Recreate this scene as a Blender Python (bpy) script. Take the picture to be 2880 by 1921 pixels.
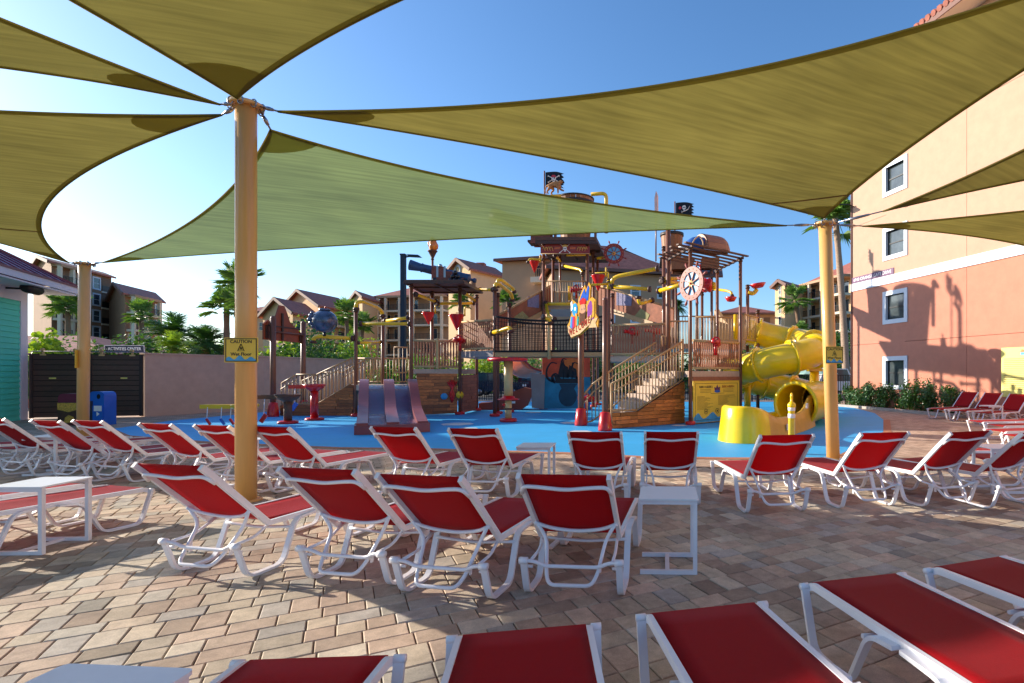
import bpy, bmesh, math, random
from mathutils import Vector as V, Matrix, noise as mnoise
random.seed(7)
R = math.radians
S = bpy.context.scene
for o in list(bpy.data.objects): bpy.data.objects.remove(o)
COL = S.collection

# ------------------------------------------------------------------ camera, sky, sun, exposure
cam = bpy.data.cameras.new('camera'); camo = bpy.data.objects.new('camera', cam); COL.objects.link(camo)
camo.location = (0, 0, 1.65); camo.rotation_euler = (R(90), 0, 0)
cam.sensor_width = 36; cam.lens = 19.14; cam.shift_x = -0.1295; cam.shift_y = 0.0315
cam.clip_start = 0.05; cam.clip_end = 3000
S.camera = camo
SUN_EL = R(18.6)
SUN_H = V((-0.9659, 0.2588, 0))            # towards the sun, in plan
w = bpy.data.worlds.new('World'); S.world = w; w.use_nodes = True
nt = w.node_tree; bg = nt.nodes['Background']
sky = nt.nodes.new('ShaderNodeTexSky'); sky.sky_type = 'NISHITA'; sky.sun_disc = False
sky.sun_elevation = SUN_EL; sky.sun_rotation = math.atan2(SUN_H.x, SUN_H.y)
sky.air_density = 1.0; sky.dust_density = 0.8; sky.ozone_density = 4.5; sky.altitude = 10
hsv = nt.nodes.new('ShaderNodeHueSaturation'); hsv.inputs['Saturation'].default_value = 1.08
nt.links.new(sky.outputs[0], hsv.inputs['Color']); nt.links.new(hsv.outputs[0], bg.inputs[0]); bg.inputs[1].default_value = 0.15
sl = bpy.data.lights.new('sun', 'SUN'); sl.energy = 5.0; sl.angle = R(0.5); sl.color = (1.0, 0.90, 0.76)
so = bpy.data.objects.new('sun', sl); COL.objects.link(so)
sd = V((SUN_H.x*math.cos(SUN_EL), SUN_H.y*math.cos(SUN_EL), math.sin(SUN_EL)))
so.rotation_euler = (-sd).to_track_quat('-Z', 'Y').to_euler(); so.location = sd*60
S.view_settings.view_transform = 'Standard'; S.view_settings.look = 'None'
S.view_settings.exposure = 0.75; S.view_settings.gamma = 1.0; S.view_settings.use_curve_mapping = False
S.render.engine = 'CYCLES'
S.cycles.max_bounces = 8; S.cycles.transparent_max_bounces = 12

# ------------------------------------------------------------------ survey helpers (where a sight line meets the ground or a given depth)
F, CX, HY, H = 1250.0, 1480.0, 858.0, 1.65
def gp(px, py, z=0.0):
    Y = F*(H-z)/(py-HY); return V(((px-CX)/F*Y, Y, z))
def at(px, py, Y): return V(((px-CX)/F*Y, Y, H+(HY-py)/F*Y))

def lin(c):
    out = []
    for x in c[:3]:
        x /= 255.0
        out.append(x/12.92 if x <= 0.04045 else ((x+0.055)/1.055)**2.4)
    return tuple(out)

# ------------------------------------------------------------------ materials
MATS = {}
def mat(name, c, rough=0.55, var=0.12, scale=6.0, metal=0.0, bump=0.0, bscale=60.0, rnd=0.0, coat=0.0, stretch=None, spec=0.5, trans=0.0, transcol=None, dirt=0.0):
    m = bpy.data.materials.new(name); m.use_nodes = True
    t = m.node_tree; N = t.nodes; L = t.links
    b = N['Principled BSDF']; out = N['Material Output']
    b.inputs['Roughness'].default_value = rough; b.inputs['Metallic'].default_value = metal
    b.inputs['Specular IOR Level'].default_value = spec
    if coat: b.inputs['Coat Weight'].default_value = coat; b.inputs['Coat Roughness'].default_value = 0.08
    lc = lin(c)
    tc = N.new('ShaderNodeTexCoord'); vec = tc.outputs['Object']
    if stretch:
        mp = N.new('ShaderNodeMapping'); mp.inputs['Scale'].default_value = stretch
        L.new(vec, mp.inputs[0]); vec = mp.outputs[0]
    nz = N.new('ShaderNodeTexNoise'); nz.inputs['Scale'].default_value = scale; nz.inputs['Detail'].default_value = 6; nz.inputs['Roughness'].default_value = 0.65
    L.new(vec, nz.inputs['Vector'])
    rp = N.new('ShaderNodeValToRGB')
    rp.color_ramp.elements[0].position = 0.3; rp.color_ramp.elements[1].position = 0.7
    rp.color_ramp.elements[0].color = tuple(max(0, x*(1-var)) for x in lc)+(1,)
    rp.color_ramp.elements[1].color = tuple(min(1, x*(1+var)) for x in lc)+(1,)
    L.new(nz.outputs['Fac'], rp.inputs[0]); col = rp.outputs[0]
    if dirt:
        n2 = N.new('ShaderNodeTexNoise'); n2.inputs['Scale'].default_value = scale*0.35; n2.inputs['Detail'].default_value = 8; n2.inputs['Roughness'].default_value = 0.75
        L.new(vec, n2.inputs['Vector'])
        r2 = N.new('ShaderNodeMapRange'); r2.inputs['From Min'].default_value = 0.5; r2.inputs['From Max'].default_value = 0.75; r2.inputs['To Max'].default_value = dirt
        L.new(n2.outputs['Fac'], r2.inputs[0])
        mx = N.new('ShaderNodeMix'); mx.data_type = 'RGBA'; L.new(r2.outputs[0], mx.inputs['Factor']); L.new(col, mx.inputs['A'])
        mx.inputs['B'].default_value = tuple(x*0.45+0.01 for x in lc)+(1,); col = mx.outputs['Result']
    if rnd:
        oi = N.new('ShaderNodeObjectInfo')
        mr = N.new('ShaderNodeMapRange'); mr.inputs['To Min'].default_value = 1-rnd; mr.inputs['To Max'].default_value = 1+rnd
        L.new(oi.outputs['Random'], mr.inputs[0])
        mx = N.new('ShaderNodeMix'); mx.data_type = 'RGBA'; mx.blend_type = 'MULTIPLY'; mx.inputs['Factor'].default_value = 1
        L.new(col, mx.inputs['A']); L.new(mr.outputs[0], mx.inputs['B']); col = mx.outputs['Result']
    L.new(col, b.inputs['Base Color'])
    if bump:
        nb = N.new('ShaderNodeTexNoise'); nb.inputs['Scale'].default_value = bscale; nb.inputs['Detail'].default_value = 4
        L.new(vec, nb.inputs['Vector'])
        bp = N.new('ShaderNodeBump'); bp.inputs['Strength'].default_value = bump; bp.inputs['Distance'].default_value = 0.01
        L.new(nb.outputs['Fac'], bp.inputs['Height']); L.new(bp.outputs[0], b.inputs['Normal'])
    if trans:
        tr = N.new('ShaderNodeBsdfTranslucent')
        tcx = lin(transcol) if transcol else lc
        hs = N.new('ShaderNodeMix'); hs.data_type = 'RGBA'; hs.blend_type = 'MULTIPLY'; hs.inputs['Factor'].default_value = 0.0
        tr.inputs['Color'].default_value = tcx+(1,)
        ms = N.new('ShaderNodeMixShader'); ms.inputs[0].default_value = trans
        L.new(b.outputs[0], ms.inputs[1]); L.new(tr.outputs[0], ms.inputs[2]); L.new(ms.outputs[0], out.inputs['Surface'])
    MATS[name] = m
    return m

mat('white_metal', (236, 234, 238), 0.35, 0.04, 5, dirt=0.06)
mat('red_sling', (176, 4, 18), 0.6, 0.10, 40, bump=0.25, bscale=700, trans=0.42, transcol=(226, 5, 10), spec=0.25)
_b = MATS['red_sling'].node_tree.nodes['Principled BSDF']; _b.inputs['Sheen Weight'].default_value = 0.10; _b.inputs['Sheen Roughness'].default_value = 0.35; _b.inputs['Sheen Tint'].default_value = (1.0, 0.6, 0.7, 1)
mat('white_top', (232, 236, 242), 0.4, 0.03, 6)
mat('cream_post', (224, 174, 104), 0.32, 0.06, 3, coat=0.25, dirt=0.10, stretch=(6, 6, 0.6))
mat('steel', (150, 150, 155), 0.3, 0.1, 20, metal=0.9)
mat('brown_post', (122, 74, 50), 0.42, 0.14, 6, stretch=(5, 5, 0.7), coat=0.1)
mat('brown_dark', (74, 44, 32), 0.5, 0.15, 8)
mat('brown_roof', (96, 62, 46), 0.6, 0.15, 5, dirt=0.2)
mat('tan_rail', (186, 146, 98), 0.45, 0.10, 8)
mat('tan_post', (205, 170, 115), 0.4, 0.1, 5)
mat('deck_floor', (190, 165, 145), 0.7, 0.12, 10, bump=0.2)
mat('yellow_pipe', (238, 190, 14), 0.3, 0.10, 4, coat=0.3, dirt=0.12)
mat('yellow_slide', (250, 210, 16), 0.28, 0.08, 2.5, coat=0.4, dirt=0.06)
mat('slide_tan', (222, 172, 70), 0.35, 0.1, 3, coat=0.2)
mat('red_paint', (205, 16, 20), 0.32, 0.1, 6, coat=0.3)
mat('wood_plank', (178, 100, 46), 0.5, 0.5, 5, rnd=0.5, stretch=(1.2, 1.2, 9), bump=0.15, bscale=20, coat=0.12)
mat('wood_reddish', (156, 96, 72), 0.55, 0.35, 5, rnd=0.2, stretch=(1.2, 1.2, 8))
mat('picket', (156, 98, 66), 0.55, 0.3, 9, stretch=(4, 4, 1))
mat('rope_tan', (196, 160, 112), 0.7, 0.25, 40)
mat('net_black', (26, 22, 24), 0.8, 0.1, 20)
mat('sign_rust', (150, 66, 30), 0.5, 0.15, 4)
mat('canvas_brown', (150, 88, 60), 0.75, 0.28, 3, bump=0.2, bscale=12)
mat('patch_plaid', (128, 122, 148), 0.8, 0.3, 12)
mat('patch_olive', (150, 140, 90), 0.8, 0.25, 10)
mat('purple_slide', (138, 68, 66), 0.35, 0.08, 2, coat=0.12)
mat('purple_lane', (98, 52, 86), 0.22, 0.15, 2, coat=0.15)
mat('iron_black', (30, 34, 42), 0.35, 0.5, 5, metal=0.3, coat=0.3)
mat('bomb', (70, 84, 108), 0.25, 0.85, 4, coat=0.5)
mat('cannon_blue', (48, 72, 108), 0.45, 0.45, 4, stretch=(1, 1, 4))
mat('brick_small', (128, 70, 58), 0.7, 0.3, 14)
mat('flame', (240, 120, 20), 0.3, 0.5, 7, coat=0.5)
mat('barrel_wood', (150, 96, 56), 0.55, 0.35, 7, stretch=(5, 5, 0.7), rnd=0.15)
mat('barrel_hoop', (70, 62, 58), 0.5, 0.2, 10, metal=0.4)
mat('flag_black', (20, 34, 48), 0.8, 0.15, 6, trans=0.15)
mat('bone', (236, 232, 226), 0.6, 0.04, 8)
mat('monkey_fur', (176, 120, 72), 0.8, 0.3, 8)
mat('monkey_dark', (70, 42, 36), 0.7, 0.2, 8)
mat('wheel_red', (150, 66, 56), 0.5, 0.12, 8)
mat('wheel_glass', (110, 180, 215), 0.4, 0.3, 6)
mat('gold', (226, 180, 90), 0.5, 0.1, 8)
mat('blue_cloth', (18, 84, 160), 0.7, 0.35, 5)
mat('hull_wood', (158, 108, 84), 0.5, 0.25, 4, stretch=(1, 1, 9), rnd=0.15)
mat('pink_dress', (226, 190, 180), 0.6, 0.1, 4)
mat('teal_board', (76, 206, 176), 0.55, 0.04, 3)
mat('white_trim', (206, 210, 218), 0.5, 0.03, 3)
mat('purple_roof', (120, 62, 102), 0.4, 0.08, 3, metal=0.2, rnd=0.06)
mat('purple_seam', (110, 40, 62), 0.4, 0.08, 3)
mat('gate_plank', (84, 62, 52), 0.6, 0.25, 6, rnd=0.2, stretch=(1, 1, 9))
mat('gate_frame', (54, 40, 36), 0.6, 0.2, 6)
mat('tan_wall', (198, 162, 138), 0.85, 0.08, 3, bump=0.3, bscale=60, dirt=0.12)
mat('salmon_wall', (194, 126, 102), 0.85, 0.07, 2.5, bump=0.35, bscale=45, dirt=0.10)
mat('peach_wall', (188, 150, 126), 0.85, 0.06, 2.5, bump=0.35, bscale=45, dirt=0.06)
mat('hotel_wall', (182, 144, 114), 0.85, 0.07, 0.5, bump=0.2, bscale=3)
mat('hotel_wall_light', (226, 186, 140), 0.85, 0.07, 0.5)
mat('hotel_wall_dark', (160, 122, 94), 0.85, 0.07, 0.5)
mat('hotel_trim', (226, 206, 180), 0.7, 0.05, 1)
mat('hotel_base', (168, 96, 78), 0.8, 0.08, 1)
mat('recess', (120, 92, 70), 0.8, 0.15, 1)
mat('roof_tile', (158, 92, 76), 0.75, 0.35, 2.2, bump=0.3, bscale=8)
mat('roof_fascia', (118, 82, 72), 0.7, 0.1, 2)
mat('glass', (52, 70, 84), 0.06, 0.5, 0.6, spec=0.9)
mat('glass_win', (70, 78, 80), 0.05, 0.5, 1.2, spec=0.9)
mat('dark_metal', (34, 36, 40), 0.45, 0.2, 8, metal=0.4)
mat('lamp_navy', (26, 38, 54), 0.4, 0.15, 6, metal=0.3)
mat('sign_yellow', (234, 198, 70), 0.5, 0.08, 3)
mat('sign_pale', (236, 222, 120), 0.55, 0.05, 3)
mat('ink', (48, 30, 34), 0.6, 0.1, 8)
mat('ink_grey', (120, 96, 52), 0.6, 0.2, 8)
mat('wave_blue', (70, 158, 210), 0.5, 0.2, 6)
mat('sign_purple', (92, 40, 88), 0.5, 0.08, 4)
mat('sign_navy', (42, 36, 62), 0.5, 0.1, 4)
mat('white_ink', (238, 236, 232), 0.5, 0.03, 4)
mat('sign_maroon', (150, 46, 36), 0.5, 0.18, 5)
mat('orange_ink', (230, 120, 50), 0.5, 0.15, 8)
mat('mural_red', (226, 84, 48), 0.5, 0.35, 1.6)
mat('mural_teal', (30, 132, 166), 0.45, 0.35, 1.4)
mat('mural_dark', (24, 28, 38), 0.5, 0.4, 4)
mat('mural_deep', (20, 62, 84), 0.5, 0.3, 3)
mat('orange_tube', (226, 108, 62), 0.35, 0.12, 2, coat=0.3)
mat('trough_red', (150, 56, 36), 0.35, 0.12, 2, coat=0.3)
mat('grey_panel', (150, 138, 138), 0.4, 0.1, 2)
mat('bin_blue', (20, 92, 190), 0.35, 0.08, 4, coat=0.2)
mat('bin_maroon', (120, 22, 60), 0.4, 0.1, 4, coat=0.2)
mat('bin_brown', (84, 54, 40), 0.6, 0.3, 9)
mat('bin_gold', (214, 166, 70), 0.6, 0.5, 26)
mat('hole', (10, 10, 12), 0.8, 0.0)
mat('car_navy', (30, 42, 74), 0.2, 0.05, 2, metal=0.3, coat=0.8)
mat('car_wine', (96, 26, 50), 0.2, 0.05, 2, metal=0.3, coat=0.8)
mat('car_white', (230, 232, 236), 0.2, 0.03, 2, coat=0.8)
mat('tyre', (24, 24, 26), 0.8, 0.1, 10)
mat('umbrella_teal', (150, 184, 170), 0.7, 0.08, 3)
mat('leaf_palm', (104, 140, 62), 0.5, 0.4, 1.2, trans=0.25, transcol=(130, 170, 40))
mat('leaf_dark', (52, 92, 40), 0.5, 0.45, 1.6, trans=0.2, transcol=(100, 150, 40))
mat('leaf_bright', (120, 156, 40), 0.5, 0.45, 1.6, trans=0.3, transcol=(170, 200, 40))
mat('leaf_shrub', (58, 96, 44), 0.35, 0.45, 3, trans=0.15, transcol=(110, 150, 40))
mat('trunk', (128, 100, 78), 0.9, 0.35, 5, stretch=(1, 1, 6), bump=0.5, bscale=8)
mat('trunk_grey', (160, 136, 116), 0.9, 0.3, 4, stretch=(1, 1, 5), bump=0.4, bscale=8)
mat('soil', (58, 42, 34), 0.95, 0.3, 8, bump=0.4, bscale=20)
mat('kerb', (170, 160, 150), 0.85, 0.12, 4, bump=0.2)
mat('asphalt', (70, 70, 72), 0.9, 0.15, 1.5, bump=0.3, bscale=40)
mat('lawn', (70, 96, 44), 0.9, 0.35, 0.6)
mat('bedding', (112, 86, 64), 0.95, 0.2, 30)
mat('border_brick', (176, 116, 84), 0.85, 0.25, 12, rnd=0.1)
mat('hex_white', (226, 224, 220), 0.6, 0.05, 4)

for n_, c_ in (('p_blue', (24, 84, 176)), ('p_red', (190, 26, 30)), ('p_purple', (128, 60, 140)), ('p_gold', (206, 150, 52)), ('p_teal', (40, 160, 150)), ('p_skin', (196, 146, 112)), ('p_brown', (92, 58, 42)), ('p_orange', (222, 110, 40)), ('p_sky', (40, 146, 206)), ('p_cream', (206, 168, 124)), ('p_rust', (146, 44, 28))): mat(n_, c_, 0.8, 0.25, 9, spec=0.1)
# plain shade cloth: knitted, lets light through
def sail_mat(name, c, tcx, tr, holes=0.002):
    m = bpy.data.materials.new(name); m.use_nodes = True
    t = m.node_tree; N = t.nodes; L = t.links; out = N['Material Output']
    b = N['Principled BSDF']; b.inputs['Roughness'].default_value = 0.85; b.inputs['Specular IOR Level'].default_value = 0.15
    tc = N.new('ShaderNodeUVMap')
    mp = N.new('ShaderNodeMapping'); mp.inputs['Scale'].default_value = (0.5, 9, 1); L.new(tc.outputs[0], mp.inputs[0])
    nz = N.new('ShaderNodeTexNoise'); nz.inputs['Scale'].default_value = 1.6; nz.inputs['Detail'].default_value = 5; L.new(mp.outputs[0], nz.inputs['Vector'])
    n3 = N.new('ShaderNodeTexNoise'); n3.inputs['Scale'].default_value = 0.45; n3.inputs['Detail'].default_value = 4; L.new(tc.outputs[0], n3.inputs['Vector'])
    ad = N.new('ShaderNodeMath'); ad.operation = 'ADD'; L.new(nz.outputs['Fac'], ad.inputs[0]); L.new(n3.outputs['Fac'], ad.inputs[1])
    mr = N.new('ShaderNodeMapRange'); mr.inputs['From Min'].default_value = 0.7; mr.inputs['From Max'].default_value = 1.3; mr.inputs['To Min'].default_value = 0.70; mr.inputs['To Max'].default_value = 1.26
    L.new(ad.outputs[0], mr.inputs[0])
    def scaled(col):
        mx = N.new('ShaderNodeMix'); mx.data_type = 'RGBA'; mx.blend_type = 'MULTIPLY'; mx.inputs['Factor'].default_value = 1
        mx.inputs['A'].default_value = lin(col)+(1,); L.new(mr.outputs[0], mx.inputs['B']); return mx.outputs['Result']
    L.new(scaled(c), b.inputs['Base Color'])
    tl = N.new('ShaderNodeBsdfTranslucent'); L.new(scaled(tcx), tl.inputs['Color'])
    wv = N.new('ShaderNodeTexNoise'); wv.inputs['Scale'].default_value = 60; L.new(tc.outputs[0], wv.inputs['Vector'])
    bp = N.new('ShaderNodeBump'); bp.inputs['Strength'].default_value = 0.2; bp.inputs['Distance'].default_value = 0.01; L.new(wv.outputs['Fac'], bp.inputs['Height']); L.new(bp.outputs[0], b.inputs['Normal'])
    ms = N.new('ShaderNodeMixShader'); ms.inputs[0].default_value = tr
    L.new(b.outputs[0], ms.inputs[1]); L.new(tl.outputs[0], ms.inputs[2])
    tp = N.new('ShaderNodeBsdfTransparent'); m2 = N.new('ShaderNodeMixShader'); m2.inputs[0].default_value = holes
    L.new(ms.outputs[0], m2.inputs[1]); L.new(tp.outputs[0], m2.inputs[2]); L.new(m2.outputs[0], out.inputs['Surface'])
    MATS[name] = m
sail_mat('sail_green', (124, 118, 72), (152, 138, 64), 0.5)
sail_mat('sail_lit', (126, 146, 98), (150, 164, 92), 0.55, 0.03)  # same cloth; greener, lighter tone paints the light into this sail's colour
mat('sail_hem', (108, 102, 66), 0.85, 0.1, 6, trans=0.65, transcol=(190, 178, 100))
mat('sail_seam', (112, 78, 40), 0.85, 0.1, 6)

# pavers: colour comes from a per-piece attribute, plus grain and stains
def paver_mat():
    m = bpy.data.materials.new('paver'); m.use_nodes = True
    t = m.node_tree; N = t.nodes; L = t.links; b = N['Principled BSDF']; b.inputs['Roughness'].default_value = 0.82; b.inputs['Specular IOR Level'].default_value = 0.3
    at_ = N.new('ShaderNodeAttribute'); at_.attribute_name = 'tint'
    ge = N.new('ShaderNodeNewGeometry')
    n1 = N.new('ShaderNodeTexNoise'); n1.inputs['Scale'].default_value = 9; n1.inputs['Detail'].default_value = 8; n1.inputs['Roughness'].default_value = 0.7; L.new(ge.outputs['Position'], n1.inputs['Vector'])
    n2 = N.new('ShaderNodeTexNoise'); n2.inputs['Scale'].default_value = 1.1; n2.inputs['Detail'].default_value = 5; L.new(ge.outputs['Position'], n2.inputs['Vector'])
    n3 = N.new('ShaderNodeTexNoise'); n3.inputs['Scale'].default_value = 120; n3.inputs['Detail'].default_value = 3; L.new(ge.outputs['Position'], n3.inputs['Vector'])
    def mr(src, a, bb, c, d):
        x = N.new('ShaderNodeMapRange'); x.inputs['From Min'].default_value = a; x.inputs['From Max'].default_value = bb; x.inputs['To Min'].default_value = c; x.inputs['To Max'].default_value = d; L.new(src, x.inputs[0]); return x.outputs[0]
    def mul(a, bb):
        x = N.new('ShaderNodeMix'); x.data_type = 'RGBA'; x.blend_type = 'MULTIPLY'; x.inputs['Factor'].default_value = 1; L.new(a, x.inputs['A']); L.new(bb, x.inputs['B']); return x.outputs['Result']
    c = mul(at_.outputs['Color'], mr(n1.outputs['Fac'], 0.3, 0.7, 0.72, 1.18))
    c = mul(c, mr(n2.outputs['Fac'], 0.35, 0.65, 0.82, 1.1))
    c = mul(c, mr(n3.outputs['Fac'], 0.3, 0.7, 0.88, 1.1))
    L.new(c, b.inputs['Base Color'])
    bp = N.new('ShaderNodeBump'); bp.inputs['Strength'].default_value = 0.35; bp.inputs['Distance'].default_value = 0.004; L.new(n3.outputs['Fac'], bp.inputs['Height']); L.new(bp.outputs[0], b.inputs['Normal'])
    MATS['paver'] = m
paver_mat()
PAVE_ANG = R(29)
def far_paver_mat():
    m = bpy.data.materials.new('paver_far'); m.use_nodes = True
    t = m.node_tree; N = t.nodes; L = t.links; b = N['Principled BSDF']; b.inputs['Roughness'].default_value = 0.85
    ge = N.new('ShaderNodeNewGeometry'); mp = N.new('ShaderNodeMapping'); mp.inputs['Rotation'].default_value = (0, 0, -PAVE_ANG); L.new(ge.outputs['Position'], mp.inputs[0])
    br = N.new('ShaderNodeTexBrick'); br.inputs['Scale'].default_value = 1.0; br.inputs['Brick Width'].default_value = 0.2; br.inputs['Row Height'].default_value = 0.17; br.inputs['Mortar Size'].default_value = 0.006
    br.inputs['Color1'].default_value = lin((206, 176, 150))+(1,); br.inputs['Color2'].default_value = lin((176, 144, 120))+(1,); br.inputs['Mortar'].default_value = lin((130, 104, 84))+(1,)
    L.new(mp.outputs[0], br.inputs['Vector'])
    n2 = N.new('ShaderNodeTexNoise'); n2.inputs['Scale'].default_value = 1.4; n2.inputs['Detail'].default_value = 7; L.new(ge.outputs['Position'], n2.inputs['Vector'])
    x = N.new('ShaderNodeMapRange'); x.inputs['From Min'].default_value = 0.3; x.inputs['From Max'].default_value = 0.7; x.inputs['To Min'].default_value = 0.78; x.inputs['To Max'].default_value = 1.12; L.new(n2.outputs['Fac'], x.inputs[0])
    mx = N.new('ShaderNodeMix'); mx.data_type = 'RGBA'; mx.blend_type = 'MULTIPLY'; mx.inputs['Factor'].default_value = 1; L.new(br.outputs['Color'], mx.inputs['A']); L.new(x.outputs[0], mx.inputs['B'])
    L.new(mx.outputs['Result'], b.inputs['Base Color']); MATS['paver_far'] = m
far_paver_mat()
# poured rubber splash pad
mat('splash_blue', (50, 170, 228), 0.6, 0.07, 1.2, bump=0.25, bscale=160, dirt=0.10)

# ------------------------------------------------------------------ mesh builder
LOC = {}
class MB:
    def __init__(s): s.v = []; s.f = []; s.sm = []
    def add(s, vs, fs, smooth=False):
        k = len(s.v); s.v += [V(p) for p in vs]
        for f in fs: s.f.append([i+k for i in f]); s.sm.append(smooth)
        return s
    def box(s, c, sz, rz=0.0, m=None):
        c = V(c); hx, hy, hz = sz[0]/2, sz[1]/2, sz[2]/2
        r = m if m is not None else Matrix.Rotation(rz, 3, 'Z')
        vs = [c+r@V((x*hx, y*hy, z*hz)) for z in (-1, 1) for (x, y) in ((-1, -1), (1, -1), (1, 1), (-1, 1))]
        return s.add(vs, [(3, 2, 1, 0), (4, 5, 6, 7), (0, 1, 5, 4), (1, 2, 6, 5), (2, 3, 7, 6), (3, 0, 4, 7)])
    def beam(s, a, b, wd, ht, up=(0, 0, 1)):
        a, b = V(a), V(b); d = (b-a); L = d.length; d.normalize()
        u = V(up); y = u.cross(d)
        if y.length < 1e-4: y = V((0, 1, 0)).cross(d)
        y.normalize(); z = d.cross(y)
        m = Matrix((d, y, z)).transposed()
        return s.box((a+b)/2, (L, wd, ht), m=m)
    def tube(s, pts, r, n=8, cap=True, closed=False, smooth=True):
        pts = [V(p) for p in pts]; N = len(pts)
        rr = r if isinstance(r, (list, tuple)) else [r]*N
        tang = []
        for i in range(N):
            if closed: t = pts[(i+1) % N]-pts[i-1]
            else: t = pts[min(i+1, N-1)]-pts[max(i-1, 0)]
            if t.length < 1e-9: t = V((0, 0, 1))
            tang.append(t.normalized())
        ref = V((0, 0, 1)) if abs(tang[0].z) < 0.9 else V((1, 0, 0))
        u = ref.cross(tang[0]).normalized(); k0 = len(s.v)
        for i in range(N):
            if i:
                u = (u - tang[i]*u.dot(tang[i]))
                if u.length < 1e-6: u = V((1, 0, 0)).cross(tang[i])
                u.normalize()
            vv = tang[i].cross(u)
            for j in range(n):
                a = 2*math.pi*j/n
                s.v.append(pts[i]+(u*math.cos(a)+vv*math.sin(a))*rr[i])
        M_ = N if closed else N-1
        for i in range(M_):
            for j in range(n):
                a = k0+i*n+j; b = k0+i*n+(j+1) % n; i2 = (i+1) % N
                c = k0+i2*n+(j+1) % n; d = k0+i2*n+j
                s.f.append([a, b, c, d]); s.sm.append(smooth)
        if cap and not closed:
            s.f.append([k0+j for j in reversed(range(n))]); s.sm.append(False)
            s.f.append([k0+(N-1)*n+j for j in range(n)]); s.sm.append(False)
        return s
    def lathe(s, c, prof, n=16, m=None, cap=True, smooth=True):
        c = V(c); k0 = len(s.v)
        for (r, z) in prof:
            for j in range(n):
                a = 2*math.pi*j/n; p = V((r*math.cos(a), r*math.sin(a), z))
                s.v.append(c+((m@p) if m is not None else p))
        for i in range(len(prof)-1):
            for j in range(n):
                s.f.append([k0+i*n+j, k0+i*n+(j+1) % n, k0+(i+1)*n+(j+1) % n, k0+(i+1)*n+j]); s.sm.append(smooth)
        if cap:
            s.f.append([k0+j for j in reversed(range(n))]); s.sm.append(False)
            s.f.append([k0+(len(prof)-1)*n+j for j in range(n)]); s.sm.append(False)
        return s
    def ball(s, c, r, n=12, sc=(1, 1, 1)):
        c = V(c); k = n//2
        prof = [(max(1e-4, math.sin(math.pi*i/k)), -math.cos(math.pi*i/k)) for i in range(k+1)]
        mm = Matrix.Diagonal(V((r*sc[0], r*sc[1], r*sc[2])))
        return s.lathe(c, prof, n, m=mm, cap=False)
    def poly(s, pts, off):
        """planar polygon (3D points) pushed along off to give it thickness"""
        pts = [V(p) for p in pts]; n = len(pts); off = V(off)
        vs = pts+[p+off for p in pts]
        fs = [list(reversed(range(n))), [n+i for i in range(n)]]
        for i in range(n): fs.append([i, (i+1) % n, n+(i+1) % n, n+i])
        return s.add(vs, fs)
    def build(s, name, m, parent=None, kind=None):
        off = LOC.get(parent.name, V((0, 0, 0))) if parent else V((0, 0, 0))
        me = bpy.data.meshes.new(name)
        me.from_pydata([p-off for p in s.v], [], s.f)
        me.polygons.foreach_set('use_smooth', s.sm)
        bm = bmesh.new(); bm.from_mesh(me); bmesh.ops.recalc_face_normals(bm, faces=bm.faces); bm.to_mesh(me); bm.free()
        me.materials.append(MATS[m])
        o = bpy.data.objects.new(name, me); COL.objects.link(o)
        if parent: o.parent = parent
        LOC[o.name] = off
        if kind: o['kind'] = kind
        return o

def tag(o, label=None, cat=None, group=None, kind=None):
    if label: o['label'] = label
    if cat: o['category'] = cat
    if group: o['group'] = group
    if kind: o['kind'] = kind
    return o
def thing(name, label, cat, loc=(0, 0, 0), group=None):
    o = bpy.data.objects.new(name, None); COL.objects.link(o); o.location = loc; o.empty_display_size = 0.2
    LOC[o.name] = V(loc); tag(o, label, cat, group); return o
def copy_tree(o, parent=None):
    c = o.copy(); COL.objects.link(c); c.parent = parent
    for ch in list(o.children): copy_tree(ch, c)
    return c
def fillet(pts, r, n=4):
    pts = [V(p) for p in pts]; out = [pts[0]]
    for i in range(1, len(pts)-1):
        a, b, c = pts[i-1], pts[i], pts[i+1]
        d1 = (a-b); d2 = (c-b); rr = min(r, d1.length*0.48, d2.length*0.48)
        p1 = b+d1.normalized()*rr; p2 = b+d2.normalized()*rr
        for k in range(n+1):
            t = k/n; out.append(p1*(1-t)**2+b*2*t*(1-t)+p2*t*t)
    out.append(pts[-1]); return out
def frame_m(xa, za=None, ya=None):
    """3x3 with columns x, y, z; x along xa, z close to za"""
    x = V(xa).normalized(); z = V(za if za else (0, 0, 1)); y = z.cross(x).normalized(); z = x.cross(y)
    return Matrix((x, y, z)).transposed()
def axis_m(d):
    """3x3 whose z axis is d"""
    z = V(d).normalized(); x = V((0, 0, 1)).cross(z)
    if x.length < 1e-4: x = V((1, 0, 0))
    x.normalize(); y = z.cross(x); return Matrix((x, y, z)).transposed()
def text(s_, size, m, org, right, up, parent, name='lettering', extrude=0.004, align='CENTER', bold=0.0, sx=1.0):
    cu = bpy.data.curves.new('t', 'FONT'); cu.body = s_; cu.size = size; cu.align_x = align; cu.align_y = 'CENTER'; cu.extrude = extrude; cu.offset = bold; cu.resolution_u = 3
    ob = bpy.data.objects.new('t', cu); COL.objects.link(ob)
    dg = bpy.context.evaluated_depsgraph_get(); me = bpy.data.meshes.new_from_object(ob.evaluated_get(dg))
    bpy.data.objects.remove(ob); bpy.data.curves.remove(cu)
    r = V(right).normalized(); u = V(up).normalized(); n = r.cross(u).normalized(); off = LOC.get(parent.name, V((0, 0, 0)))
    for v_ in me.vertices: p = v_.co.copy(); v_.co = V(org)+r*p.x*sx+u*p.y+n*p.z-off
    me.materials.clear(); me.materials.append(MATS[m])
    o = bpy.data.objects.new(name, me); COL.objects.link(o); o.parent = parent; LOC[o.name] = off
    return o
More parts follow.
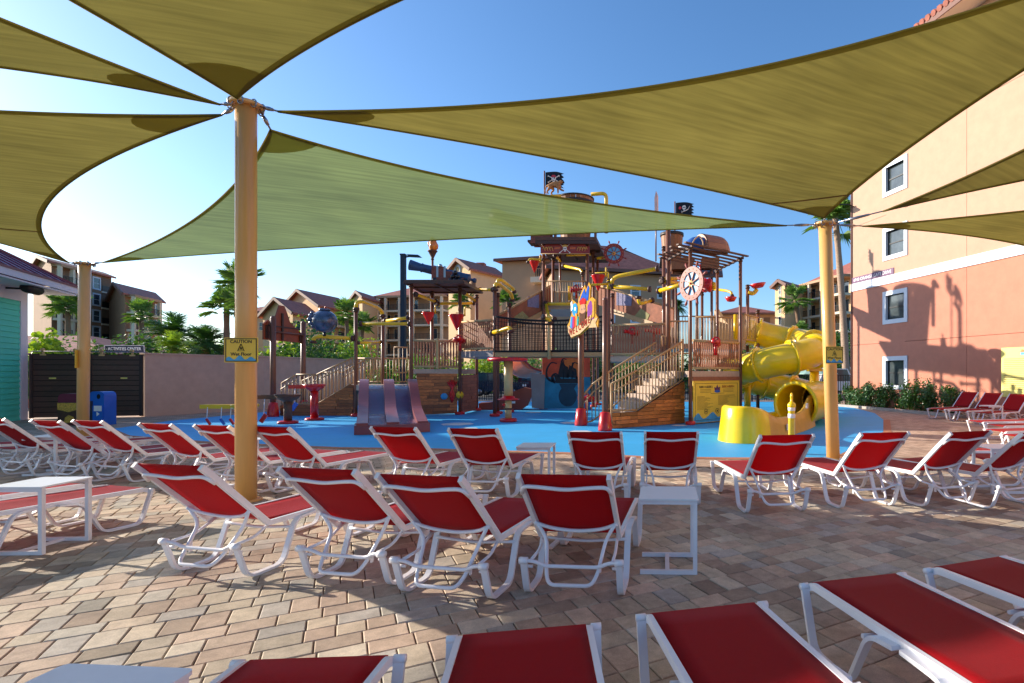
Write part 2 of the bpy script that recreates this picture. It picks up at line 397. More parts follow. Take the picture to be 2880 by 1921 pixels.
class Plane2:
    """a flat board in space: p(s, t) -> world; s along right, t along up, n outwards"""
    def __init__(s, org, right, up=(0, 0, 1)):
        s.o = V(org); s.r = V(right).normalized(); s.u = V(up).normalized(); s.n = s.r.cross(s.u).normalized()
    def p(s, a, b, d=0.0): return s.o+s.r*a+s.u*b+s.n*d
    def shape(s, mb, pts, d0, d1): return mb.poly([s.p(a, b, d0) for a, b in pts], s.n*(d1-d0))
    def rect(s, mb, a0, b0, a1, b1, d0, d1): return s.shape(mb, [(a0, b0), (a1, b0), (a1, b1), (a0, b1)], d0, d1)
def circ(cx, cy, rx, ry=None, n=20, a0=0, a1=360):
    ry = ry if ry is not None else rx
    full = abs(a1-a0) >= 360
    return [(cx+rx*math.cos(R(a0+(a1-a0)*i/(n if full else n-1))), cy+ry*math.sin(R(a0+(a1-a0)*i/(n if full else n-1)))) for i in range(n)]
def clip(poly, a, b, c):
    """keep the part of a 2D polygon with a*x+b*y <= c"""
    out = []
    for i in range(len(poly)):
        p, q = poly[i-1], poly[i]; dp = a*p[0]+b*p[1]-c; dq = a*q[0]+b*q[1]-c
        if (dp <= 0) != (dq <= 0):
            t = dp/(dp-dq); out.append((p[0]+(q[0]-p[0])*t, p[1]+(q[1]-p[1])*t))
        if dq <= 0: out.append(q)
    return out
def inpoly(x, y, P):
    r = False
    for i in range(len(P)):
        x1, y1 = P[i-1][:2]; x2, y2 = P[i][:2]
        if (y1 > y) != (y2 > y) and x < (x2-x1)*(y-y1)/(y2-y1)+x1: r = not r
    return r
# ================================================================== GROUND
g = MB(); g.add([(-400, -60, -0.06), (400, -60, -0.06), (400, 900, -0.06), (-400, 900, -0.06)], [(0, 1, 2, 3)])
tag(g.build('ground', 'lawn'), kind='structure')
g = MB(); g.add([(-70, 33.5, -0.03), (60, 33.5, -0.03), (60, 62, -0.03), (-70, 62, -0.03)], [(0, 1, 2, 3)])
tag(g.build('car_park', 'asphalt'), kind='structure')
PAD = [(-15.9, 16.3), (-13.7, 14.5), (-10.3, 13.1), (-6.84, 12.2), (-4.7, 12.0), (-1.6, 11.4), (0, 10.85), (1.6, 10.7), (3.7, 10.7), (4.25, 11.5), (4.9, 12.8), (6.75, 15.4), (8.55, 19.5), (9.6, 22.7), (10.2, 27), (9.6, 32), (-12, 32.5), (-16.2, 26), (-16.6, 19.1)]
NEARY = 9.6
patio = MB()
patio.add([(-12.2, 0.6, -0.014), (7.2, 0.6, -0.014), (7.2, NEARY, -0.014), (-12.2, NEARY, -0.014)], [(0, 1, 2, 3)])
patio_o = tag(patio.build('patio', 'bedding'), kind='structure')
g = MB()
for (a, b, c, d) in ((-30, -8, -12.2, NEARY), (7.2, -8, 13.8, NEARY), (-30, NEARY, 13.8, 33.4), (-12.2, -8, 7.2, 0.6)):
    g.add([(a, b, -0.002), (c, b, -0.002), (c, d, -0.002), (a, d, -0.002)], [(0, 1, 2, 3)])
g.build('far_paving', 'paver_far', patio_o)
# splash pad sheet
g = MB(); g.add([(x, y, 0.006) for x, y in PAD], [list(range(len(PAD)))])
pad_o = tag(g.build('splash_pad', 'splash_blue'), kind='structure')
for i, (px, py, w_, h_) in enumerate([(1050, 974, 90, 9), (1560, 977, 40, 6), (1310, 971, 50, 8), (1450, 949, 60, 5), (1490, 965, 60, 5), (1070, 985, 60, 6), (1330, 992, 60, 6), (1225, 947, 40, 4)]):
    c = gp(px, py); c2 = gp(px+w_/2, py); rr = min(0.55, abs(c2.x-c.x))
    g = MB(); g.add([(c.x+rr*math.cos(R(60*k)), c.y+rr*math.sin(R(60*k)), 0.010) for k in range(6)], [list(range(6))])
    g.build('drain_plate', 'hex_white', pad_o)
# soldier course round the pad, seen only near the loungers
g = MB()
for i in range(len(PAD)-7):
    a, b = V(PAD[i]).to_3d(), V(PAD[i+1]).to_3d(); d = (b-a); L_ = d.length; d.normalize(); nrm = V((d.y, -d.x, 0))
    n = max(1, int(L_/0.105))
    for k in range(n):
        p = a+d*(L_*(k+0.5)/n)+nrm*0.11
        g.box((p.x, p.y, -0.016+random.uniform(-0.001, 0.001)), (L_/n*0.94, 0.21, 0.05), rz=math.atan2(d.y, d.x))
g.build('border_paver', 'border_brick', patio_o, kind='stuff')

# ---- pavers laid in courses of two depths, square and oblong stones mixed
TINT = [(204, 184, 160), (200, 174, 152), (194, 184, 168), (190, 166, 146), (212, 196, 174), (188, 178, 166), (178, 156, 136), (202, 178, 156), (208, 190, 166), (198, 182, 160)]
u = V((math.cos(PAVE_ANG), math.sin(PAVE_ANG))); v = V((-u.y, u.x)); U = 0.088
stones = []
rng = random.Random(3)
b0 = -9.0
while b0 < 18:
    hh = rng.choice((2, 2, 3)); a0 = -12-rng.random()*0.3
    while a0 < 14:
        ll = 2 if hh == 3 else rng.choice((2, 3, 3))
        cx_ = u*(a0+ll*U/2)+v*(b0+hh*U/2)
        y = cx_.y; x = cx_.x
        if 1.25 < y < NEARY-0.02 and -1.184*y-0.35 < x < 0.70*y+0.35:
            stones.append((cx_.x, cx_.y, ll*U, hh*U))
        a0 += ll*U
    b0 += hh*U
stones.sort(key=lambda s_: s_[1])
def stone_geo(x, y, l, h):
    z = rng.uniform(-0.0018, 0.0012); g_ = 0.0035; c_ = 0.006; out = []
    tx, ty = rng.uniform(-0.0012, 0.0012), rng.uniform(-0.0012, 0.0012)
    for (e, zz) in ((g_, -0.03), (g_, z-0.005), (g_+c_, z)):
        for (sx, sy) in ((-1, -1), (1, -1), (1, 1), (-1, 1)):
            p = V((x, y))+u*(sx*(l/2-e))+v*(sy*(h/2-e))
            out.append((p.x, p.y, zz+(sx*tx+sy*ty if zz > -0.02 else 0)))
    fs = [(8, 9, 10, 11)]
    for k in (0, 4):
        for j in range(4): fs.append((k+j, k+(j+1) % 4, k+4+(j+1) % 4, k+4+j))
    t = list(lin(rng.choice(TINT))); q = rng.uniform(0.8, 1.12)
    if rng.random() < 0.06: q *= 0.7
    return out, fs, [c_*q for c_ in t]
def stone_mesh(lst, name, kind=None):
    vs, fs, cs = [], [], []
    for s_ in lst:
        a, f, c_ = stone_geo(*s_); k = len(vs); vs += a
        for ff in f: fs.append([i+k for i in ff]); cs.append(c_)
    me = bpy.data.meshes.new(name); me.from_pydata(vs, [], fs); me.materials.append(MATS['paver'])
    at_ = me.attributes.new('tint', 'FLOAT_COLOR', 'FACE')
    at_.data.foreach_set('color', [q for c_ in cs for q in (c_[0], c_[1], c_[2], 1.0)])
    o = bpy.data.objects.new(name, me); COL.objects.link(o); o.parent = patio_o
    if kind: o['kind'] = kind
for s_ in stones[:300]: stone_mesh([s_], 'paver')
stone_mesh(stones[300:], 'paver', 'stuff')

# ================================================================== SHADE SAILS AND THEIR POSTS
def sail_post(px, base, topZ, r, label, lean=0.0):
    b = gp(px, base); t = thing('sail_post', label, 'post', (b.x, b.y, 0))
    top = V((b.x+lean, b.y, topZ))
    MB().tube([b, b.lerp(top, 0.5), top], r, 24).build('pole', 'cream_post', t)
    MB().lathe(top, [(r*1.0, -0.02), (r*1.62, -0.02), (r*1.62, 0.02), (r*0.4, 0.03)], 24).build('top_flange', 'cream_post', t)
    MB().lathe((b.x, b.y, 0), [(r*1.5, 0), (r*1.5, 0.02), (r*1.05, 0.03)], 24).build('base_plate', 'cream_post', t)
    for k in range(8):
        a = k*math.pi/4+0.3; p = top+V((math.cos(a), math.sin(a), 0))*r*1.5
        MB().tube([p+V((0.035*math.cos(q), 0, 0.05*math.sin(q)-0.01)) for q in [i*math.pi/5 for i in range(10)]], 0.009, 6, closed=True).build('eye_ring', 'steel', t)
    return t, top
P1, T1 = sail_post(565, 1150, 5.13, 0.12, 'tan steel sail post with a large yellow wet floor sign, in the lounger rows')
P2, T2 = sail_post(1913, 1054, 4.54, 0.125, 'tan steel sail post standing at the splash pad edge beside the yellow slide', -0.16)
P3, T3 = sail_post(190, 1006.5, 4.46, 0.12, 'tan steel sail post beside the blue bin and the dark gate', 0.05)
def sail(A, B, C, bows, label, seam=0.62, cloth='sail_green'):
    """triangular hypar: quadratic Bezier triangle; bows = how far each edge AB, BC, CA is drawn in (and lowered)"""
    A, B, C = V(A), V(B), V(C); G = (A+B+C)/3
    def ctl(p, q, b): m = (p+q)/2; d = (G-m); d.z *= 0.4; k = m+d.normalized()*(b[0]*(p-q).length*2); k.z += b[1]*2; return k
    cab, cbc, cca = ctl(A, B, bows[0]), ctl(B, C, bows[1]), ctl(C, A, bows[2])
    def P(a, b, c):
        return A*a*a+B*b*b+C*c*c+cab*2*a*b+cbc*2*b*c+cca*2*c*a
    t = thing('shade_sail', label, 'shade sail', A, group=None)
    n = 26; idx = {}; vs = []; fs = []; uv = []
    for i in range(n+1):
        for j in range(n+1-i):
            a = 1-(i+j)/n; b = i/n; c = j/n; idx[i, j] = len(vs); p = P(a, b, c)
            rip = mnoise.noise(V((p.x*0.9, p.y*0.9, 3)))*0.02*min(a, b, c)*9
            vs.append(p+V((0, 0, rip-0.003))); uv.append((p.x*0.9+p.y*0.3, p.y*0.9-p.x*0.3))
    for i in range(n):
        for j in range(n-i):
            fs.append((idx[i, j], idx[i+1, j], idx[i, j+1]))
            if i+j < n-1: fs.append((idx[i+1, j], idx[i+1, j+1], idx[i, j+1]))
    mb = MB(); mb.add(vs, fs, True); o = mb.build('canvas', cloth, t)
    ul = o.data.uv_layers.new(name='UVMap')
    for lp in o.data.loops: ul.data[lp.index].uv = uv[lp.vertex_index]
    # hems: a folded band on each edge
    for (f0, f1) in ((lambda s_: (1-s_, s_, 0), lambda s_, e: (1-s_-e/2, s_-e/2, e)), (lambda s_: (0, 1-s_, s_), lambda s_, e: (e, 1-s_-e/2, s_-e/2)), (lambda s_: (s_, 0, 1-s_), lambda s_, e: (s_-e/2, e, 1-s_-e/2))):
        m = 44; hv = []; hf = []; cord = []
        for i in range(m+1):
            s_ = i/m; p = P(*f0(s_)); d = (G-p).normalized()
            q = P(*f1(s_, 0.02)); ee = (q-p)
            ee = ee.normalized()*min(0.065, max(0.025, (0.5-abs(s_-0.5))*2.0))
            hv += [p-ee*0.03-V((0, 0, 0.010)), p+ee-V((0, 0, 0.014))]; cord.append(p-ee*0.03-V((0, 0, 0.004)))
        for i in range(m): hf.append((2*i, 2*i+1, 2*i+3, 2*i+2))
        h = MB(); h.add(hv, hf, True); h.tube(cord, 0.014, 5); h.build('hem', 'sail_hem', t)
    # corner reinforcement patches
    for (ca, K) in (((1, 0, 0), 0), ((0, 1, 0), 1), ((0, 0, 1), 2)):
        k = 6; pv = []; pf = []; e = 0.085
        for sgn in (-0.018,):
            for i in range(k+1):
                s_ = i/k; e2 = e*(1+0.25*math.sin(s_*math.pi))
                w3 = [0, 0, 0]; w3[K] = 1-e2; w3[(K+1) % 3] = e2*s_; w3[(K+2) % 3] = e2*(1-s_)
                pv.append(P(*w3)+V((0, 0, sgn)))
            pv.append(P(*[1 if q == K else 0 for q in range(3)])+V((0, 0, sgn)))
        N_ = k+2
        for i in range(k): pf += [(i, i+1, N_-1)]
        q = MB(); q.add(pv, pf); q.build('corner_patch', 'sail_hem', t)
    if seam:
        for s0 in ([seam] if not isinstance(seam, (list, tuple)) else seam):
            pts = [P(s0*(1-k/14)+0.0, (1-s0), s0*k/14) for k in range(15)]
            q = MB(); q.tube([p-V((0, 0, 0.006)) for p in pts], 0.012, 5); q.build('seam', 'sail_seam', t)
    return t, P
def shackle(t, a, b):
    a, b = V(a), V(b); MB().tube([a, b], 0.012, 6).build('cable', 'steel', t)
    m = a.lerp(b, 0.5); MB().tube([a.lerp(b, 0.25), m, a.lerp(b, 0.75)], [0.02, 0.028, 0.02], 8).build('turnbuckle', 'steel', t)
def tied(t, post, corner): shackle(t, post, corner)
p1 = T1; p2 = T2; p3 = T3
A_, _ = sail((-5.13, 6.85, 5.12), (-7.5, -2.0, 5.1), (5.8, 2.6, 5.2), ((0.05, 0), (0.08, 0), (0.07, 0)), 'olive shade sail rising overhead from the signed post', seam=0.42)
tied(A_, (-5.16, 6.98, 5.12), (-5.13, 6.85, 5.12))
B_, _ = sail((-5.42, 6.95, 5.09), (-17, 6.4, 4.3), (-7.7, -2.1, 5.1), ((0.12, 0.2), (0.03, 0), (0.06, 0)), 'narrow looking green shade sail above the big left sail', seam=0.5)
tied(B_, (-5.28, 7.0, 5.12), (-5.42, 6.95, 5.09))
C_, _ = sail((-5.5, 7.08, 5.02), (-14.5, 13.72, 4.45), (-17.2, 3.4, 5.2), ((0.085, -0.08), (0.10, 0), (0.075, -0.1)), 'green shade sail stretched between the signed post and the post by the bins', seam=0.3)
tied(C_, (-5.3, 7.06, 5.1), (-5.5, 7.08, 5.02)); tied(C_, (-14.35, 13.8, 4.44), (-14.5, 13.72, 4.45))
D_, _ = sail((-4.98, 7.25, 4.9), (2.7, 10.35, 4.47), (-13.55, 13.6, 4.43), ((0.097, 0.0), (0.02, 0.0), (0.06, -0.05)), 'shade sail coloured pale green as if brightly lit, strung in front of the pirate play towers', seam=None, cloth='sail_lit')
tied(D_, (-5.05, 7.16, 5.1), (-4.98, 7.25, 4.9)); tied(D_, (3.3, 10.48, 4.52), (2.7, 10.35, 4.47)); tied(D_, (-14.15, 13.85, 4.44), (-13.55, 13.6, 4.43))
E_, _ = sail((-4.75, 7.05, 5.05), (3.42, 10.35, 4.62), (5.9, 4.5, 5.85), ((0.03, 0.0), (0.08, -0.12), (0.10, 0.0)), 'broad olive shade sail with a seam, reaching to the peach building', seam=0.16)
tied(E_, (-5.0, 7.06, 5.12), (-4.75, 7.05, 5.05)); tied(E_, (3.45, 10.45, 4.53), (3.42, 10.35, 4.62))
F_, _ = sail((4.35, 9.95, 4.62), (11, 6.0, 4.8), (6.4, 4.6, 5.6), ((0.06, 0), (0.08, 0), (0.10, 0)), 'upper of two thin olive sails running past the peach wall', seam=None)
tied(F_, (3.6, 10.45, 4.53), (4.35, 9.95, 4.62))
G_, _ = sail((4.2, 10.5, 4.5), (11.5, 7.4, 4.75), (12.0, 15, 4.3), ((0.05, 0), (0.08, 0), (0.10, 0)), 'lower of two thin olive sails crossing in front of the white band', seam=0.4)
tied(G_, (3.62, 10.5, 4.53), (4.2, 10.5, 4.5))
# the outer posts the sails run to, outside the picture
for (x, y, z) in ((-17.4, 3.3, 5.25), (-17.2, 6.45, 4.35), (-7.7, -2.2, 5.15), (6.1, 3.6, 5.8), (11.5, 6.7, 4.85), (12.15, 15.3, 4.35)):
    t = thing('sail_post', 'tan steel sail post outside the lounger rows', 'post', (x, y, 0), 'outer sail posts')
    MB().tube([(x, y, 0), (x, y, z)], 0.12, 16).build('pole', 'cream_post', t)

# wet floor signs on the posts
def caution(post, px, py, Y, w_, h_, ang=0.0, small=False, label=''):
    c = at(px, py, Y); t = thing('caution_sign', label, 'sign', c)
    pl = Plane2(c, (math.cos(ang), math.sin(ang), 0))
    q = MB(); pl.rect(q, -w_/2, -h_/2, w_/2, h_/2, -0.008, 0); q.build('plate', 'sign_yellow', t)
    e = 0.012*w_/0.44
    q = MB()
    x1, y1 = w_/2-0.03*w_, h_/2-0.03*h_
    for (a0, b0, a1, b1) in ((-x1, y1-e, x1, y1), (-x1, -y1, x1, -y1+e), (-x1, -y1+e, -x1+e, y1-e), (x1-e, -y1+e, x1, y1-e)): pl.rect(q, a0, b0, a1, b1, 0, 0.002)
    q.build('border_line', 'ink', t)
    q = MB()
    wv = [(-x1+e, -y1+e)]
    for k in range(25):
        s_ = k/24; wv.append((-x1+e+(2*x1-2*e)*s_, -h_*0.33+h_*0.06*math.sin(s_*17)+h_*0.06*math.exp(-((s_-0.45)/0.12)**2)))
    wv.append((x1-e, -y1+e)); pl.shape(q, list(reversed(wv)), 0, 0.0025); q.build('wave_print', 'wave_blue', t)
    text('CAUTION', h_*0.185, 'ink', pl.p(0, h_*0.335, 0.001), pl.r, pl.u, t, extrude=0.002, bold=0.0008*h_/0.3, sx=1.05)
    text('Wet Floor', h_*0.185, 'ink', pl.p(0, -h_*0.17, 0.001), pl.r, pl.u, t, extrude=0.002, bold=0.0008*h_/0.3, sx=1.05)
    q = MB()
    tri = [V((-0.13, -0.085)), V((0.13, -0.085)), V((0, 0.2))]
    for i in range(3):
        a, b = tri[i]*h_, tri[(i+1) % 3]*h_
        q.beam(pl.p(a.x, a.y+h_*0.05, 0.0015), pl.p(b.x, b.y+h_*0.05, 0.0015), 0.003, e*1.2, up=pl.n)
    for (a, b) in (((-0.05, 0.09), (0.0, 0.03)), ((0, 0.03), (0.04, 0.0)), ((0, 0.03), (0.05, 0.05)), ((0.0, 0.0), (-0.04, -0.03)), ((0, 0), (0.06, -0.04)), ((-0.01, 0.05), (0.0, -0.01))):
        q.beam(pl.p(a[0]*h_, a[1]*h_+h_*0.05, 0.0015), pl.p(b[0]*h_, b[1]*h_+h_*0.05, 0.0015), 0.003, e*1.6, up=pl.n)
    q.build('slip_pictogram', 'ink', t)
    return t
caution(P1, 553.5, 803.5, 6.91, 0.425, 0.315, label='yellow CAUTION Wet Floor sign strapped to the large near post')
caution(P2, 1916, 815, 10.36, 0.345, 0.325, ang=R(4), label='yellow CAUTION Wet Floor sign on the post beside the yellow tube slide')
caution(P3, 179, 824, 13.8, 0.36, 0.46, ang=R(-62), label='small greenish wet floor sign turned sideways on the post by the bins')

# ================================================================== SUN LOUNGERS
def flatbar(mb, path, yc, wd, th):
    """sweep a flat bar (wd across, th thick) along a path in the x-z plane"""
    pts = [V((p[0], 0, p[1])) for p in path]; n = len(pts); k0 = len(mb.v)
    for i in range(n):
        t = (pts[min(i+1, n-1)]-pts[max(i-1, 0)]).normalized(); nn = V((-t.z, 0, t.x))
        for (a, b) in ((-1, -1), (1, -1), (1, 1), (-1, 1)):
            mb.v.append(pts[i]+nn*(b*th/2)+V((0, yc+a*wd/2, 0)))
    for i in range(n-1):
        for j in range(4):
            mb.f.append([k0+i*4+j, k0+i*4+(j+1) % 4, k0+(i+1)*4+(j+1) % 4, k0+(i+1)*4+j]); mb.sm.append(False)
    mb.f.append([k0, k0+1, k0+2, k0+3]); mb.sm.append(False)
    e = k0+(n-1)*4; mb.f.append([e+3, e+2, e+1, e]); mb.sm.append(False)
def xz(path, r, n=4): return [(p.x, p.z) for p in fillet([V((a, 0, b)) for a, b in path], r, n)]
def make_lounger(raised):
    t = thing('sun_lounger', 'x', 'sun lounger')
    bx, bz = (-0.57, 0.955) if raised else (-0.78, 0.43)
    hz = 0.40
    bd = V((bx, 0, bz-hz)); bl = bd.length; bd.normalize(); bn = V((bd.z, 0, -bd.x))   # bn: sitter's side
    if bn.z < 0: bn = -bn
    for s_ in (-1, 1):
        q = MB(); flatbar(q, xz([(-0.01, hz-0.01), (1.30, 0.372), (1.352, 0.345)], 0.03), s_*0.312, 0.028, 0.042); q.build('seat_rail', 'white_metal', t)
        top = (bx, bz); k = 0.05
        q = MB(); flatbar(q, xz([(0.0, hz-0.012), (bx*0.9, hz+(bz-hz)*0.9), (bx+bn.x*-0.02*0-0.005, bz)], 0.05), s_*0.312, 0.030, 0.046); q.build('back_rail', 'white_metal', t)
        q = MB(); flatbar(q, xz([(1.34, 0.352), (1.235, 0.016), (0.90, 0.016), (0.73, 0.352), (0.55, 0.372)], 0.07), s_*0.350, 0.048, 0.022); q.build('leg', 'white_metal', t)
        q = MB(); flatbar(q, xz([(-0.33, 0.285), (-0.235, 0.016), (0.10, 0.016), (0.235, 0.372), (0.50, 0.380)], 0.08), s_*0.350, 0.048, 0.022); q.build('leg', 'white_metal', t)
        q = MB(); q.lathe((-0.333, s_*0.350, 0.292), [(0.0, -0.032), (0.026, -0.03), (0.026, 0.03), (0.0, 0.032)], 10, m=axis_m((0, 1, 0)), cap=False); q.build('end_cap', 'white_metal', t)
        q = MB(); q.lathe((1.343, s_*0.350, 0.360), [(0.0, -0.028), (0.02, -0.026), (0.02, 0.026), (0.0, 0.028)], 10, m=axis_m((0, 1, 0)), cap=False); q.build('end_cap', 'white_metal', t)
        q = MB(); q.lathe((-0.285, s_*0.325, 0.235), [(0.0, -0.03), (0.012, -0.03), (0.012, 0.03), (0, 0.03)], 8, m=axis_m((0, 1, 0)), cap=False)
        q.box((-0.24, s_*0.20, 0.235), (0.025, 0.012, 0.09)); q.build('stop_bracket', 'white_metal', t)
        q = MB(); q.tube(fillet([(-0.31, s_*0.30, 0.29), (-0.12, s_*0.295, 0.30), (0.05, s_*0.29, 0.385)], 0.05), 0.012, 7); q.build('side_strut', 'white_metal', t)
    # slings
    def sling(name, a, b, up, sag, n=8):
        a, b, up = V(a), V(b), V(up).normalized(); vs, fs = [], []
        for k, off in enumerate((0.004, -0.004)):
            for i in range(n+1):
                for j in range(7):
                    s_ = i/n; y = -0.298+0.596*j/6
                    dz = -sag*math.sin(math.pi*s_)*(1-(y/0.298)**2)
                    vs.append(a.lerp(b, s_)+V((0, y, 0))+up*(dz+off))
        M_ = (n+1)*7
        for k in (0, 1):
            for i in range(n):
                for j in range(6):
                    f = (k*M_+i*7+j, k*M_+(i+1)*7+j, k*M_+(i+1)*7+j+1, k*M_+i*7+j+1)
                    fs.append(f if k == 0 else f[::-1])
        for i in range(n):
            for j in (0, 6): fs.append((i*7+j, (i+1)*7+j, M_+(i+1)*7+j, M_+i*7+j))
        for j in range(6):
            for i in (0, n): fs.append((i*7+j, i*7+j+1, M_+i*7+j+1, M_+i*7+j))
        q = MB(); q.add(vs, fs, True); q.build(name, 'red_sling', t)
    sling('seat_sling', (0.03, 0, hz+0.006), (1.345, 0, 0.374), (0, 0, 1), 0.018)
    p0 = V((0, 0, hz))+bd*0.03+bn*0.012; p1_ = V((0, 0, hz))+bd*(bl-0.004)+bn*0.012
    sling('back_sling', p0, p1_, bn, 0.014)
    # head bar, bowed towards the seat
    hb = V((0, 0, hz))+bd*(bl-0.085)-bn*0.030
    q = MB(); pts = [hb+V((0, -0.318, 0))-bd*0.09, hb+V((0, -0.296, 0)), hb+V((0, -0.20, 0))-bd*0.006, hb-bd*0.040, hb+V((0, 0.20, 0))-bd*0.006, hb+V((0, 0.296, 0)), hb+V((0, 0.318, 0))-bd*0.09]
    q.tube(fillet(pts, 0.06, 5), 0.0145, 8); q.build('head_bar', 'white_metal', t)
    lb = V((0, 0, hz))+bd*0.20-bn*0.034
    q = MB(); pts = [lb+V((0, -0.312, 0))+bd*0.02, lb+V((0, -0.20, 0))-bd*0.06, lb-bd*0.105, lb+V((0, 0.20, 0))-bd*0.06, lb+V((0, 0.312, 0))+bd*0.02]
    q.tube(fillet(pts, 0.12, 5), 0.0145, 8); q.build('lower_bar', 'white_metal', t)
    if raised:
        a = V((0, 0, hz))+bd*0.215-bn*0.03
        q = MB(); q.tube(fillet([a+V((0, -0.30, 0)), a+V((0.03, -0.225, -0.13)), V((-0.30, -0.19, 0.20)), V((-0.37, -0.155, 0.135)), V((-0.37, 0.155, 0.135)), V((-0.30, 0.19, 0.20)), a+V((0.03, 0.225, -0.13)), a+V((0, 0.30, 0))], 0.07, 5), 0.0145, 8); q.build('back_support', 'white_metal', t)
    q = MB(); q.tube(fillet([(-0.335, -0.35, 0.292), (-0.32, -0.27, 0.285), (-0.30, -0.20, 0.245), (-0.30, 0.20, 0.245), (-0.32, 0.27, 0.285), (-0.335, 0.35, 0.292)], 0.04), 0.0145, 8); q.build('rear_bar', 'white_metal', t)
    for (x, z) in ((0.20, 0.305), (0.80, 0.31)):
        q = MB(); q.tube(fillet([(x, -0.345, z), (x, -0.2, z-0.01), (x, 0, z-0.025), (x, 0.2, z-0.01), (x, 0.345, z)], 0.1), 0.013, 7); q.build('cross_bar', 'white_metal', t)
    return t
LUP = make_lounger(True); LFL = make_lounger(False)
used = {True: False, False: False}
def put_lounger(x, y, head, raised, label, group=None):
    proto = LUP if raised else LFL
    if not used[raised]: o = proto; used[raised] = True
    else: o = copy_tree(proto)
    o.location = (x, y, 0); o.rotation_euler = (0, 0, R(head)+rngl.uniform(-0.01, 0.01))
    o['label'] = label; o['category'] = 'sun lounger'
    if group: o['group'] = group
    elif 'group' in o: del o['group']
    return o
rngl = random.Random(5)
def by_rear(x, y, edge, raised, *a):        # from the middle of the two rear feet
    h = 90+edge; d = V((math.cos(R(h)), math.sin(R(h)))); return put_lounger(x+d.x*0.235, y+d.y*0.235, h, raised, *a)
by_rear(-3.535, 4.438, -11.6, True, 'red sling lounger with raised back standing right beside the large signed post')
by_rear(-2.31, 4.26, -10.8, True, 'red sling lounger, second of four from the large signed post')
by_rear(-1.462, 4.0, -11.3, True, 'red sling lounger, third of four from the large signed post')
by_rear(-0.526, 4.028, -5.3, True, 'red sling lounger with its foot beside a white C-shaped side table')
def by_top(l, r, edge, *a, z=0.955):        # from the two top corners of the backrest
    m = (gp(l[0], l[1], z)+gp(r[0], r[1], z))/2; h = 90+edge; d = V((math.cos(R(h)), math.sin(R(h))))
    return put_lounger(m.x+d.x*0.57, m.y+d.y*0.57, h, True, *a)
GS = 'row of raised red loungers facing the splash pad'
rowL = 'raised red lounger in the tight row between the signed post and the bins'
by_top((-62, 960), (20, 963), -16, 'raised red lounger at the kiosk end of the tight row', GS); by_top((72, 966), (134, 966.5), -16, 'second raised red lounger from the kiosk end of the tight row', GS)
by_top((166, 965.6), (235, 968), -15.6, 'third raised red lounger from the kiosk end, before the blue bin', GS); by_top((316, 972.3), (395, 975.6), -16.5, 'fourth raised red lounger from the kiosk end of the tight row', GS)
by_top((443, 976), (527, 979.5), -17, 'raised red lounger just behind the large signed post, towards the bins', None)
by_top((574, 980), (665, 982.5), -16, 'raised red lounger just behind the large signed post, towards the slide', None)
by_top((849.5, 981), (954, 983.5), -10, 'raised red lounger facing the purple double slide')
by_top((1031.4, 985), (1139.7, 985.5), -5, 'raised red lounger next to the small white table by the splash pad')
rowM = 'one of two raised red loungers side by side facing the welcome sign'
by_top((1306, 993), (1425, 993.6), -2.5, 'raised red lounger facing the red feet of the welcome sign'); by_top((1480, 992.5), (1605, 993.6), 0, 'raised red lounger facing the plank stairs and the yellow rules sign')
by_top((1741.5, 1001), (1873, 999.5), 8, 'raised red lounger in front of the yellow slide run-out and bollard')
by_top((1974.5, 996), (2089.5, 993.5), 12, 'raised red lounger beside the sail post at the pad edge')
by_top((2182, 994), (2278, 990), 18.5, 'raised red lounger, second in line right of the pad edge post')
put_lounger(4.45, 6.95, 112, True, 'raised red lounger, third in line right of the pad edge post')
# flat ones whose feet point at the pad, heads out of the picture
def by_foot(l, r, z, raised, *a):
    p, q = gp(l[0], l[1], z), gp(r[0], r[1], z); m = (p+q)/2; d = (q-p).normalized(); h = math.degrees(math.atan2(d.y, d.x))+90
    hd = V((math.cos(R(h)), math.sin(R(h)))); return put_lounger(m.x-hd.x*1.34, m.y-hd.y*1.34, h, raised, *a)
GF = 'flat red loungers in the nearest row'
BL = ['flat red lounger next to the skylit white table top, nearest row', 'second flat red lounger from the skylit white table top', 'third flat red lounger from the skylit white table top', 'fourth flat red lounger from the skylit white table top', 'fifth flat red lounger from the skylit white table top']
lab = 'flat red lounger in the row with no raised backs, foot towards the paving'
for l, r in (((551, 1521), (905, 1508)), ((1066, 1461), (1352.7, 1437)), ((1490, 1412), (1741, 1386)), ((1846.6, 1343), (2066.6, 1318)), ((2136, 1306), (2306, 1279))):
    by_foot(l, r, 0.37, False, BL.pop(0), GF)
put_lounger(-5.82-1.34*0.259, 6.135-1.34*0.966, 75, False, 'flat red lounger under the white table beside the signed post')
put_lounger(-6.72-1.34*0.259, 6.35-1.34*0.966, 75, False, 'flat red lounger, outer one of the pair by the white table')
put_lounger(-10.1, 9.55, 72, False, 'flat red lounger beyond the row near the bins', 'flat loungers near the bins')
put_lounger(-11.2, 9.9, 72, False, 'flat red lounger beyond the row near the bins', 'flat loungers near the bins')
# right-hand group by the hedge
GR = 'raised loungers by the hedge'
for k in range(3):
    put_lounger(11.75+0.22*k, 20.25-1.02*k, 205, True, ['raised red lounger of the hedge trio, closest to the shrubs', 'middle raised red lounger of the hedge trio', 'raised red lounger of the hedge trio before the yellow rules board'][k], GR)
GQ = 'flat loungers on the sunlit paving'
for (x, y, h) in ((10.2, 14.6, 180), (10.0, 13.5, 182), (9.2, 12.3, 184), (8.9, 11.3, 186), (6.55, 9.1, 176), (6.4, 8.25, 174)):
    put_lounger(x, y, h, False, 'flat red lounger lying sideways on the paving near the hedge trio', GQ)

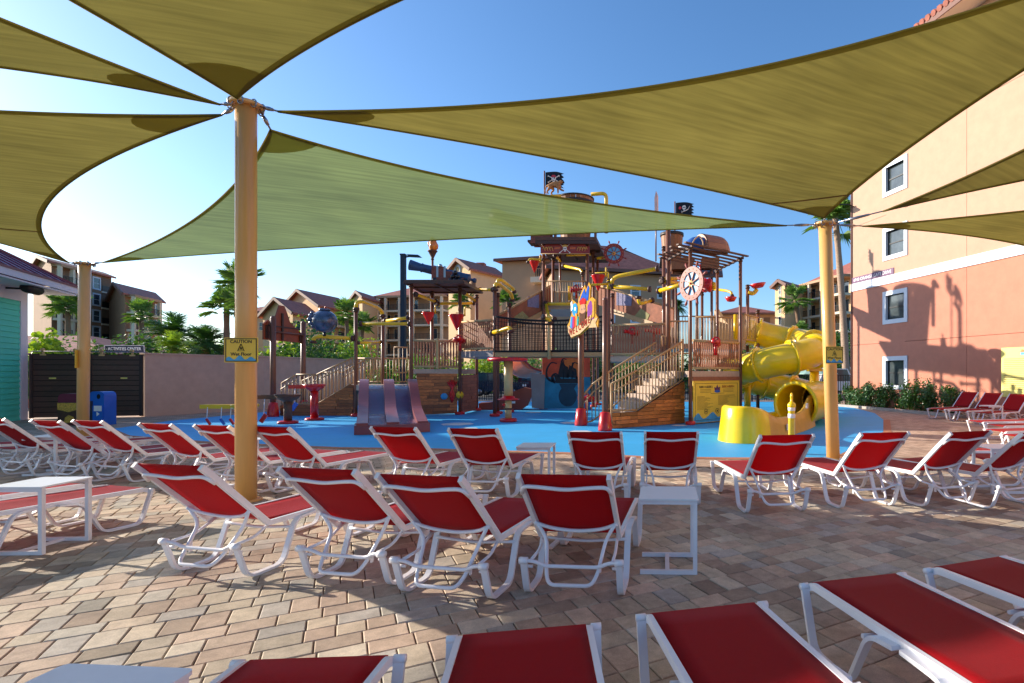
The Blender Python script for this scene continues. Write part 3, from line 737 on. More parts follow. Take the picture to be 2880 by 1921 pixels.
# ================================================================== SIDE TABLES
def make_table():
    t = thing('side_table', 'x', 'side table')
    pts = []
    for (sx, sy) in ((1, 1), (-1, 1), (-1, -1), (1, -1)):
        a0 = {(1, 1): 0, (-1, 1): 90, (-1, -1): 180, (1, -1): 270}[(sx, sy)]
        pts += circ(sx*(0.245-0.025), sy*(0.25-0.025), 0.025, n=4, a0=a0, a1=a0+90)
    q = MB(); q.poly([V((a, b, 0.612)) for a, b in pts], (0, 0, 0.014)); q.build('table_top', 'white_top', t)
    for s_ in (-1, 1):
        y = s_*0.215
        q = MB(); q.box((0.0, y, 0.593), (0.47, 0.034, 0.034)); q.build('top_bar', 'white_metal', t)
        q = MB(); q.box((0.218, y, 0.305), (0.034, 0.036, 0.540)); q.build('leg', 'white_metal', t)
        q = MB(); q.box((0.0, y, 0.0185), (0.47, 0.034, 0.033)); q.build('foot_bar', 'white_metal', t)
    q = MB(); q.box((-0.01, 0, 0.0185), (0.036, 0.394, 0.026)); q.build('base_bar', 'white_metal', t)
    return t
TB = make_table(); tb_used = False
def put_table(x, y, rz, label):
    global tb_used
    o = TB if not tb_used else copy_tree(TB); tb_used = True
    o.location = (x, y, 0); o.rotation_euler = (0, 0, R(rz)); o['label'] = label; o['category'] = 'side table'
put_table(0.205, 4.70, -2, 'white C-shaped side table between a front lounger and the open paving')
put_table(-5.72, 5.17, 2, 'white C-shaped side table standing over the pair of flat loungers')
q_ = gp(1232, 1022, 0.62); put_table(q_.x, q_.y, 0, 'small white side table alone at the edge of the splash pad')
put_table(-1.82, 1.66, -4, 'white side table top beside the nearest flat lounger, skylit blue')
q_ = gp(102, 1004, 0.62); put_table(q_.x-0.1, q_.y+0.2, 10, 'white side table within the tight lounger row, by the bins')
q_ = gp(556, 1009, 0.62); put_table(q_.x, q_.y+0.15, 10, 'white side table half hidden behind the large signed post')
put_table(5.0, 7.7, 180, 'white side table by the flat loungers right of the pad edge post')
put_table(11.2, 17.6, 5, 'white side table in front of the lounger trio by the hedge')
# ================================================================== BUILDINGS
def plan(px, Y): return V(((px-CX)/F*Y, Y, 0))
class Seg(Plane2):
    def __init__(s, a, b):
        a, b = V(a), V(b); super().__init__((a.x, a.y, 0), (b.x-a.x, b.y-a.y, 0)); s.L = (b-a).to_2d().length
    def s_of(s, px):
        k = (px-CX)/F; return (k*s.o.y-s.o.x)/(s.r.x-k*s.r.y)
    def z_of(s, px, py):
        q = s.p(s.s_of(px), 0); return H+(HY-py)/F*q.y
def slab(sg, root, a0, z0, a1, z1, d0, d1, m, name='wall', kind=None):
    q = MB(); sg.rect(q, a0, z0, a1, z1, d0, d1); return q.build(name, m, root, kind)
def window(sg, root, a0, z0, a1, z1, d=0.0, fr=0.14, proud=0.06, frame='hotel_trim', pane='glass', mull=True):
    q = MB()
    for (x0, y0, x1, y1) in ((a0-fr, z1, a1+fr, z1+fr), (a0-fr, z0-fr, a1+fr, z0), (a0-fr, z0, a0, z1), (a1, z0, a1+fr, z1)): sg.rect(q, x0, y0, x1, y1, d-0.02, d+proud)
    f = q.build('window', frame, root)
    q = MB(); sg.rect(q, a0, z0, a1, z1, d-0.04, d+0.012); q.build('pane', pane, f)
    if mull:
        q = MB(); sg.rect(q, a0, (z0+z1)/2-0.03, a1, (z0+z1)/2+0.03, d+0.013, d+0.04); q.build('glazing_bar', frame, f)
    return f

# ---- peach and salmon building on the right, long side towards the pad
WA, WB = V((10.74, 28.26, 0)), V((10.74+0.2936*34, 28.26-0.956*34, 0))
rb = Seg(WA, WB)
big = thing('hotel_building', 'tall salmon and peach stucco building with white band and street name', 'building', WA)
WIN = [(0.92, 2.47), (4.0, 5.55), (7.02, 8.57), (10.05, 11.6), (13.1, 14.6)]
wx0, wx1 = 2.31+0.2, 3.87-0.2
core = MB(); rb.rect(core, 0, 0, 34, 15.9, -9, -0.16); core.build('wall_core', 'hotel_wall_dark', big)
zs_l = [0, 3.12, 5.9]; zs_u = [6.29, 9.2, 12.3, 15.9]; J = 0.008
def panel(a0, a1, z0, z1, m): slab(rb, big, a0+J, z0+J, a1-J, z1-J, -0.158, 0, m, 'wall_panel')
for (a0, a1) in ((0, wx0), (wx1, 6.96), (6.96, 14), (14, 21), (21, 28), (28, 34)):
    for zl, m in ((zs_l, 'salmon_wall'), (zs_u, 'peach_wall')):
        for i in range(len(zl)-1):
            e0 = 0 if (a0, a1) != (0, wx0) else -J
            panel(a0, a1, zl[i], zl[i+1], m)
cuts = []
zz = 0
for (a, b) in WIN:
    if zz < 5.9 <= a: cuts += [(zz, 5.9, 'salmon_wall'), (6.29, a+0.2, 'peach_wall')]
    else: cuts.append((zz, a+0.2, 'salmon_wall' if zz < 5.9 else 'peach_wall'))
    zz = b-0.2
cuts.append((zz, 15.9, 'peach_wall'))
for (z0, z1, m) in cuts: slab(rb, big, wx0-J, z0, wx1+J, z1, -0.157, -0.001, m, 'wall_panel')
slab(rb, big, -0.03, 5.9, 34, 6.29, -0.15, 0.05, 'white_trim', 'belt_course')
for (a, b) in WIN:
    z0, z1 = a+0.2, b-0.2
    q = MB()
    for (x0, y0, x1, y1) in ((wx0-0.2, z1, wx1+0.2, z1+0.2), (wx0-0.2, z0-0.2, wx1+0.2, z0), (wx0-0.2, z0, wx0, z1), (wx1, z0, wx1+0.2, z1)): rb.rect(q, x0, y0, x1, y1, -0.14, 0.045)
    f = q.build('window', 'white_trim', big)
    q = MB(); rb.rect(q, wx0, z0, wx1, z1, -0.154, -0.125); q.build('pane', 'glass_win', f)
    q = MB(); rb.rect(q, wx0, (z0+z1)/2-0.025, wx1, (z0+z1)/2+0.025, -0.124, -0.095); rb.rect(q, wx0, z0, wx0+0.04, z1, -0.124, -0.10); rb.rect(q, wx1-0.04, z0, wx1, z1, -0.124, -0.10); q.build('sash', 'dark_metal', f)
q = MB(); q.tube([rb.p(0.04, 0, 0.03), rb.p(0.04, 15.8, 0.03)], 0.045, 8); q.build('downpipe', 'roof_fascia', big)
# eave, soffit and tiles
slab(rb, big, -0.8, 15.9, 34, 16.05, -9, 0.95, 'hotel_trim', 'soffit'); slab(rb, big, -0.85, 15.85, 34, 16.15, 0.95, 1.0, 'roof_fascia', 'fascia')
q = MB()
for k in range(110):
    a = -0.85+k*0.3
    c0, c1 = rb.p(a, 16.15, 1.06), rb.p(a, 18.2, -4.5); q.tube([c0, c1], 0.13, 6)
q.build('roof_tile', 'roof_tile', big, 'stuff')
q = MB(); q.poly([rb.p(-0.9, 16.1, 1.0), rb.p(34, 16.1, 1.0), rb.p(34, 18.2, -4.6), rb.p(-0.9, 18.2, -4.6)], (0, 0, 0.06)); q.build('roof', 'roof_tile', big)
# address board
ad = thing('address_sign', 'purple board reading 6940 ORANGE GATE DRIVE above the white band', 'sign', rb.p(0.1, 6.3, 0))
q = MB(); rb.rect(q, 0.06, 6.31, 3.02, 6.60, 0.0, 0.03); q.build('board', 'sign_purple', ad)
text('6940 ORANGE GATE DRIVE', 0.22, 'white_ink', rb.p(1.54, 6.452, 0.031), rb.r, rb.u, ad, bold=0.0, sx=1.0)
# flood light at the corner
fl = thing('flood_light', 'dark flat flood light bracketed to the corner of the peach wall', 'lamp', rb.p(0.15, 10.4, 0))
zf = rb.z_of(1962, 470)
MB().tube(fillet([rb.p(0.2, zf-0.1, 0), rb.p(0.2, zf, 0.3), rb.p(-0.2, zf+0.08, 0.75)], 0.1), 0.03, 6).build('arm', 'dark_metal', fl)
MB().box(rb.p(-0.45, zf+0.16, 1.0), (0.75, 0.5, 0.08), rz=R(20)).build('head', 'dark_metal', fl)
# yellow rule board on the wall
yb = thing('rules_board', 'pale yellow rules board with rows of print on the salmon wall', 'sign', rb.p(9.4, 0.9, 0))
b0, b1, bz0, bz1 = 8.5, 10.4, 0.8, 2.6
slab(rb, yb, b0, bz0, b1, bz1, 0.03, 0.06, 'sign_pale', 'board')
q = MB()
for k in range(17):
    z = bz1-0.42-k*0.068
    rb.rect(q, b0+0.1, z, b0+0.1+random.uniform(0.9, 1.65), z+0.02, 0.06, 0.063)
q.build('print_line', 'ink_grey', yb)
q = MB(); rb.rect(q, b0+0.75, bz1-0.28, b0+1.15, bz1-0.18, 0.06, 0.064); q.build('logo_band', 'wave_blue', yb)
q = MB(); rb.shape(q, [(b0+0.72, bz1-0.18), (b0+1.18, bz1-0.18), (b0+1.1, bz1-0.08), (b0+0.95, bz1-0.13), (b0+0.8, bz1-0.07)], 0.06, 0.064); q.build('logo_mark', 'orange_ink', yb)

# ---- teal clapboard kiosk at the left
K0 = V((-22.4, 19.7, 0)); kd = V((0.508, -1, 0)).normalized()
ks = Seg(K0+kd*7, K0)
kio = thing('kiosk_building', 'teal clapboard kiosk with white corner trim and purple metal roof', 'building', K0)
zt = 4.65
q = MB(); ks.rect(q, 0, 0, ks.L, zt, -6, -0.03); q.build('wall', 'white_trim', kio)
nb = 24
for k in range(nb):
    z0 = zt/nb*k; z1 = z0+zt/nb
    q = MB(); q.add([ks.p(0, z0, 0.035), ks.p(ks.L-0.42, z0, 0.035), ks.p(ks.L-0.42, z1, 0.004), ks.p(0, z1, 0.004), ks.p(0, z0, -0.025), ks.p(ks.L-0.42, z0, -0.025), ks.p(ks.L-0.42, z1, -0.025), ks.p(0, z1, -0.025)], [(0, 1, 2, 3), (7, 6, 5, 4), (0, 4, 5, 1), (1, 5, 6, 2), (2, 6, 7, 3), (3, 7, 4, 0)])
    q.build('siding_board', 'teal_board', kio)
slab(ks, kio, ks.L-0.42, 0, ks.L+0.03, zt, -0.2, 0.05, 'white_trim', 'corner_trim')
slab(ks, kio, 0, zt-0.42, ks.L-0.42, zt, -0.02, 0.06, 'white_trim', 'frieze_board')
ov = 1.0
e0 = ks.p(-1, zt, ov); e1 = ks.p(ks.L+ov, zt, ov); e2 = ks.p(ks.L+ov, zt, -6); rg1 = ks.p(ks.L-2.6, zt+2.35, -2.6); rg0 = ks.p(-1, zt+2.35, -2.6)
q = MB(); q.poly([e0, e1, e2, ks.p(-1, zt, -6)], (0, 0, 0.05)); q.build('soffit', 'white_trim', kio)
q = MB(); ks.rect(q, -1, zt+0.08, ks.L+ov+0.03, zt+0.30, ov, ov+0.05); q.poly([e1+V((0, 0, 0.04)), e2+V((0, 0, 0.04)), e2+V((0, 0, 0.30)), e1+V((0, 0, 0.30))], ks.r*0.05); q.build('fascia', 'white_trim', kio)
up = V((0, 0, 0.33))
n = 14
for k in range(n):
    f0, f1 = k/n, (k+1)/n
    a, b = e0.lerp(e1, f0)+up, e0.lerp(e1, f1)+up
    def rid(f):
        p = e0.lerp(e1, f); sx = (p-ks.o).dot(ks.r); lim = ks.L-2.6
        if sx <= lim: return ks.p(sx, zt+2.35, -2.6)
        tt = (ks.L+ov-sx)/(ov+2.6); return e1.lerp(rg1, tt)
    c, d = rid(f1)+up, rid(f0)+up
    q = MB(); q.poly([a, b, c, d], (0, 0, 0.03)); rp_ = q.build('roof_panel', 'purple_roof', kio)
    q = MB(); q.beam(a+V((0, 0, 0.045)), d+V((0, 0, 0.045)), 0.035, 0.05); q.build('roof_seam', 'purple_seam', rp_)
q = MB(); q.poly([e1+up, e2+up, ks.p(ks.L-2.6, zt+2.35, -3.4)+up, rg1+up], (0, 0, 0.03)); q.build('roof_panel', 'purple_roof', kio)
q = MB(); q.beam(e1+up+V((0, 0, 0.05)), rg1+up+V((0, 0, 0.05)), 0.16, 0.07); q.build('hip_cap', 'purple_seam', kio)
q = MB(); ks.rect(q, -1, zt+0.30, ks.L+ov+0.06, zt+0.37, ov-0.1, ov+0.09); q.build('drip_edge', 'purple_seam', kio)
spk = at(45, 655, 18.75)
sp = thing('speaker', 'black tubular outdoor speaker fixed under the kiosk eave', 'speaker', spk)
sc = ks.p((spk-ks.o).dot(ks.r)-0.1, spk.z-0.12, 0.7)
LOC[sp.name] = V(spk)
MB().lathe(sc, [(0.05, -0.45), (0.15, -0.42), (0.17, -0.3), (0.17, 0.36), (0.14, 0.4), (0.04, 0.42)], 14, m=axis_m(ks.r)).build('body', 'dark_metal', sp)
MB().beam(sc-ks.n*0.7, sc, 0.06, 0.06).build('bracket', 'dark_metal', sp)

# ---- dark plank gates and tan wall
GA, GB = V((-22.42, 19.78, 0)), V((-19.2, 20.9, 0)); gs = Seg(GA, GB); gm = gs.L/2
for k in range(2):
    a0, a1 = (0.05, gm-0.03) if k == 0 else (gm+0.03, gs.L-0.05)
    gt = thing('sliding_gate', ['dark brown plank sliding gate leaf beside the teal kiosk', 'dark brown plank sliding gate leaf against the tan wall'][k], 'gate', gs.p((a0+a1)/2, 0, 0))
    nb = 12; zt_ = 2.38
    for i in range(nb):
        z0 = 0.05+(zt_-0.05)/nb*i; z1 = z0+(zt_-0.05)/nb-0.022
        q = MB(); gs.rect(q, a0+0.10, z0, a1-0.10, z1, -0.03, 0.0); q.build('plank', 'gate_plank', gt)
    slab(gs, gt, a0, 0.03, a0+0.10, zt_, -0.05, 0.025, 'gate_frame', 'stile'); slab(gs, gt, a1-0.10, 0.03, a1, zt_, -0.05, 0.025, 'gate_frame', 'stile')
    slab(gs, gt, a0+0.1, 0.06, a1-0.1, zt_, -0.05, -0.032, 'hole', 'backing')
    m_ = a0+0.55 if k == 0 else a0+0.95
    slab(gs, gt, m_, 1.46, m_+0.2, 1.51, 0.0, 0.008, 'sign_pale', 'warning_label')
    slab(gs, gt, (a1-0.075 if k == 0 else a0+0.03), 0.85, (a1-0.03 if k == 0 else a0+0.075), 1.15, 0.025, 0.06, 'dark_metal', 'handle')
    for h_ in (a0+0.35, a1-0.35): 
        q = MB(); gs.rect(q, h_, zt_, h_+0.06, zt_+0.17, -0.02, 0.01); q.lathe(gs.p(h_+0.03, zt_+0.15, 0.02), [(0.0, -0.03), (0.06, -0.03), (0.06, 0.03), (0.0, 0.03)], 10, m=axis_m(gs.n), cap=False); gs.rect(q, h_-0.05, zt_-0.06, h_+0.12, zt_, 0.0, 0.015); q.build('roller', 'tan_post', gt)
rl = thing('gate_rail', 'thin steel rail carrying the gate rollers', 'rail', gs.p(0, 2.46, 0))
MB().tube([gs.p(-0.1, 2.47, 0.02), gs.p(gs.L+0.05, 2.47, 0.02)], 0.018, 6).build('bar', 'steel', rl)
tw = thing('garden_wall', 'tan rendered wall running behind the play area', 'wall', GB)
for (a, b, h_) in ((V((-19.2, 20.92, 0)), V((-17.6, 25.2, 0)), 2.40), (V((-17.6, 25.2, 0)), V((-16.9, 33, 0)), 2.42)):
    sg = Seg(a, b); slab(sg, tw, 0, -0.05, sg.L, h_, -0.25, 0, 'tan_wall', 'wall'); slab(sg, tw, -0.03, h_, sg.L+0.03, h_+0.06, -0.29, 0.04, 'tan_wall', 'coping')
# activities centre: low tiled roof and sign just beyond the gates
ac = thing('activity_building', 'low building with tiled roof beyond the dark gates', 'building', (-27, 27, 0))
q = MB(); q.box((-31.5, 29, 1.2), (10, 5, 2.5)); q.build('wall', 'hotel_base', ac)
q = MB(); q.poly([(-37, 26.0, 2.55), (-26.0, 26.0, 2.55), (-29.6, 29, 3.6), (-37, 29, 3.6)], (0, 0, 0.08)); q.poly([(-26.0, 26.0, 2.55), (-26.0, 32, 2.55), (-29.6, 29, 3.6)], (0, 0, 0.08)); q.build('roof', 'roof_tile', ac)
asn = thing('activity_sign', 'dark sign reading ACTIVITIES CENTER above the gate', 'sign', (-22, 25.5, 2.5))
ap = Plane2(at(286, 801, 25.6), (1, 0.02, 0), (-0.05, 0, 1))
LOC[asn.name] = V((-22, 25.5, 2.5))
q = MB(); ap.rect(q, -0.92, -0.17, 0.92, 0.17, -0.03, 0); q.build('board', 'sign_navy', asn)
q = MB()
for (x0, y0, x1, y1) in ((-0.92, 0.15, 0.92, 0.17), (-0.92, -0.17, 0.92, -0.15), (-0.92, -0.15, -0.90, 0.15), (0.90, -0.15, 0.92, 0.15)): ap.rect(q, x0, y0, x1, y1, 0, 0.01)
q.build('border_line', 'white_ink', asn)
text('ACTIVITIES CENTER', 0.2, 'white_ink', ap.p(0, 0, 0.004), ap.r, ap.u, asn, bold=0.004, sx=0.86)

# ---- the far hotels
def roofpoly(root, pts, th=0.35, m='roof_tile'):
    q = MB(); q.poly(pts, (0, 0, th)); return q.build('roof', m, root)
def gable_house(name, label, a, b, c, ez, rz, floors=(), over=0.9, wm='hotel_wall_light'):
    """gable end a-b, long front b-c"""
    a, b, c = V(a), V(b), V(c); root = thing(name, label, 'building', b)
    d = c+(a-b); m0 = (a+b)/2; m1 = (c+d)/2; Z = V((0, 0, 1))
    q = MB(); q.add([a, b, c, d]+[p+Z*ez for p in (a, b, c, d)]+[m0+Z*rz, m1+Z*rz], [(0, 1, 5, 8, 4), (1, 2, 6, 5), (2, 3, 7, 9, 6), (3, 0, 4, 7), (4, 8, 9, 7), (5, 6, 9, 8)]); q.build('wall', wm, root)
    ax = (c-b).normalized(); r0 = m0+Z*rz-ax*over; r1 = m1+Z*rz+ax*over
    for (p, q_) in ((b, c), (a, d)):
        o_ = (p-m0).normalized()*over; dz = -Z*((rz-ez)*over/(p-m0).length)
        roofpoly(root, [p+Z*ez+o_+dz-ax*over, q_+Z*ez+o_+dz+ax*over, r1, r0], 0.3)
        q = MB(); q.beam(p+Z*(ez+0.1)+o_+dz-ax*(over+0.05), r0-ax*0.05+Z*0.1, 0.2, 0.5); q.build('bargeboard', 'roof_fascia', root)
    return root, Seg(b, c), Seg(a, b)
def block(name, label, a, b, depth, z1, m='hotel_wall', roof=None, rh=3.0, over=0.8, z0=0):
    sg = Seg(a, b); root = thing(name, label, 'building', a)
    slab(sg, root, 0, z0, sg.L, z1, -depth, 0, m, 'wall')
    if roof == 'hip':
        e = [sg.p(-over, z1, over), sg.p(sg.L+over, z1, over), sg.p(sg.L+over, z1, -depth-over), sg.p(-over, z1, -depth-over)]
        i = min(depth/2+over, sg.L/2); r0, r1 = sg.p(i-over, z1+rh, -depth/2), sg.p(max(sg.L-i+over, i-over+0.05), z1+rh, -depth/2)
        for pts in ([e[0], e[1], r1, r0], [e[1], e[2], r1], [e[3], e[0], r0], [e[2], e[3], r0, r1]): roofpoly(root, pts)
        slab(sg, root, -over, z1-0.05, sg.L+over, z1+0.3, over, over+0.1, 'roof_fascia', 'fascia')
    return root, sg
def balconies(root, sg, a0, a1, floors, fh, z0, cols, proj=2.0, wall='hotel_wall'):
    """an open gallery standing in front of the wall: floor slabs, columns and railings, doors behind"""
    for k in range(floors):
        z = z0+fh*k
        slab(sg, root, a0, z-0.25, a1, z+0.12, 0.02, proj, 'hotel_trim', 'balcony_slab')
        for i in range(len(cols)-1):
            c0, c1 = cols[i], cols[i+1]; q = MB()
            q.beam(sg.p(c0, z+1.15, proj-0.12), sg.p(c1, z+1.15, proj-0.12), 0.07, 0.07)
            nb = max(2, int((c1-c0)/0.28))
            for j in range(nb): q.beam(sg.p(c0+(c1-c0)*j/nb, z+0.12, proj-0.12), sg.p(c0+(c1-c0)*j/nb, z+1.15, proj-0.12), 0.05, 0.05, up=sg.n)
            q.build('railing', 'dark_metal', root, 'stuff')
            w_ = min(1.5, (c1-c0)*0.4); cm = c0+(c1-c0)*random.choice((0.32, 0.5, 0.66))
            window(sg, root, cm-w_/2, z+0.2, cm+w_/2, z+2.25, 0.0, 0.1, 0.05, 'hotel_trim', 'glass', False)
    for c in cols:
        q = MB(); q.beam(sg.p(c, z0-3, proj-0.25), sg.p(c, z0+fh*floors-0.2, proj-0.25), 0.42, 0.42, up=sg.n); q.build('column', 'hotel_trim', root)
    slab(sg, root, a0-0.2, z0+fh*floors-0.3, a1+0.2, z0+fh*floors+0.1, -0.05, proj+0.05, 'hotel_wall', 'top_beam')

# H1: left hotel
fh = 2.8
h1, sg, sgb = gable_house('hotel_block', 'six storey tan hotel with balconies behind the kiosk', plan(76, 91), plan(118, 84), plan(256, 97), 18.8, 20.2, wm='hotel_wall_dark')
zt = 18.6
balconies(h1, sg, sg.s_of(120), sg.s_of(182), 6, fh, zt-6*fh, [sg.s_of(x) for x in (120, 150, 182)], 1.2)
s0, s1 = sg.s_of(213), sg.s_of(229)
for k in range(6): window(sg, h1, s0+0.1, zt-fh*(k+1)+0.5, s1-0.1, zt-fh*(k+1)+2.2, 0, 0.25, 0.1, 'white_trim')
for k in range(6):
    z = zt-fh*(k+1); slab(sg, h1, sg.s_of(233), z+0.25, sg.s_of(252), z+2.65, 0.0, 0.08, 'recess', 'screened_porch'); slab(sg, h1, sg.s_of(232), z-0.05, sg.s_of(253), z+0.2, 0.0, 0.2, 'hotel_trim', 'porch_slab')
    slab(sg, h1, sg.s_of(233), z+0.25, sg.s_of(252), z+1.2, 0.081, 0.12, 'dark_metal', 'porch_railing')
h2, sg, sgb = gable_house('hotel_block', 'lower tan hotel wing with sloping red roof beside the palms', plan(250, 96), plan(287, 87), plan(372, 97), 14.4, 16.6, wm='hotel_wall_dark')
balconies(h2, sg, sg.s_of(290), sg.s_of(350), 5, fh, 14.3-5*fh, [sg.s_of(x) for x in (290, 320, 350)], 1.2)
for k in range(5): window(sg, h2, sg.s_of(356), 14.3-fh*(k+1)+0.6, sg.s_of(367), 14.3-fh*(k+1)+2.1, 0, 0.25, 0.1, 'white_trim')
# M: gabled houses
m2, sf, sgb = gable_house('gabled_house', 'large gabled house with long maroon roof behind the backward sign', plan(648, 106), plan(734, 98), plan(814, 108), 13.9, 17.1)
for k in range(4): window(sf, m2, 1.5, 10.9-3*k, 3.2, 12.6-3*k, 0, 0.15, 0.08); window(sf, m2, 5, 10.9-3*k, 6.8, 12.6-3*k, 0, 0.15, 0.08)
slab(sf, m2, 0.5, 10.3, sf.L-0.3, 10.6, 0.02, 1.6, 'hotel_trim', 'balcony_slab'); slab(sf, m2, 0.5, 7.3, sf.L-0.3, 7.6, 0.02, 1.6, 'hotel_trim', 'balcony_slab')
m1, sf, sgb = gable_house('gabled_house', 'smaller gabled house with hipped maroon roof left of the large gable', plan(604, 93), plan(672, 88), plan(728, 95), 11.6, 14.0)
for k in range(3): window(sf, m1, 0.8, 8.6-3*k, 2.2, 10.3-3*k, 0, 0.15, 0.08)
window(sgb, m1, 1.2, 8.7, 2.0, 10.2, 0, 0.2, 0.08, 'white_trim')
m3, sg = block('house_block', 'small flat fronted tan house at the edge of the gabled pair', plan(560, 99), plan(626, 99), 8, 12.6, 'hotel_wall_light', 'hip', 1.6)
window(sg, m3, sg.s_of(596), 9.6, sg.s_of(604), 10.9, 0, 0.12, 0.06)
# N: stair tower and gallery wing
nT, sf, sgb = gable_house('stair_tower', 'narrow gabled stair tower with an arched window beside the gallery wing', plan(808, 103), plan(832, 100), plan(874, 108), 15.7, 16.8, over=0.6)
window(sgb, nT, sgb.L*0.35, 13.2, sgb.L*0.62, 15.0, 0, 0.2, 0.1, 'white_trim')
a, b = plan(872, 109), plan(1040, 106); zt = H+(HY-683)/F*108; fh = 2.85
nW, sg = block('hotel_wing', 'cream hotel wing of open balconies behind the cannon roof', a, b, 14, zt, 'hotel_wall', 'hip', 3.6)
balconies(nW, sg, sg.s_of(884), sg.s_of(1030), 6, fh, zt-6*fh, [sg.s_of(x) for x in (884, 902, 933, 964, 1028)], 2.4)
# O: plain gabled block right of it
oB, sf, sgb = gable_house('gabled_block', 'plain tan block with an oculus gable behind the cannon', plan(1030, 90), plan(1080, 86), plan(1156, 93), H+(HY-620)/F*87, H+(HY-598)/F*88, over=0.7)
c = (sgb.L*0.45, H+(HY-611)/F*87)
q = MB(); q.lathe(sgb.p(c[0], c[1]-0.4, 0.0), [(0.55, -0.1), (0.9, -0.1), (0.9, 0.15), (0.55, 0.15)], 18, m=axis_m(sgb.n), cap=False); q.build('oculus', 'white_trim', oB)
q = MB(); q.box(sf.p(sf.L*0.8, H+(HY-608)/F*88, -3.5), (1.3, 1.3, 2.6)); q.build('chimney', 'hotel_base', oB)
slab(sf, oB, sf.L*0.05, 14.6, sf.L*0.14, 16.6, 0.0, 0.06, 'recess', 'louvre')
# P: the two roofed blocks behind the bucket tower
a, b = plan(1153, 72), plan(1278, 70); zt = H+(HY-598)/F*71
pB, sg = block('hotel_block', 'plain tan hotel block with tiled eave behind the left ramp', a, b, 16, zt, 'hotel_wall', 'hip', 1.0)
s0, s1 = sg.s_of(1229), sg.s_of(1268)
slab(sg, pB, s0, 14.0, s1, 16.1, 0.0, 0.06, 'recess', 'stair_opening'); slab(sg, pB, s0, 13.3, s1, 14.0, 0.0, 1.4, 'hotel_trim', 'balcony_slab')
q = MB(); q.beam(sg.p(s0, 15.05, 1.3), sg.p(s1, 15.05, 1.3), 0.06, 0.06)
for k in range(10): q.beam(sg.p(s0+(s1-s0)*k/9, 14.0, 1.3), sg.p(s0+(s1-s0)*k/9, 15.05, 1.3), 0.04, 0.04, up=sg.n)
q.build('railing', 'tan_rail', pB, 'stuff')
# someone in dark clothes on that balcony
mat('skin_tone', (196, 146, 118), 0.6, 0.05); mat('dark_clothes', (34, 38, 50), 0.85, 0.15, 12); mat('dark_hair', (38, 28, 24), 0.8, 0.1)
pc = sg.p(sg.s_of(1242), 14.0, 0.75); ps = thing('person', 'person in dark shirt and trousers standing on the far balcony', 'person', pc)
me = bpy.data.meshes.new('body')
JN = [((0, 0, 0.98), 0.14), ((0, 0, 1.18), 0.135), ((0, 0, 1.40), 0.15), ((0, 0, 1.52), 0.06), ((0, -0.01, 1.64), 0.095), ((0, 0, 1.72), 0.085)]
JE = [(0, 1), (1, 2), (2, 3), (3, 4), (4, 5)]
for s_ in (-1, 1):
    k = len(JN); JN += [((0.10*s_, 0, 0.86), 0.095), ((0.11*s_, -0.02, 0.48), 0.065), ((0.11*s_, 0.02, 0.09), 0.045), ((0.12*s_, -0.14, 0.04), 0.035)]; JE += [(0, k), (k, k+1), (k+1, k+2), (k+2, k+3)]
    k = len(JN); JN += [((0.20*s_, 0, 1.40), 0.06), ((0.25*s_, 0.02, 1.14), 0.045), ((0.24*s_, -0.10, 0.92), 0.035), ((0.235*s_, -0.14, 0.83), 0.035)]; JE += [(2, k), (k, k+1), (k+1, k+2), (k+2, k+3)]
me.from_pydata([j[0] for j in JN], JE, []); po = bpy.data.objects.new('body', me); COL.objects.link(po); po.modifiers.new('s', 'SKIN'); po.modifiers.new('u', 'SUBSURF').levels = 2
for i, j in enumerate(JN): me.skin_vertices[0].data[i].radius = (j[1], j[1]*0.85)
me.skin_vertices[0].data[0].use_root = True
m2_ = bpy.data.meshes.new_from_object(po.evaluated_get(bpy.context.evaluated_depsgraph_get())); bpy.data.objects.remove(po); m2_.materials.clear()
for n_ in ('dark_clothes', 'skin_tone', 'dark_hair'): m2_.materials.append(MATS[n_])
for f in m2_.polygons:
    z, y = f.center.z, f.center.y
    f.material_index = 2 if z > 1.70 or (z > 1.58 and y > 0.02) else (1 if z > 1.49 or (abs(f.center.x) > 0.19 and z < 0.90) else 0)
po = bpy.data.objects.new('body', m2_); COL.objects.link(po); po.parent = ps
slab(sg, pB, 0.01, 5.0, sg.L-0.01, 5.12, 0.0, 0.03, 'hotel_wall_dark', 'string_course')
a, b = plan(1268, 62), plan(1552, 66); zt = H+(HY-626)/F*64
pC, sg = block('hotel_block', 'wide grey-tan hotel block with hipped tile roof behind the bucket tower', a, b, 14, zt, 'hotel_wall', 'hip', 4.4)
for (px, k) in ((1329, 0), (1459, 0), (1329, 1), (1459, 1), (1400, 1), (1520, 0)):
    s_ = sg.s_of(px); z = zt-2.7-3.0*k; window(sg, pC, s_-0.45, z, s_+0.45, z+1.15, 0, 0.2, 0.06, 'white_trim')
ph, sf2, sg2 = gable_house('gabled_block', 'raised gable rising above the hipped roof behind the ship wheel', plan(1330, 76), plan(1500, 80), plan(1520, 96), H+(HY-603)/F*78, H+(HY-574)/F*78, over=0.8)
# Q: low roofs to the right
a, b = plan(1655, 112), plan(1782, 112); zt = H+(HY-722)/F*112
qB, sg = block('hotel_block', 'low grey house with tiled roof beyond the yellow slide', a, b, 12, zt, 'hotel_wall', 'hip', 2.0)
window(sg, qB, sg.s_of(1742), zt-2.6, sg.s_of(1750), zt-1.0, 0, 0.2, 0.1, 'white_trim')
slab(sg, qB, sg.s_of(1754), zt-3, sg.s_of(1768), zt-0.6, 0.0, 0.06, 'recess', 'porch')
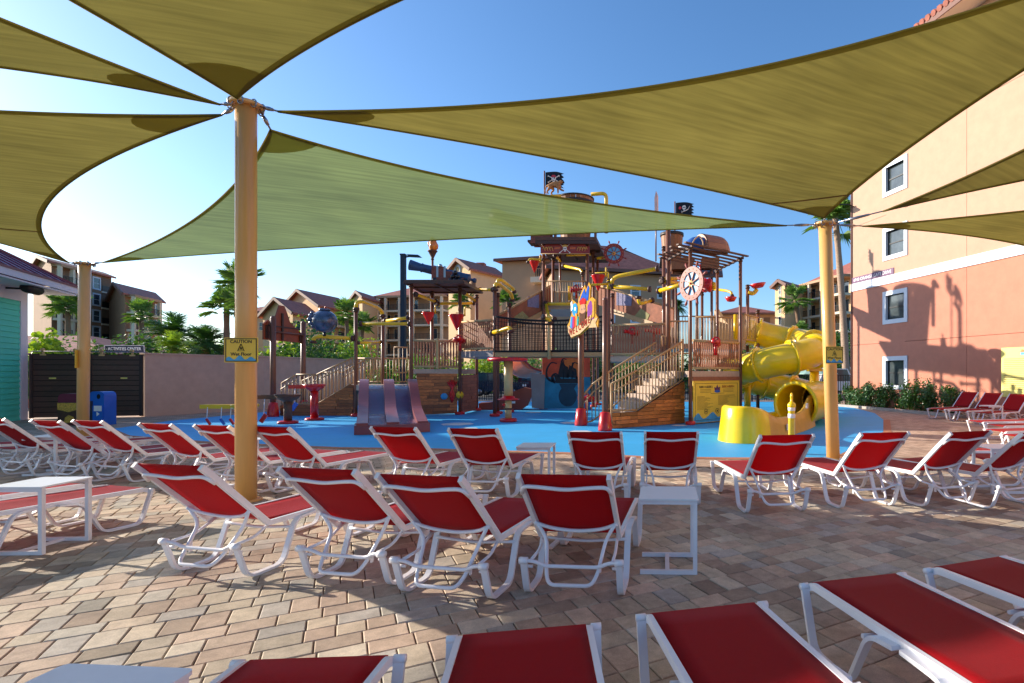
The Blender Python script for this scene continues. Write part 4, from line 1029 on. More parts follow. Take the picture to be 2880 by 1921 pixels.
# R: tower and gallery behind the right post
rT, sf, sgb = gable_house('stair_tower', 'tan stair tower with slit windows behind the leaning palm', plan(1779.5, 92), plan(1802, 90), plan(1856, 97), H+(HY-655)/F*91, H+(HY-646)/F*91, over=0.7)
for (z0, z1) in ((15.0, 16.2), (11.8, 14.6), (8.4, 11.2), (5, 7.8)): window(sgb, rT, sgb.L*0.40, z0, sgb.L*0.62, z1, 0, 0.12, 0.06, 'hotel_trim', 'glass', True)
a, b = plan(1852, 98), plan(1965, 86); zt = H+(HY-652)/F*95; fh = 2.95
rW, sg = block('hotel_wing', 'sunlit hotel wing of open balconies behind the pad edge post', a, b, 14, zt, 'hotel_wall_light', 'hip', 4.2)
balconies(rW, sg, sg.s_of(1862), sg.s_of(1960), 5, fh, zt-5*fh, [sg.s_of(x) for x in (1862, 1882, 1911, 1930, 1958)], 2.4)

# ---- fences
def fence(name, label, a, b, h_, n_posts):
    sg = Seg(a, b); t = thing(name, label, 'fence', a)
    for k in range(n_posts+1):
        q = MB(); q.box(sg.p(sg.L*k/n_posts, h_/2), (0.08, 0.08, h_+0.06), rz=math.atan2(sg.r.y, sg.r.x)); q.build('post', 'dark_metal', t)
    for k in range(n_posts):
        a0, a1 = sg.L*k/n_posts+0.05, sg.L*(k+1)/n_posts-0.05; q = MB()
        for z in (0.18, h_-0.08): q.beam(sg.p(a0, z), sg.p(a1, z), 0.035, 0.04)
        nb = int((a1-a0)/0.13)
        for j in range(1, nb): q.beam(sg.p(a0+(a1-a0)*j/nb, 0.06), sg.p(a0+(a1-a0)*j/nb, h_-0.06), 0.034, 0.034, up=sg.n)
        q.build('bar_panel', 'dark_metal', t, 'stuff')
fence('metal_fence', 'black metal bar fence beside the salmon wall', (8.6, 31.4, 0), (12.0, 30.9, 0), 1.65, 3)
fence('metal_fence', 'black metal bar fence along the car park behind the play area', (-13, 33.0, 0), (8.6, 32.6, 0), 1.3, 10)
um = thing('garden_umbrella', 'pale teal garden umbrella beyond the fence by the salmon wall', 'umbrella', (11.0, 35, 0))
MB().tube([(11.3, 36, 0), (11.3, 36, 2.0)], 0.04, 8).build('pole', 'dark_metal', um)
MB().lathe((11.3, 36, 1.62), [(1.5, 0), (1.48, 0.04), (0.75, 0.28), (0.05, 0.5)], 8, smooth=False).build('canopy', 'umbrella_teal', um)
# ================================================================== PLAY STRUCTURE
def gpost(root, px, Y, z1, r=0.10, foot='ring', z0=0.0, m='brown_post', cap=True):
    p = plan(px, Y); r *= 0.70
    MB().tube([(p.x, p.y, z0), (p.x, p.y, (z0+z1)/2), (p.x, p.y, z1)], r, 14).build('post', m, root)
    if cap: MB().lathe((p.x, p.y, z1), [(r*1.0, -0.10), (r*1.35, -0.10), (r*1.35, -0.04), (r*1.0, -0.03), (r*1.0, 0.0), (r*1.3, 0.005), (r*1.3, 0.05), (r*0.5, 0.07)], 14).build('post_cap', 'brown_dark', root)
    if foot == 'ring': MB().lathe((p.x, p.y, 0.006), [(r*2.6, 0), (r*2.9, 0.05), (r*2.6, 0.11), (r*1.05, 0.12)], 16).build('foot_ring', 'red_paint', root)
    if foot == 'cone': MB().lathe((p.x, p.y, 0.006), [(max(r*2.1, 0.2), 0), (max(r*2.15, 0.205), 0.06), (max(r*1.6, 0.15), 0.52), (r*1.05, 0.55)], 16).build('foot_pad', 'red_paint', root)
    return V((p.x, p.y, z1))
def pipe(root, pts, r=0.085, bend=0.18, flange=True, m='yellow_pipe'):
    P_ = [at(*p) for p in pts]; r *= 0.78
    MB().tube(fillet(P_, bend, 5), r, 12).build('water_pipe', m, root)
    if flange:
        for (a, b) in ((P_[0], P_[1]), (P_[-1], P_[-2])):
            d = (b-a).normalized(); MB().lathe(a+d*0.06, [(r*1.02, -0.07), (r*1.6, -0.06), (r*1.6, 0.02), (r*1.05, 0.05)], 14, m=axis_m(d)).build('pipe_flange', 'brown_dark', root)
def deck(root, pts, z, th=0.2, m='deck_floor'):
    q = MB(); q.poly([V((p.x, p.y, z-th)) for p in pts], (0, 0, th)); return q.build('deck_floor', m, root)
def pickets(root, a, b, z0, z1, m='picket', gap=0.105):
    a, b = V(a), V(b); sg = Seg(a, b); q = MB(); n = int(sg.L/gap)
    for k in range(n):
        s_ = sg.L*(k+0.5)/n; w_ = gap*0.40
        hb = [(s_-w_, z0), (s_+w_, z0), (s_+w_*0.55, z0+(z1-z0)*0.3), (s_+w_, z0+(z1-z0)*0.5), (s_+w_*0.55, z0+(z1-z0)*0.7), (s_+w_, z1), (s_-w_, z1), (s_-w_*0.55, z0+(z1-z0)*0.7), (s_-w_, z0+(z1-z0)*0.5), (s_-w_*0.55, z0+(z1-z0)*0.3)]
        sg.shape(q, hb, -0.015, 0.015)
    q.build('picket_row', m, root, 'stuff')
    for z in (z0-0.02, z1+0.03): MB().tube([sg.p(0, z), sg.p(sg.L, z)], 0.045, 8).build('rope_rail', 'rope_tan', root)
    return sg
def balusters(root, a, b, z0a, z1a, z0b=None, z1b=None, gap=0.13, mid=False, m='tan_rail'):
    a, b = V(a), V(b); z0b = z0a if z0b is None else z0b; z1b = z1a if z1b is None else z1b
    sg = Seg(a, b); q = MB(); n = max(2, int(sg.L/gap))
    for k in range(n+1):
        s_ = sg.L*k/n; t = k/n; q.tube([sg.p(s_, z0a+(z0b-z0a)*t), sg.p(s_, z1a+(z1b-z1a)*t)], 0.016, 6)
    q.build('baluster_row', m, root, 'stuff')
    MB().tube([sg.p(0, z1a), sg.p(sg.L, z1b)], 0.032, 8).build('handrail', m, root)
    MB().tube([sg.p(0, z0a), sg.p(sg.L, z0b)], 0.028, 8).build('bottom_rail', m, root)
    if mid: MB().tube([sg.p(0, z1a-0.24, 0.05), sg.p(sg.L, z1b-0.24, 0.05)], 0.022, 6).build('grab_rail', m, root)
    return sg
def plank_wall(root, sg, poly, rows, m='wood_plank', th=0.035, minl=0.45, maxl=1.2, rg=random.Random(11)):
    """staggered planks cut to a polygon (s, z); each plank its own piece over a dark backing"""
    q = MB(); sg.shape(q, poly, -0.06, -0.005); q.build('backing', 'brown_dark', root)
    smin = min(p[0] for p in poly); smax = max(p[0] for p in poly); zmin = min(p[1] for p in poly); zmax = max(p[1] for p in poly)
    hgt = (zmax-zmin)/rows
    for r_ in range(rows):
        s_ = smin-rg.random()*0.6
        while s_ < smax:
            l = rg.uniform(minl, maxl); pc = [(s_+0.006, zmin+hgt*r_+0.006), (s_+l-0.006, zmin+hgt*r_+0.006), (s_+l-0.006, zmin+hgt*(r_+1)-0.006), (s_+0.006, zmin+hgt*(r_+1)-0.006)]
            n = len(poly)
            for i in range(n):      # convex clip against every edge (poly given counter-clockwise)
                x1, y1 = poly[i]; x2, y2 = poly[(i+1) % n]
                a, b = (y2-y1), -(x2-x1); pc = clip(pc, a, b, a*x1+b*y1)
                if len(pc) < 3: break
            if len(pc) >= 3:
                A = abs(sum(pc[i-1][0]*pc[i][1]-pc[i][0]*pc[i-1][1] for i in range(len(pc))))/2
                if A > 0.004:
                    q = MB(); sg.shape(q, pc, 0, th*rg.uniform(0.7, 1.1)); q.build('plank', m, root)
            s_ += l
# ---- low deck with the cannon roof
cd = thing('cannon_deck', 'low timber play deck with flat brown roof and picket railing', 'play deck', plan(1000, 22))
for (px, Y, z) in ((944, 21.2, 5.12), (1056, 22.0, 5.12), (992, 23.4, 5.12), (1094.5, 24.3, 5.12)): gpost(cd, px, Y, z, 0.10)
rc = [V((-9.25, 20.95, 0)), V((-6.98, 20.95, 0)), V((-7.04, 23.6, 0)), V((-9.63, 23.6, 0))]
q = MB(); q.poly([p+V((0, 0, 5.2)) for p in rc], (0, 0, 0.07)); q.build('roof', 'brown_roof', cd)
q = MB()
for i in range(4): q.beam(rc[i]+V((0, 0, 5.17)), rc[(i+1) % 4]+V((0, 0, 5.17)), 0.07, 0.09)
q.beam((-9.4, 22.2, 5.17), (-7.0, 22.2, 5.17), 0.06, 0.06); q.beam((-8.2, 21, 5.165), (-8.3, 23.6, 5.165), 0.06, 0.05); q.build('roof_frame', 'brown_dark', cd)
deck(cd, [plan(944, 21.2), plan(1056, 22), plan(1094, 24.3), plan(992, 23.4)], 1.84)
fr = Seg(plan(956, 21.25), plan(1050, 21.98))
plank_wall(cd, fr, [(0, 0.05), (fr.L, 0.05), (fr.L, 1.66), (0, 1.66)], 13)
sr = Seg(plan(1060, 22.1), plan(1093, 24.2)); plank_wall(cd, sr, [(0, 0.05), (sr.L, 0.05), (sr.L, 1.6), (0, 1.6)], 12, 'wood_reddish')
pickets(cd, plan(950, 21.2), plan(1051, 22.0), 1.95, 2.92)
MB().box(fr.p(fr.L*0.5, 2.45, 0.1), (0.08, 0.08, 1.2)).build('rail_post', 'tan_post', cd)
ud = [plan(1056, 22.0), plan(1134, 20.95), plan(1150, 23.5), plan(1094, 24.4)]
deck(cd, ud, 2.55, 0.25, 'grey_panel')
pickets(cd, plan(1060, 21.95), plan(1130, 21.05), 2.66, 3.70)
pickets(cd, plan(1094, 24.3), plan(1146, 23.6), 2.66, 3.70)
balusters(cd, plan(1010, 23.6), plan(1090, 24.3), 1.9, 2.9, 2.6, 3.7, 0.14)
pipe(cd, [(953, 675, 21.3), (1000, 692, 23.1)]); pipe(cd, [(1003, 697, 23.3), (1090, 696, 24.1)]); pipe(cd, [(1064, 671, 21.9), (1090, 690, 24.1)])
for k in range(5): MB().tube([fr.p(fr.L*0.93, 3.2+0.22*k, 0.25), fr.p(fr.L*0.93+0.3, 3.2+0.22*k, 0.25)], 0.02, 6).build('ladder_rung', 'tan_rail', cd)
# decorative coral and sprays on the plank wall
for (s_, z, c_) in ((fr.L*0.86, 0.85, 'red_paint'),):
    q = MB()
    for k in range(5):
        a = R(60+15*k); q.tube(fillet([fr.p(s_, z-0.35, 0.06), fr.p(s_+0.05*(k-2), z, 0.07), fr.p(s_+0.35*math.cos(a), z+0.55*math.sin(a), 0.06)], 0.1), 0.03, 6)
    q.build('coral_relief', c_, cd)
    q = MB(); q.lathe(fr.p(s_-0.3, z-0.1, 0.05), [(0.02, 0), (0.13, 0.01), (0.13, 0.04), (0.02, 0.05)], 12, m=axis_m(fr.n)); q.build('spray_disc', 'wave_blue', cd)
    q = MB(); q.lathe(fr.p(s_+0.3, z-0.05, 0.05), [(0.02, 0), (0.15, 0.01), (0.15, 0.04), (0.02, 0.05)], 12, m=axis_m(fr.n)); q.build('spray_disc', 'yellow_pipe', cd)
# ---- cannon, shot and torch on that roof
cn = thing('cannon', 'blue-black cannon on a brick carriage on the flat brown roof', 'cannon', (-8.0, 22.0, 5.27))
mz = at(941, 608, 21.9); br = at(1078, 641, 22.3); d = (mz-br).normalized(); L_ = (mz-br).length
MB().lathe(br, [(0.0, -0.28), (0.09, -0.27), (0.10, -0.18), (0.05, -0.10), (0.06, -0.04), (0.20, 0.0), (0.215, 0.05), (0.20, 0.1), (0.185, L_*0.45), (0.165, L_*0.78), (0.19, L_*0.80), (0.16, L_*0.82), (0.215, L_-0.02), (0.215, L_), (0.15, L_+0.01), (0.14, L_-0.2)], 20, m=axis_m(d), cap=False).build('barrel', 'cannon_blue', cn)
for f in (0.42, 0.60): MB().lathe(br+d*L_*f, [(0.20, -0.03), (0.215, -0.03), (0.215, 0.03), (0.20, 0.03)], 18, m=axis_m(d), cap=False).build('barrel_band', 'steel', cn)
c0 = at(1015, 640, 22.0); c0.z = 5.27
hd = V((d.x, d.y, 0)).normalized(); cs = Seg(V((c0.x, c0.y, 0))+hd*0.35, V((c0.x, c0.y, 0))-hd*0.95)
for (off, nm) in ((0.19, 'carriage_cheek'), (-0.27, 'carriage_cheek')):
    q = MB(); cs.shape(q, [(-0.0, 5.28), (1.3, 5.28), (1.3, 5.5), (1.02, 5.5), (1.02, 5.62), (0.78, 5.62), (0.78, 5.75), (0.5, 5.75), (0.5, 5.93), (0, 5.93)], off, off+0.08); q.build(nm, 'brick_small', cn)
for s_ in (0.22, 0.5, 1.0):
    q = MB(); cs.rect(q, s_-0.04, 5.5, s_+0.04, 5.95 if s_ < 0.6 else 5.62, 0.27, 0.285); q.build('strap', 'steel', cn)
for s_ in (0.12, 0.95, 1.28): MB().lathe(cs.p(s_, 5.38, 0.28), [(0.02, 0), (0.10, 0.01), (0.10, 0.05), (0.02, 0.06)], 14, m=axis_m(cs.n)).build('wheel', 'iron_black', cn)
MB().lathe(cs.p(0.34, 5.96, 0.2), [(0.02, 0), (0.07, 0.01), (0.07, 0.1), (0.02, 0.11)], 12, m=axis_m(cs.n)).build('trunnion', 'steel', cn)
sb = at(1044, 630, 21.6)
for (dx, dz) in ((-0.16, 0), (0.02, 0), (0.2, 0), (-0.07, 0.15), (0.11, 0.15), (0.02, 0.30)):
    b_ = MB(); b_.ball((sb.x+dx*1.05, sb.y, 5.36+dz), 0.095, 12); tag(b_.build('cannonball', 'iron_black'), 'black cannonball in the small pile beside the roof cannon', 'cannonball', 'pile of cannonballs on the roof')
tp = at(993, 600, 22.9); to = thing('torch', 'painted orange flame torch on a pole behind the cannon', 'torch', (tp.x, tp.y, 5.27))
zb = H+(HY-577)/F*tp.y
MB().tube([(tp.x, tp.y, 5.25), (tp.x, tp.y, zb-0.3)], 0.05, 8).build('pole', 'brown_post', to)
MB().lathe((tp.x, tp.y, zb-0.35), [(0.07, 0), (0.05, 0.06), (0.17, 0.33), (0.20, 0.34), (0.20, 0.38), (0.12, 0.38)], 14).build('cup', 'brown_roof', to)
q = MB(); q.lathe((tp.x, tp.y, zb+0.03), [(0.12, 0), (0.185, 0.1), (0.19, 0.22), (0.13, 0.4), (0.09, 0.5), (0.02, 0.6)], 12, cap=False)
for i, vv in enumerate(q.v): vv.x += 0.05*math.sin((vv.z-zb)*6); vv.y += 0.04*math.cos((vv.z-zb)*7+i)
q.tube([(tp.x-0.12, tp.y, zb+0.2), (tp.x-0.16, tp.y, zb+0.36), (tp.x-0.11, tp.y, zb+0.48)], [0.05, 0.04, 0.008], 6); q.tube([(tp.x+0.1, tp.y, zb+0.3), (tp.x+0.13, tp.y, zb+0.46), (tp.x+0.08, tp.y, zb+0.58)], [0.05, 0.035, 0.008], 6)
q.build('flame', 'flame', to)
# ---- funnels hanging around the decks
def funnel(px, py_top, py_tip, Y, wpx, label, pole=None):
    t_ = at(px, py_top, Y); b_ = at(px, py_tip, Y); r = wpx/F*Y/2
    t = thing('tipping_funnel', label, 'funnel', b_)
    MB().lathe(b_, [(0.015, 0), (r, t_.z-b_.z-0.02), (r*1.03, t_.z-b_.z), (r*0.93, t_.z-b_.z), (0.01, 0.06)], 20, cap=False).build('cone', 'red_paint', t)
    MB().tube([(t_.x-r*1.1, t_.y, t_.z-0.05), (t_.x+r*1.1, t_.y, t_.z-0.05)], 0.02, 6).build('pivot', 'steel', t)
    MB().tube(fillet([(t_.x+r*1.1, t_.y, t_.z-0.06), (t_.x+r*1.1, t_.y, t_.z+0.32), (t_.x+r*1.1, t_.y+0.55, t_.z+0.32)], 0.1), 0.03, 8).build('arm', 'yellow_pipe', t)
funnel(1048.5, 722, 759, 21.4, 34, 'red cone funnel hanging over the picket railing below the cannon')
funnel(984, 717, 745, 23.2, 28, 'red cone funnel half behind the cannon roof post')
funnel(1227, 600, 626, 25.6, 23, 'red cone funnel hanging left of the skull board')
funnel(1373.5, 632, 668, 22.0, 32, 'red cone funnel above the welcome sign')
# ---- slide platform, posts and sprays
sp_ = thing('slide_platform', 'small play platform with yellow spray pipes over the purple slide', 'play deck', plan(880, 21.5))
gpost(sp_, 817, 20.9, 4.12, 0.095); gpost(sp_, 879, 22.5, 4.0, 0.095)
deck(sp_, [plan(818, 20.6), plan(944, 20.9), plan(952, 23.0), plan(822, 23.0)], 1.22)
balusters(sp_, plan(822, 22.9), plan(946, 22.9), 1.32, 2.3); balusters(sp_, plan(838, 20.9), plan(868, 21.0), 1.32, 2.25); balusters(sp_, plan(905, 22.6), plan(935, 22.7), 1.7, 2.75)
pipe(sp_, [(818, 712, 20.9), (818, 694, 20.9), (832, 692, 21.1), (868, 706, 22.2), (878, 716, 22.5), (879, 728, 22.5)], 0.09, 0.2)
pipe(sp_, [(826, 743, 20.9), (943, 743.5, 21.1)]); pipe(sp_, [(884, 737, 22.3), (940, 729, 21.3)]); pipe(sp_, [(820, 787, 20.9), (876, 785, 22.4)], 0.06)
pipe(sp_, [(813, 777, 20.8), (730, 772, 20.5), (720, 776, 20.5), (719, 788, 20.5)], 0.095, 0.22, True)
q = MB()
for px in (836, 846, 858): p = at(px, 791, 21.4); q.tube([p, p-V((0, 0, 0.16))], 0.03, 6)
q.build('spray_nozzle', 'yellow_pipe', sp_)
bm_ = thing('bomb_bucket', 'big dark glossy round bomb with skull relief over the yellow spout', 'bomb', at(745, 770, 20.5))
bc = at(745, 738, 20.5)
MB().ball(bc, 0.44, 22, (1.02, 1.0, 0.98)).build('ball', 'bomb', bm_)
MB().lathe(bc+V((0, 0, 0.40)), [(0.19, 0), (0.20, 0.06), (0.14, 0.08), (0.05, 0.09)], 14).build('collar', 'bomb', bm_)
MB().tube(fillet([bc+V((0, 0, 0.47)), bc+V((0.02, 0, 0.54)), bc+V((0.05, 0, 0.58))], 0.03), 0.018, 6).build('fuse', 'red_paint', bm_)
q = MB()
for (dx, dz, r) in ((-0.34, 0.2, 0.10), (-0.40, 0.05, 0.09), (-0.34, -0.08, 0.10), (-0.27, -0.2, 0.08), (-0.24, 0.08, 0.10), (-0.31, 0.30, 0.06)): q.ball(bc+V((dx, -0.26, dz)), r, 8)
q.build('skull_relief', 'bomb', bm_)
MB().tube([bc-V((0, 0, 0.42)), at(745, 772, 20.5)], 0.05, 8).build('stem', 'dark_metal', bm_)
# ---- purple double slide
sld = thing('double_slide', 'glossy purple double slide running down to the splash pad', 'slide', (-7.5, 16.2, 0))
E0 = V((-6.93, 15.0, 0)); dd = V((0.447, -0.894, 0)); wv_ = V((0.894, 0.447, 0)); LS = 5.0
def sz(s_):   # lane height along the run, s measured from the top
    if s_ < 0.35: return 1.24
    if s_ < 3.3: t = (s_-0.35)/2.95; return 1.24-(1.24-0.30)*(t*t*(3-2*t))*1.0
    return 0.30-0.02*(s_-3.3)
def strip(w0, w1, top, bot, n=26, s0=0.0, s1=LS):
    q = MB(); vs = []; fs = []
    for i in range(n+1):
        s_ = s0+(s1-s0)*i/n; c = E0-dd*(LS-s_)
        for (w_, z) in ((w0, top(s_)), (w1, top(s_)), (w1, bot(s_)), (w0, bot(s_))): p = c+wv_*w_; vs.append((p.x, p.y, z))
    for i in range(n):
        for j in range(4): fs.append((i*4+j, i*4+(j+1) % 4, (i+1)*4+(j+1) % 4, (i+1)*4+j))
    fs += [(0, 1, 2, 3), (n*4+3, n*4+2, n*4+1, n*4)]
    return q.add(vs, fs, False)
rail_top = lambda s_: sz(s_)+(0.22 if s_ < 3.2 else max(0.05, 0.22-0.10*(s_-3.2)))
for (a, b) in ((-0.9, -0.62), (-0.16, 0.16), (0.62, 0.9)): strip(a, b, rail_top, lambda s_: max(0.01, sz(s_)-0.75 if s_ < 2.6 else 0.01)).build('slide_side', 'purple_slide', sld)
for (a, b) in ((-0.618, -0.162), (0.162, 0.618)): strip(a, b, sz, lambda s_: sz(s_)-0.06).build('slide_lane', 'purple_lane', sld)
q = MB(); pts = []
for k in range(13):
    w_ = -0.95+1.9*k/12; p = E0+wv_*w_+dd*(0.14*(1-(w_/0.95)**2)+0.02); pts.append(V((p.x, p.y, 0.012)))
pts += [V(((E0+wv_*0.95-dd*0.9).x, (E0+wv_*0.95-dd*0.9).y, 0.012)), V(((E0-wv_*0.95-dd*0.9).x, (E0-wv_*0.95-dd*0.9).y, 0.012))]
q.poly(pts, (0, 0, 0.245)); q.build('slide_lip', 'purple_slide', sld)
# ---- left stairs with plank stringer
def stairs(name, label, a, b, zt, width, poly, steps, s_first, run, m='wood_plank'):
    sg = Seg(a, b); t = thing(name, label, 'stairs', a)
    # split the stringer outline into convex pieces
    for pc in poly: plank_wall(t, sg, pc, max(2, int((max(p[1] for p in pc)-min(p[1] for p in pc))/0.115)), m)
    for k in range(steps):
        z = zt*(k+1)/steps; s0 = s_first+run*k/steps
        q = MB(); sg.rect(q, s0, z-0.24 if k else 0.01, s0+run/steps+0.04, z, -width, -0.08); q.build('step', 'deck_floor', t)
    return t, sg
st, sg = stairs('plank_stairs', 'plank sided stairs with tan railings climbing to the purple slide', V((-14.25, 21.3, 0)), V((-11.4, 21.3, 0)), 1.22, 1.2, [[(0, 0.01), (1.4, 0.01), (1.4, 0.42), (0, 0.42)], [(1.4, 0.01), (2.85, 0.01), (2.85, 1.22), (2.7, 1.22), (1.4, 0.42)]], 7, 1.0, 1.8)
for dy, pts in ((0.0, [(0.02, 0.42, 1.28), (0.6, 0.42, 1.62), (1.4, 0.42, 1.62), (2.8, 1.25, 2.28)]), (1.15, [(0.1, 0.42, 1.36), (0.9, 0.42, 1.70), (1.8, 0.55, 1.72), (2.8, 1.25, 2.28)])):
    for i in range(len(pts)-1):
        a, b = pts[i], pts[i+1]; balusters(st, sg.p(a[0], 0, -0.04-dy), sg.p(b[0], 0, -0.04-dy), a[1]+0.04, a[2], b[1]+0.04, b[2], 0.14, mid=(i != 1))
# ---- the sign seen from behind
bs = thing('back_of_sign', 'rust brown sign board seen from behind on two brown posts', 'sign', (-14.4, 21.9, 0))
bp_ = Plane2((-14.42, 21.9, 0), (0, 1, 0))
gpost(bs, 627, 20.9, 3.78, 0.14, 'cone', cap=False); gpost(bs, 696.4, 22.9, 3.8, 0.14, 'cone', cap=False)
for (px, Y) in ((627, 20.9), (696.4, 22.9)): MB().ball((plan(px, Y).x, Y, 3.78), 0.098, 12).build('post_dome', 'brown_post', bs)
q = MB(); bp_.shape(q, [(-1.28, 2.95), (1.0, 2.95), (1.0, 3.35), (0.65, 3.5), (0.25, 3.75), (0.06, 4.12), (-0.1, 4.36), (-0.38, 4.36), (-0.5, 4.1), (-0.62, 3.82), (-0.9, 3.62), (-1.05, 3.72), (-1.28, 3.55)], -0.06, 0.0); q.build('board', 'sign_rust', bs)
q = MB(); bp_.rect(q, -0.30, 2.98, -0.21, 4.05, 0, 0.05); bp_.rect(q, -1.2, 3.0, -1.1, 3.5, 0, 0.05); bp_.rect(q, 0.8, 3.0, 0.9, 3.35, 0, 0.05); bp_.rect(q, -1.1, 3.48, 0.8, 3.53, 0.0, 0.04); q.build('batten', 'brown_dark', bs)
MB().tube([bp_.p(-0.95, 3.28, 0.12), bp_.p(0.95, 3.28, 0.12)], 0.035, 8).build('cross_tube', 'brown_post', bs)
# ---- water tables
def basin_table(px, base, ztop, wpx, tr_px, m, label):
    b = gp(px, base); t = thing('water_table', label, 'water table', b)
    r = wpx/F*b.y/2
    MB().lathe((b.x, b.y, 0.006), [(0.30, 0), (0.31, 0.05), (0.27, 0.09), (0.12, 0.1)], 18).build('foot_ring', 'red_paint', t)
    MB().tube([(b.x, b.y, 0.08), (b.x, b.y, ztop-0.2)], 0.125, 16).build('pedestal', m, t)
    MB().lathe((b.x, b.y, ztop), [(0.13, -0.24), (r*0.75, -0.14), (r, 0.0), (r*0.94, 0.0), (r*0.65, -0.09), (0.05, -0.1)], 22, cap=False).build('basin', m, t)
    x2 = (tr_px-CX)/F*b.y; q = MB(); q.box(((x2+b.x-r*0.7)/2, b.y+0.02, ztop-0.13), (b.x-r*0.7-x2, 0.24, 0.03)); q.box(((x2+b.x-r*0.7)/2, b.y-0.11, ztop-0.09), (b.x-r*0.7-x2, 0.025, 0.13)); q.box(((x2+b.x-r*0.7)/2, b.y+0.15, ztop-0.09), (b.x-r*0.7-x2, 0.025, 0.13)); q.build('trough', m, t)
    xt = x2+(b.x-r-x2)*0.55
    MB().tube([(xt, b.y-0.15, ztop-0.15), (xt-0.02, b.y-0.16, ztop-0.65)], 0.012, 5).build('cord', 'white_metal', t)
    MB().box((xt-0.03, b.y-0.16, ztop-0.78), (0.13, 0.05, 0.30), m=Matrix.Rotation(R(35), 3, 'Y')).build('paddle', 'bin_blue' if m == 'red_paint' else 'red_paint', t)
basin_table(722, 965, 1.28, 48, 667, 'red_paint', 'red pedestal water table with side trough near the plank stairs')
basin_table(661, 972.6, 0.97, 55, 592, 'brown_roof', 'brown pedestal water table with side trough behind the signed post')
yt = thing('water_table', 'yellow trough water table with hanging paddles, behind the signed post', 'water table', plan(540, 17.5))
b = plan(552, 17.5)
MB().tube([(b.x+0.15, b.y, 0.0), (b.x+0.15, b.y, 0.55)], 0.13, 12).build('pedestal', 'yellow_pipe', yt); MB().lathe((b.x+0.15, b.y, 0.55), [(0.13, -0.1), (0.36, 0.0), (0.4, 0.12), (0.34, 0.12)], 16).build('basin', 'yellow_pipe', yt)
q = MB(); q.box((b.x-0.62, b.y, 0.60), (1.2, 0.24, 0.13)); q.build('trough', 'yellow_pipe', yt)
for k, (dx, c_) in enumerate(((-0.95, 'red_paint'), (-0.5, 'bin_blue'), (-0.2, 'red_paint'))):
    MB().tube([(b.x+dx, b.y-0.13, 0.58), (b.x+dx-0.02, b.y-0.14, 0.2)], 0.012, 5).build('cord', 'white_metal', yt); MB().box((b.x+dx+0.03, b.y-0.14, 0.12), (0.06, 0.05, 0.22), m=Matrix.Rotation(R(-35), 3, 'Y')).build('paddle', c_, yt)
# ---- mushroom spray post
ms = gp(1167.3, 968.6); mu = thing('spray_column', 'tan spray column with red discs in front of the net bridge', 'water feature', ms)
MB().tube([(ms.x, ms.y, 0.05), (ms.x, ms.y, 0.9)], 0.115, 16).build('lower_column', 'tan_post', mu); MB().tube([(ms.x, ms.y, 0.9), (ms.x, ms.y, 2.1)], 0.15, 16).build('column', 'tan_post', mu)
MB().lathe((ms.x, ms.y, 0.006), [(0.28, 0), (0.30, 0.06), (0.26, 0.12), (0.12, 0.13)], 18).build('foot_ring', 'red_paint', mu)
MB().lathe((ms.x-0.02, ms.y, 2.08), [(0.2, 0), (0.66, 0.0), (0.68, 0.05), (0.66, 0.11), (0.1, 0.12)], 26).build('top_disc', 'red_paint', mu)
MB().lathe((ms.x, ms.y, 0.74), [(0.15, 0), (0.36, 0.02), (0.37, 0.05), (0.22, 0.08), (0.2, 0.14), (0.12, 0.16)], 22).build('middle_disc', 'red_paint', mu)
MB().lathe((ms.x, ms.y, 0.42), [(0.12, 0), (0.17, 0.01), (0.17, 0.05), (0.12, 0.06)], 14).build('collar', 'brown_roof', mu)
MB().ball((ms.x-0.14, ms.y-0.05, 0.58), 0.06, 8).build('valve', 'red_paint', mu)
# ---- net bridge
nb_ = thing('net_bridge', 'rope net bridge slung between the cannon deck and the welcome deck', 'bridge', (-3.5, 20.8, 2.3))
BA, BB = V((-5.72, 20.95, 0)), V((-1.40, 20.6, 0)); bsg = Seg(BA, BB); ZB = 2.48
for px, Y, z in ((1136, 20.95, 4.95), (1143, 22.3, 4.9), (1170, 23.2, 4.6)): gpost(nb_, px, Y, z, 0.10)
q = MB(); bsg.rect(q, 0, ZB-0.14, bsg.L, ZB, -1.5, 0.05); q.build('walkway', 'deck_floor', nb_)
for dz in (0.06, -1.52): q = MB(); bsg.rect(q, 0, ZB-0.18, bsg.L, ZB-0.02, dz, dz+0.06); q.build('side_beam', 'tan_rail', nb_)
def nettop(s_): t = s_/bsg.L; return 3.84-0.55*t*(1-t)*1.3
for dpt in (0.1, -1.5):
    q = MB(); n = 36
    for k in range(n+1):
        s_ = bsg.L*k/n; q.beam(bsg.p(s_, ZB, dpt), bsg.p(s_+0.03*math.sin(k), nettop(s_), dpt), 0.018, 0.018, up=bsg.n)
    for j in range(9):
        for k in range(12):
            s0, s1 = bsg.L*k/12, bsg.L*(k+1)/12; f = j/8
            q.beam(bsg.p(s0, ZB+(nettop(s0)-ZB)*f, dpt), bsg.p(s1, ZB+(nettop(s1)-ZB)*f, dpt), 0.018, 0.018)
    q.build('net', 'net_black', nb_, 'stuff')
    MB().tube([bsg.p(bsg.L*k/16, nettop(bsg.L*k/16), dpt) for k in range(17)], 0.04, 8).build('top_rope', 'net_black', nb_)
    MB().tube([bsg.p(bsg.L*k/16, ZB+0.03, dpt) for k in range(17)], 0.035, 8).build('bottom_rope', 'net_black', nb_)
s_ = bsg.s_of(1264); MB().tube([bsg.p(s_, 2.2, 0.2), bsg.p(s_, 3.75, 0.2)], 0.06, 10).build('tan_standpipe', 'tan_post', nb_)
pipe(nb_, [(1264, 745, 20.5), (1262, 734, 20.5), (1245, 727, 20.3)], 0.085, 0.12)
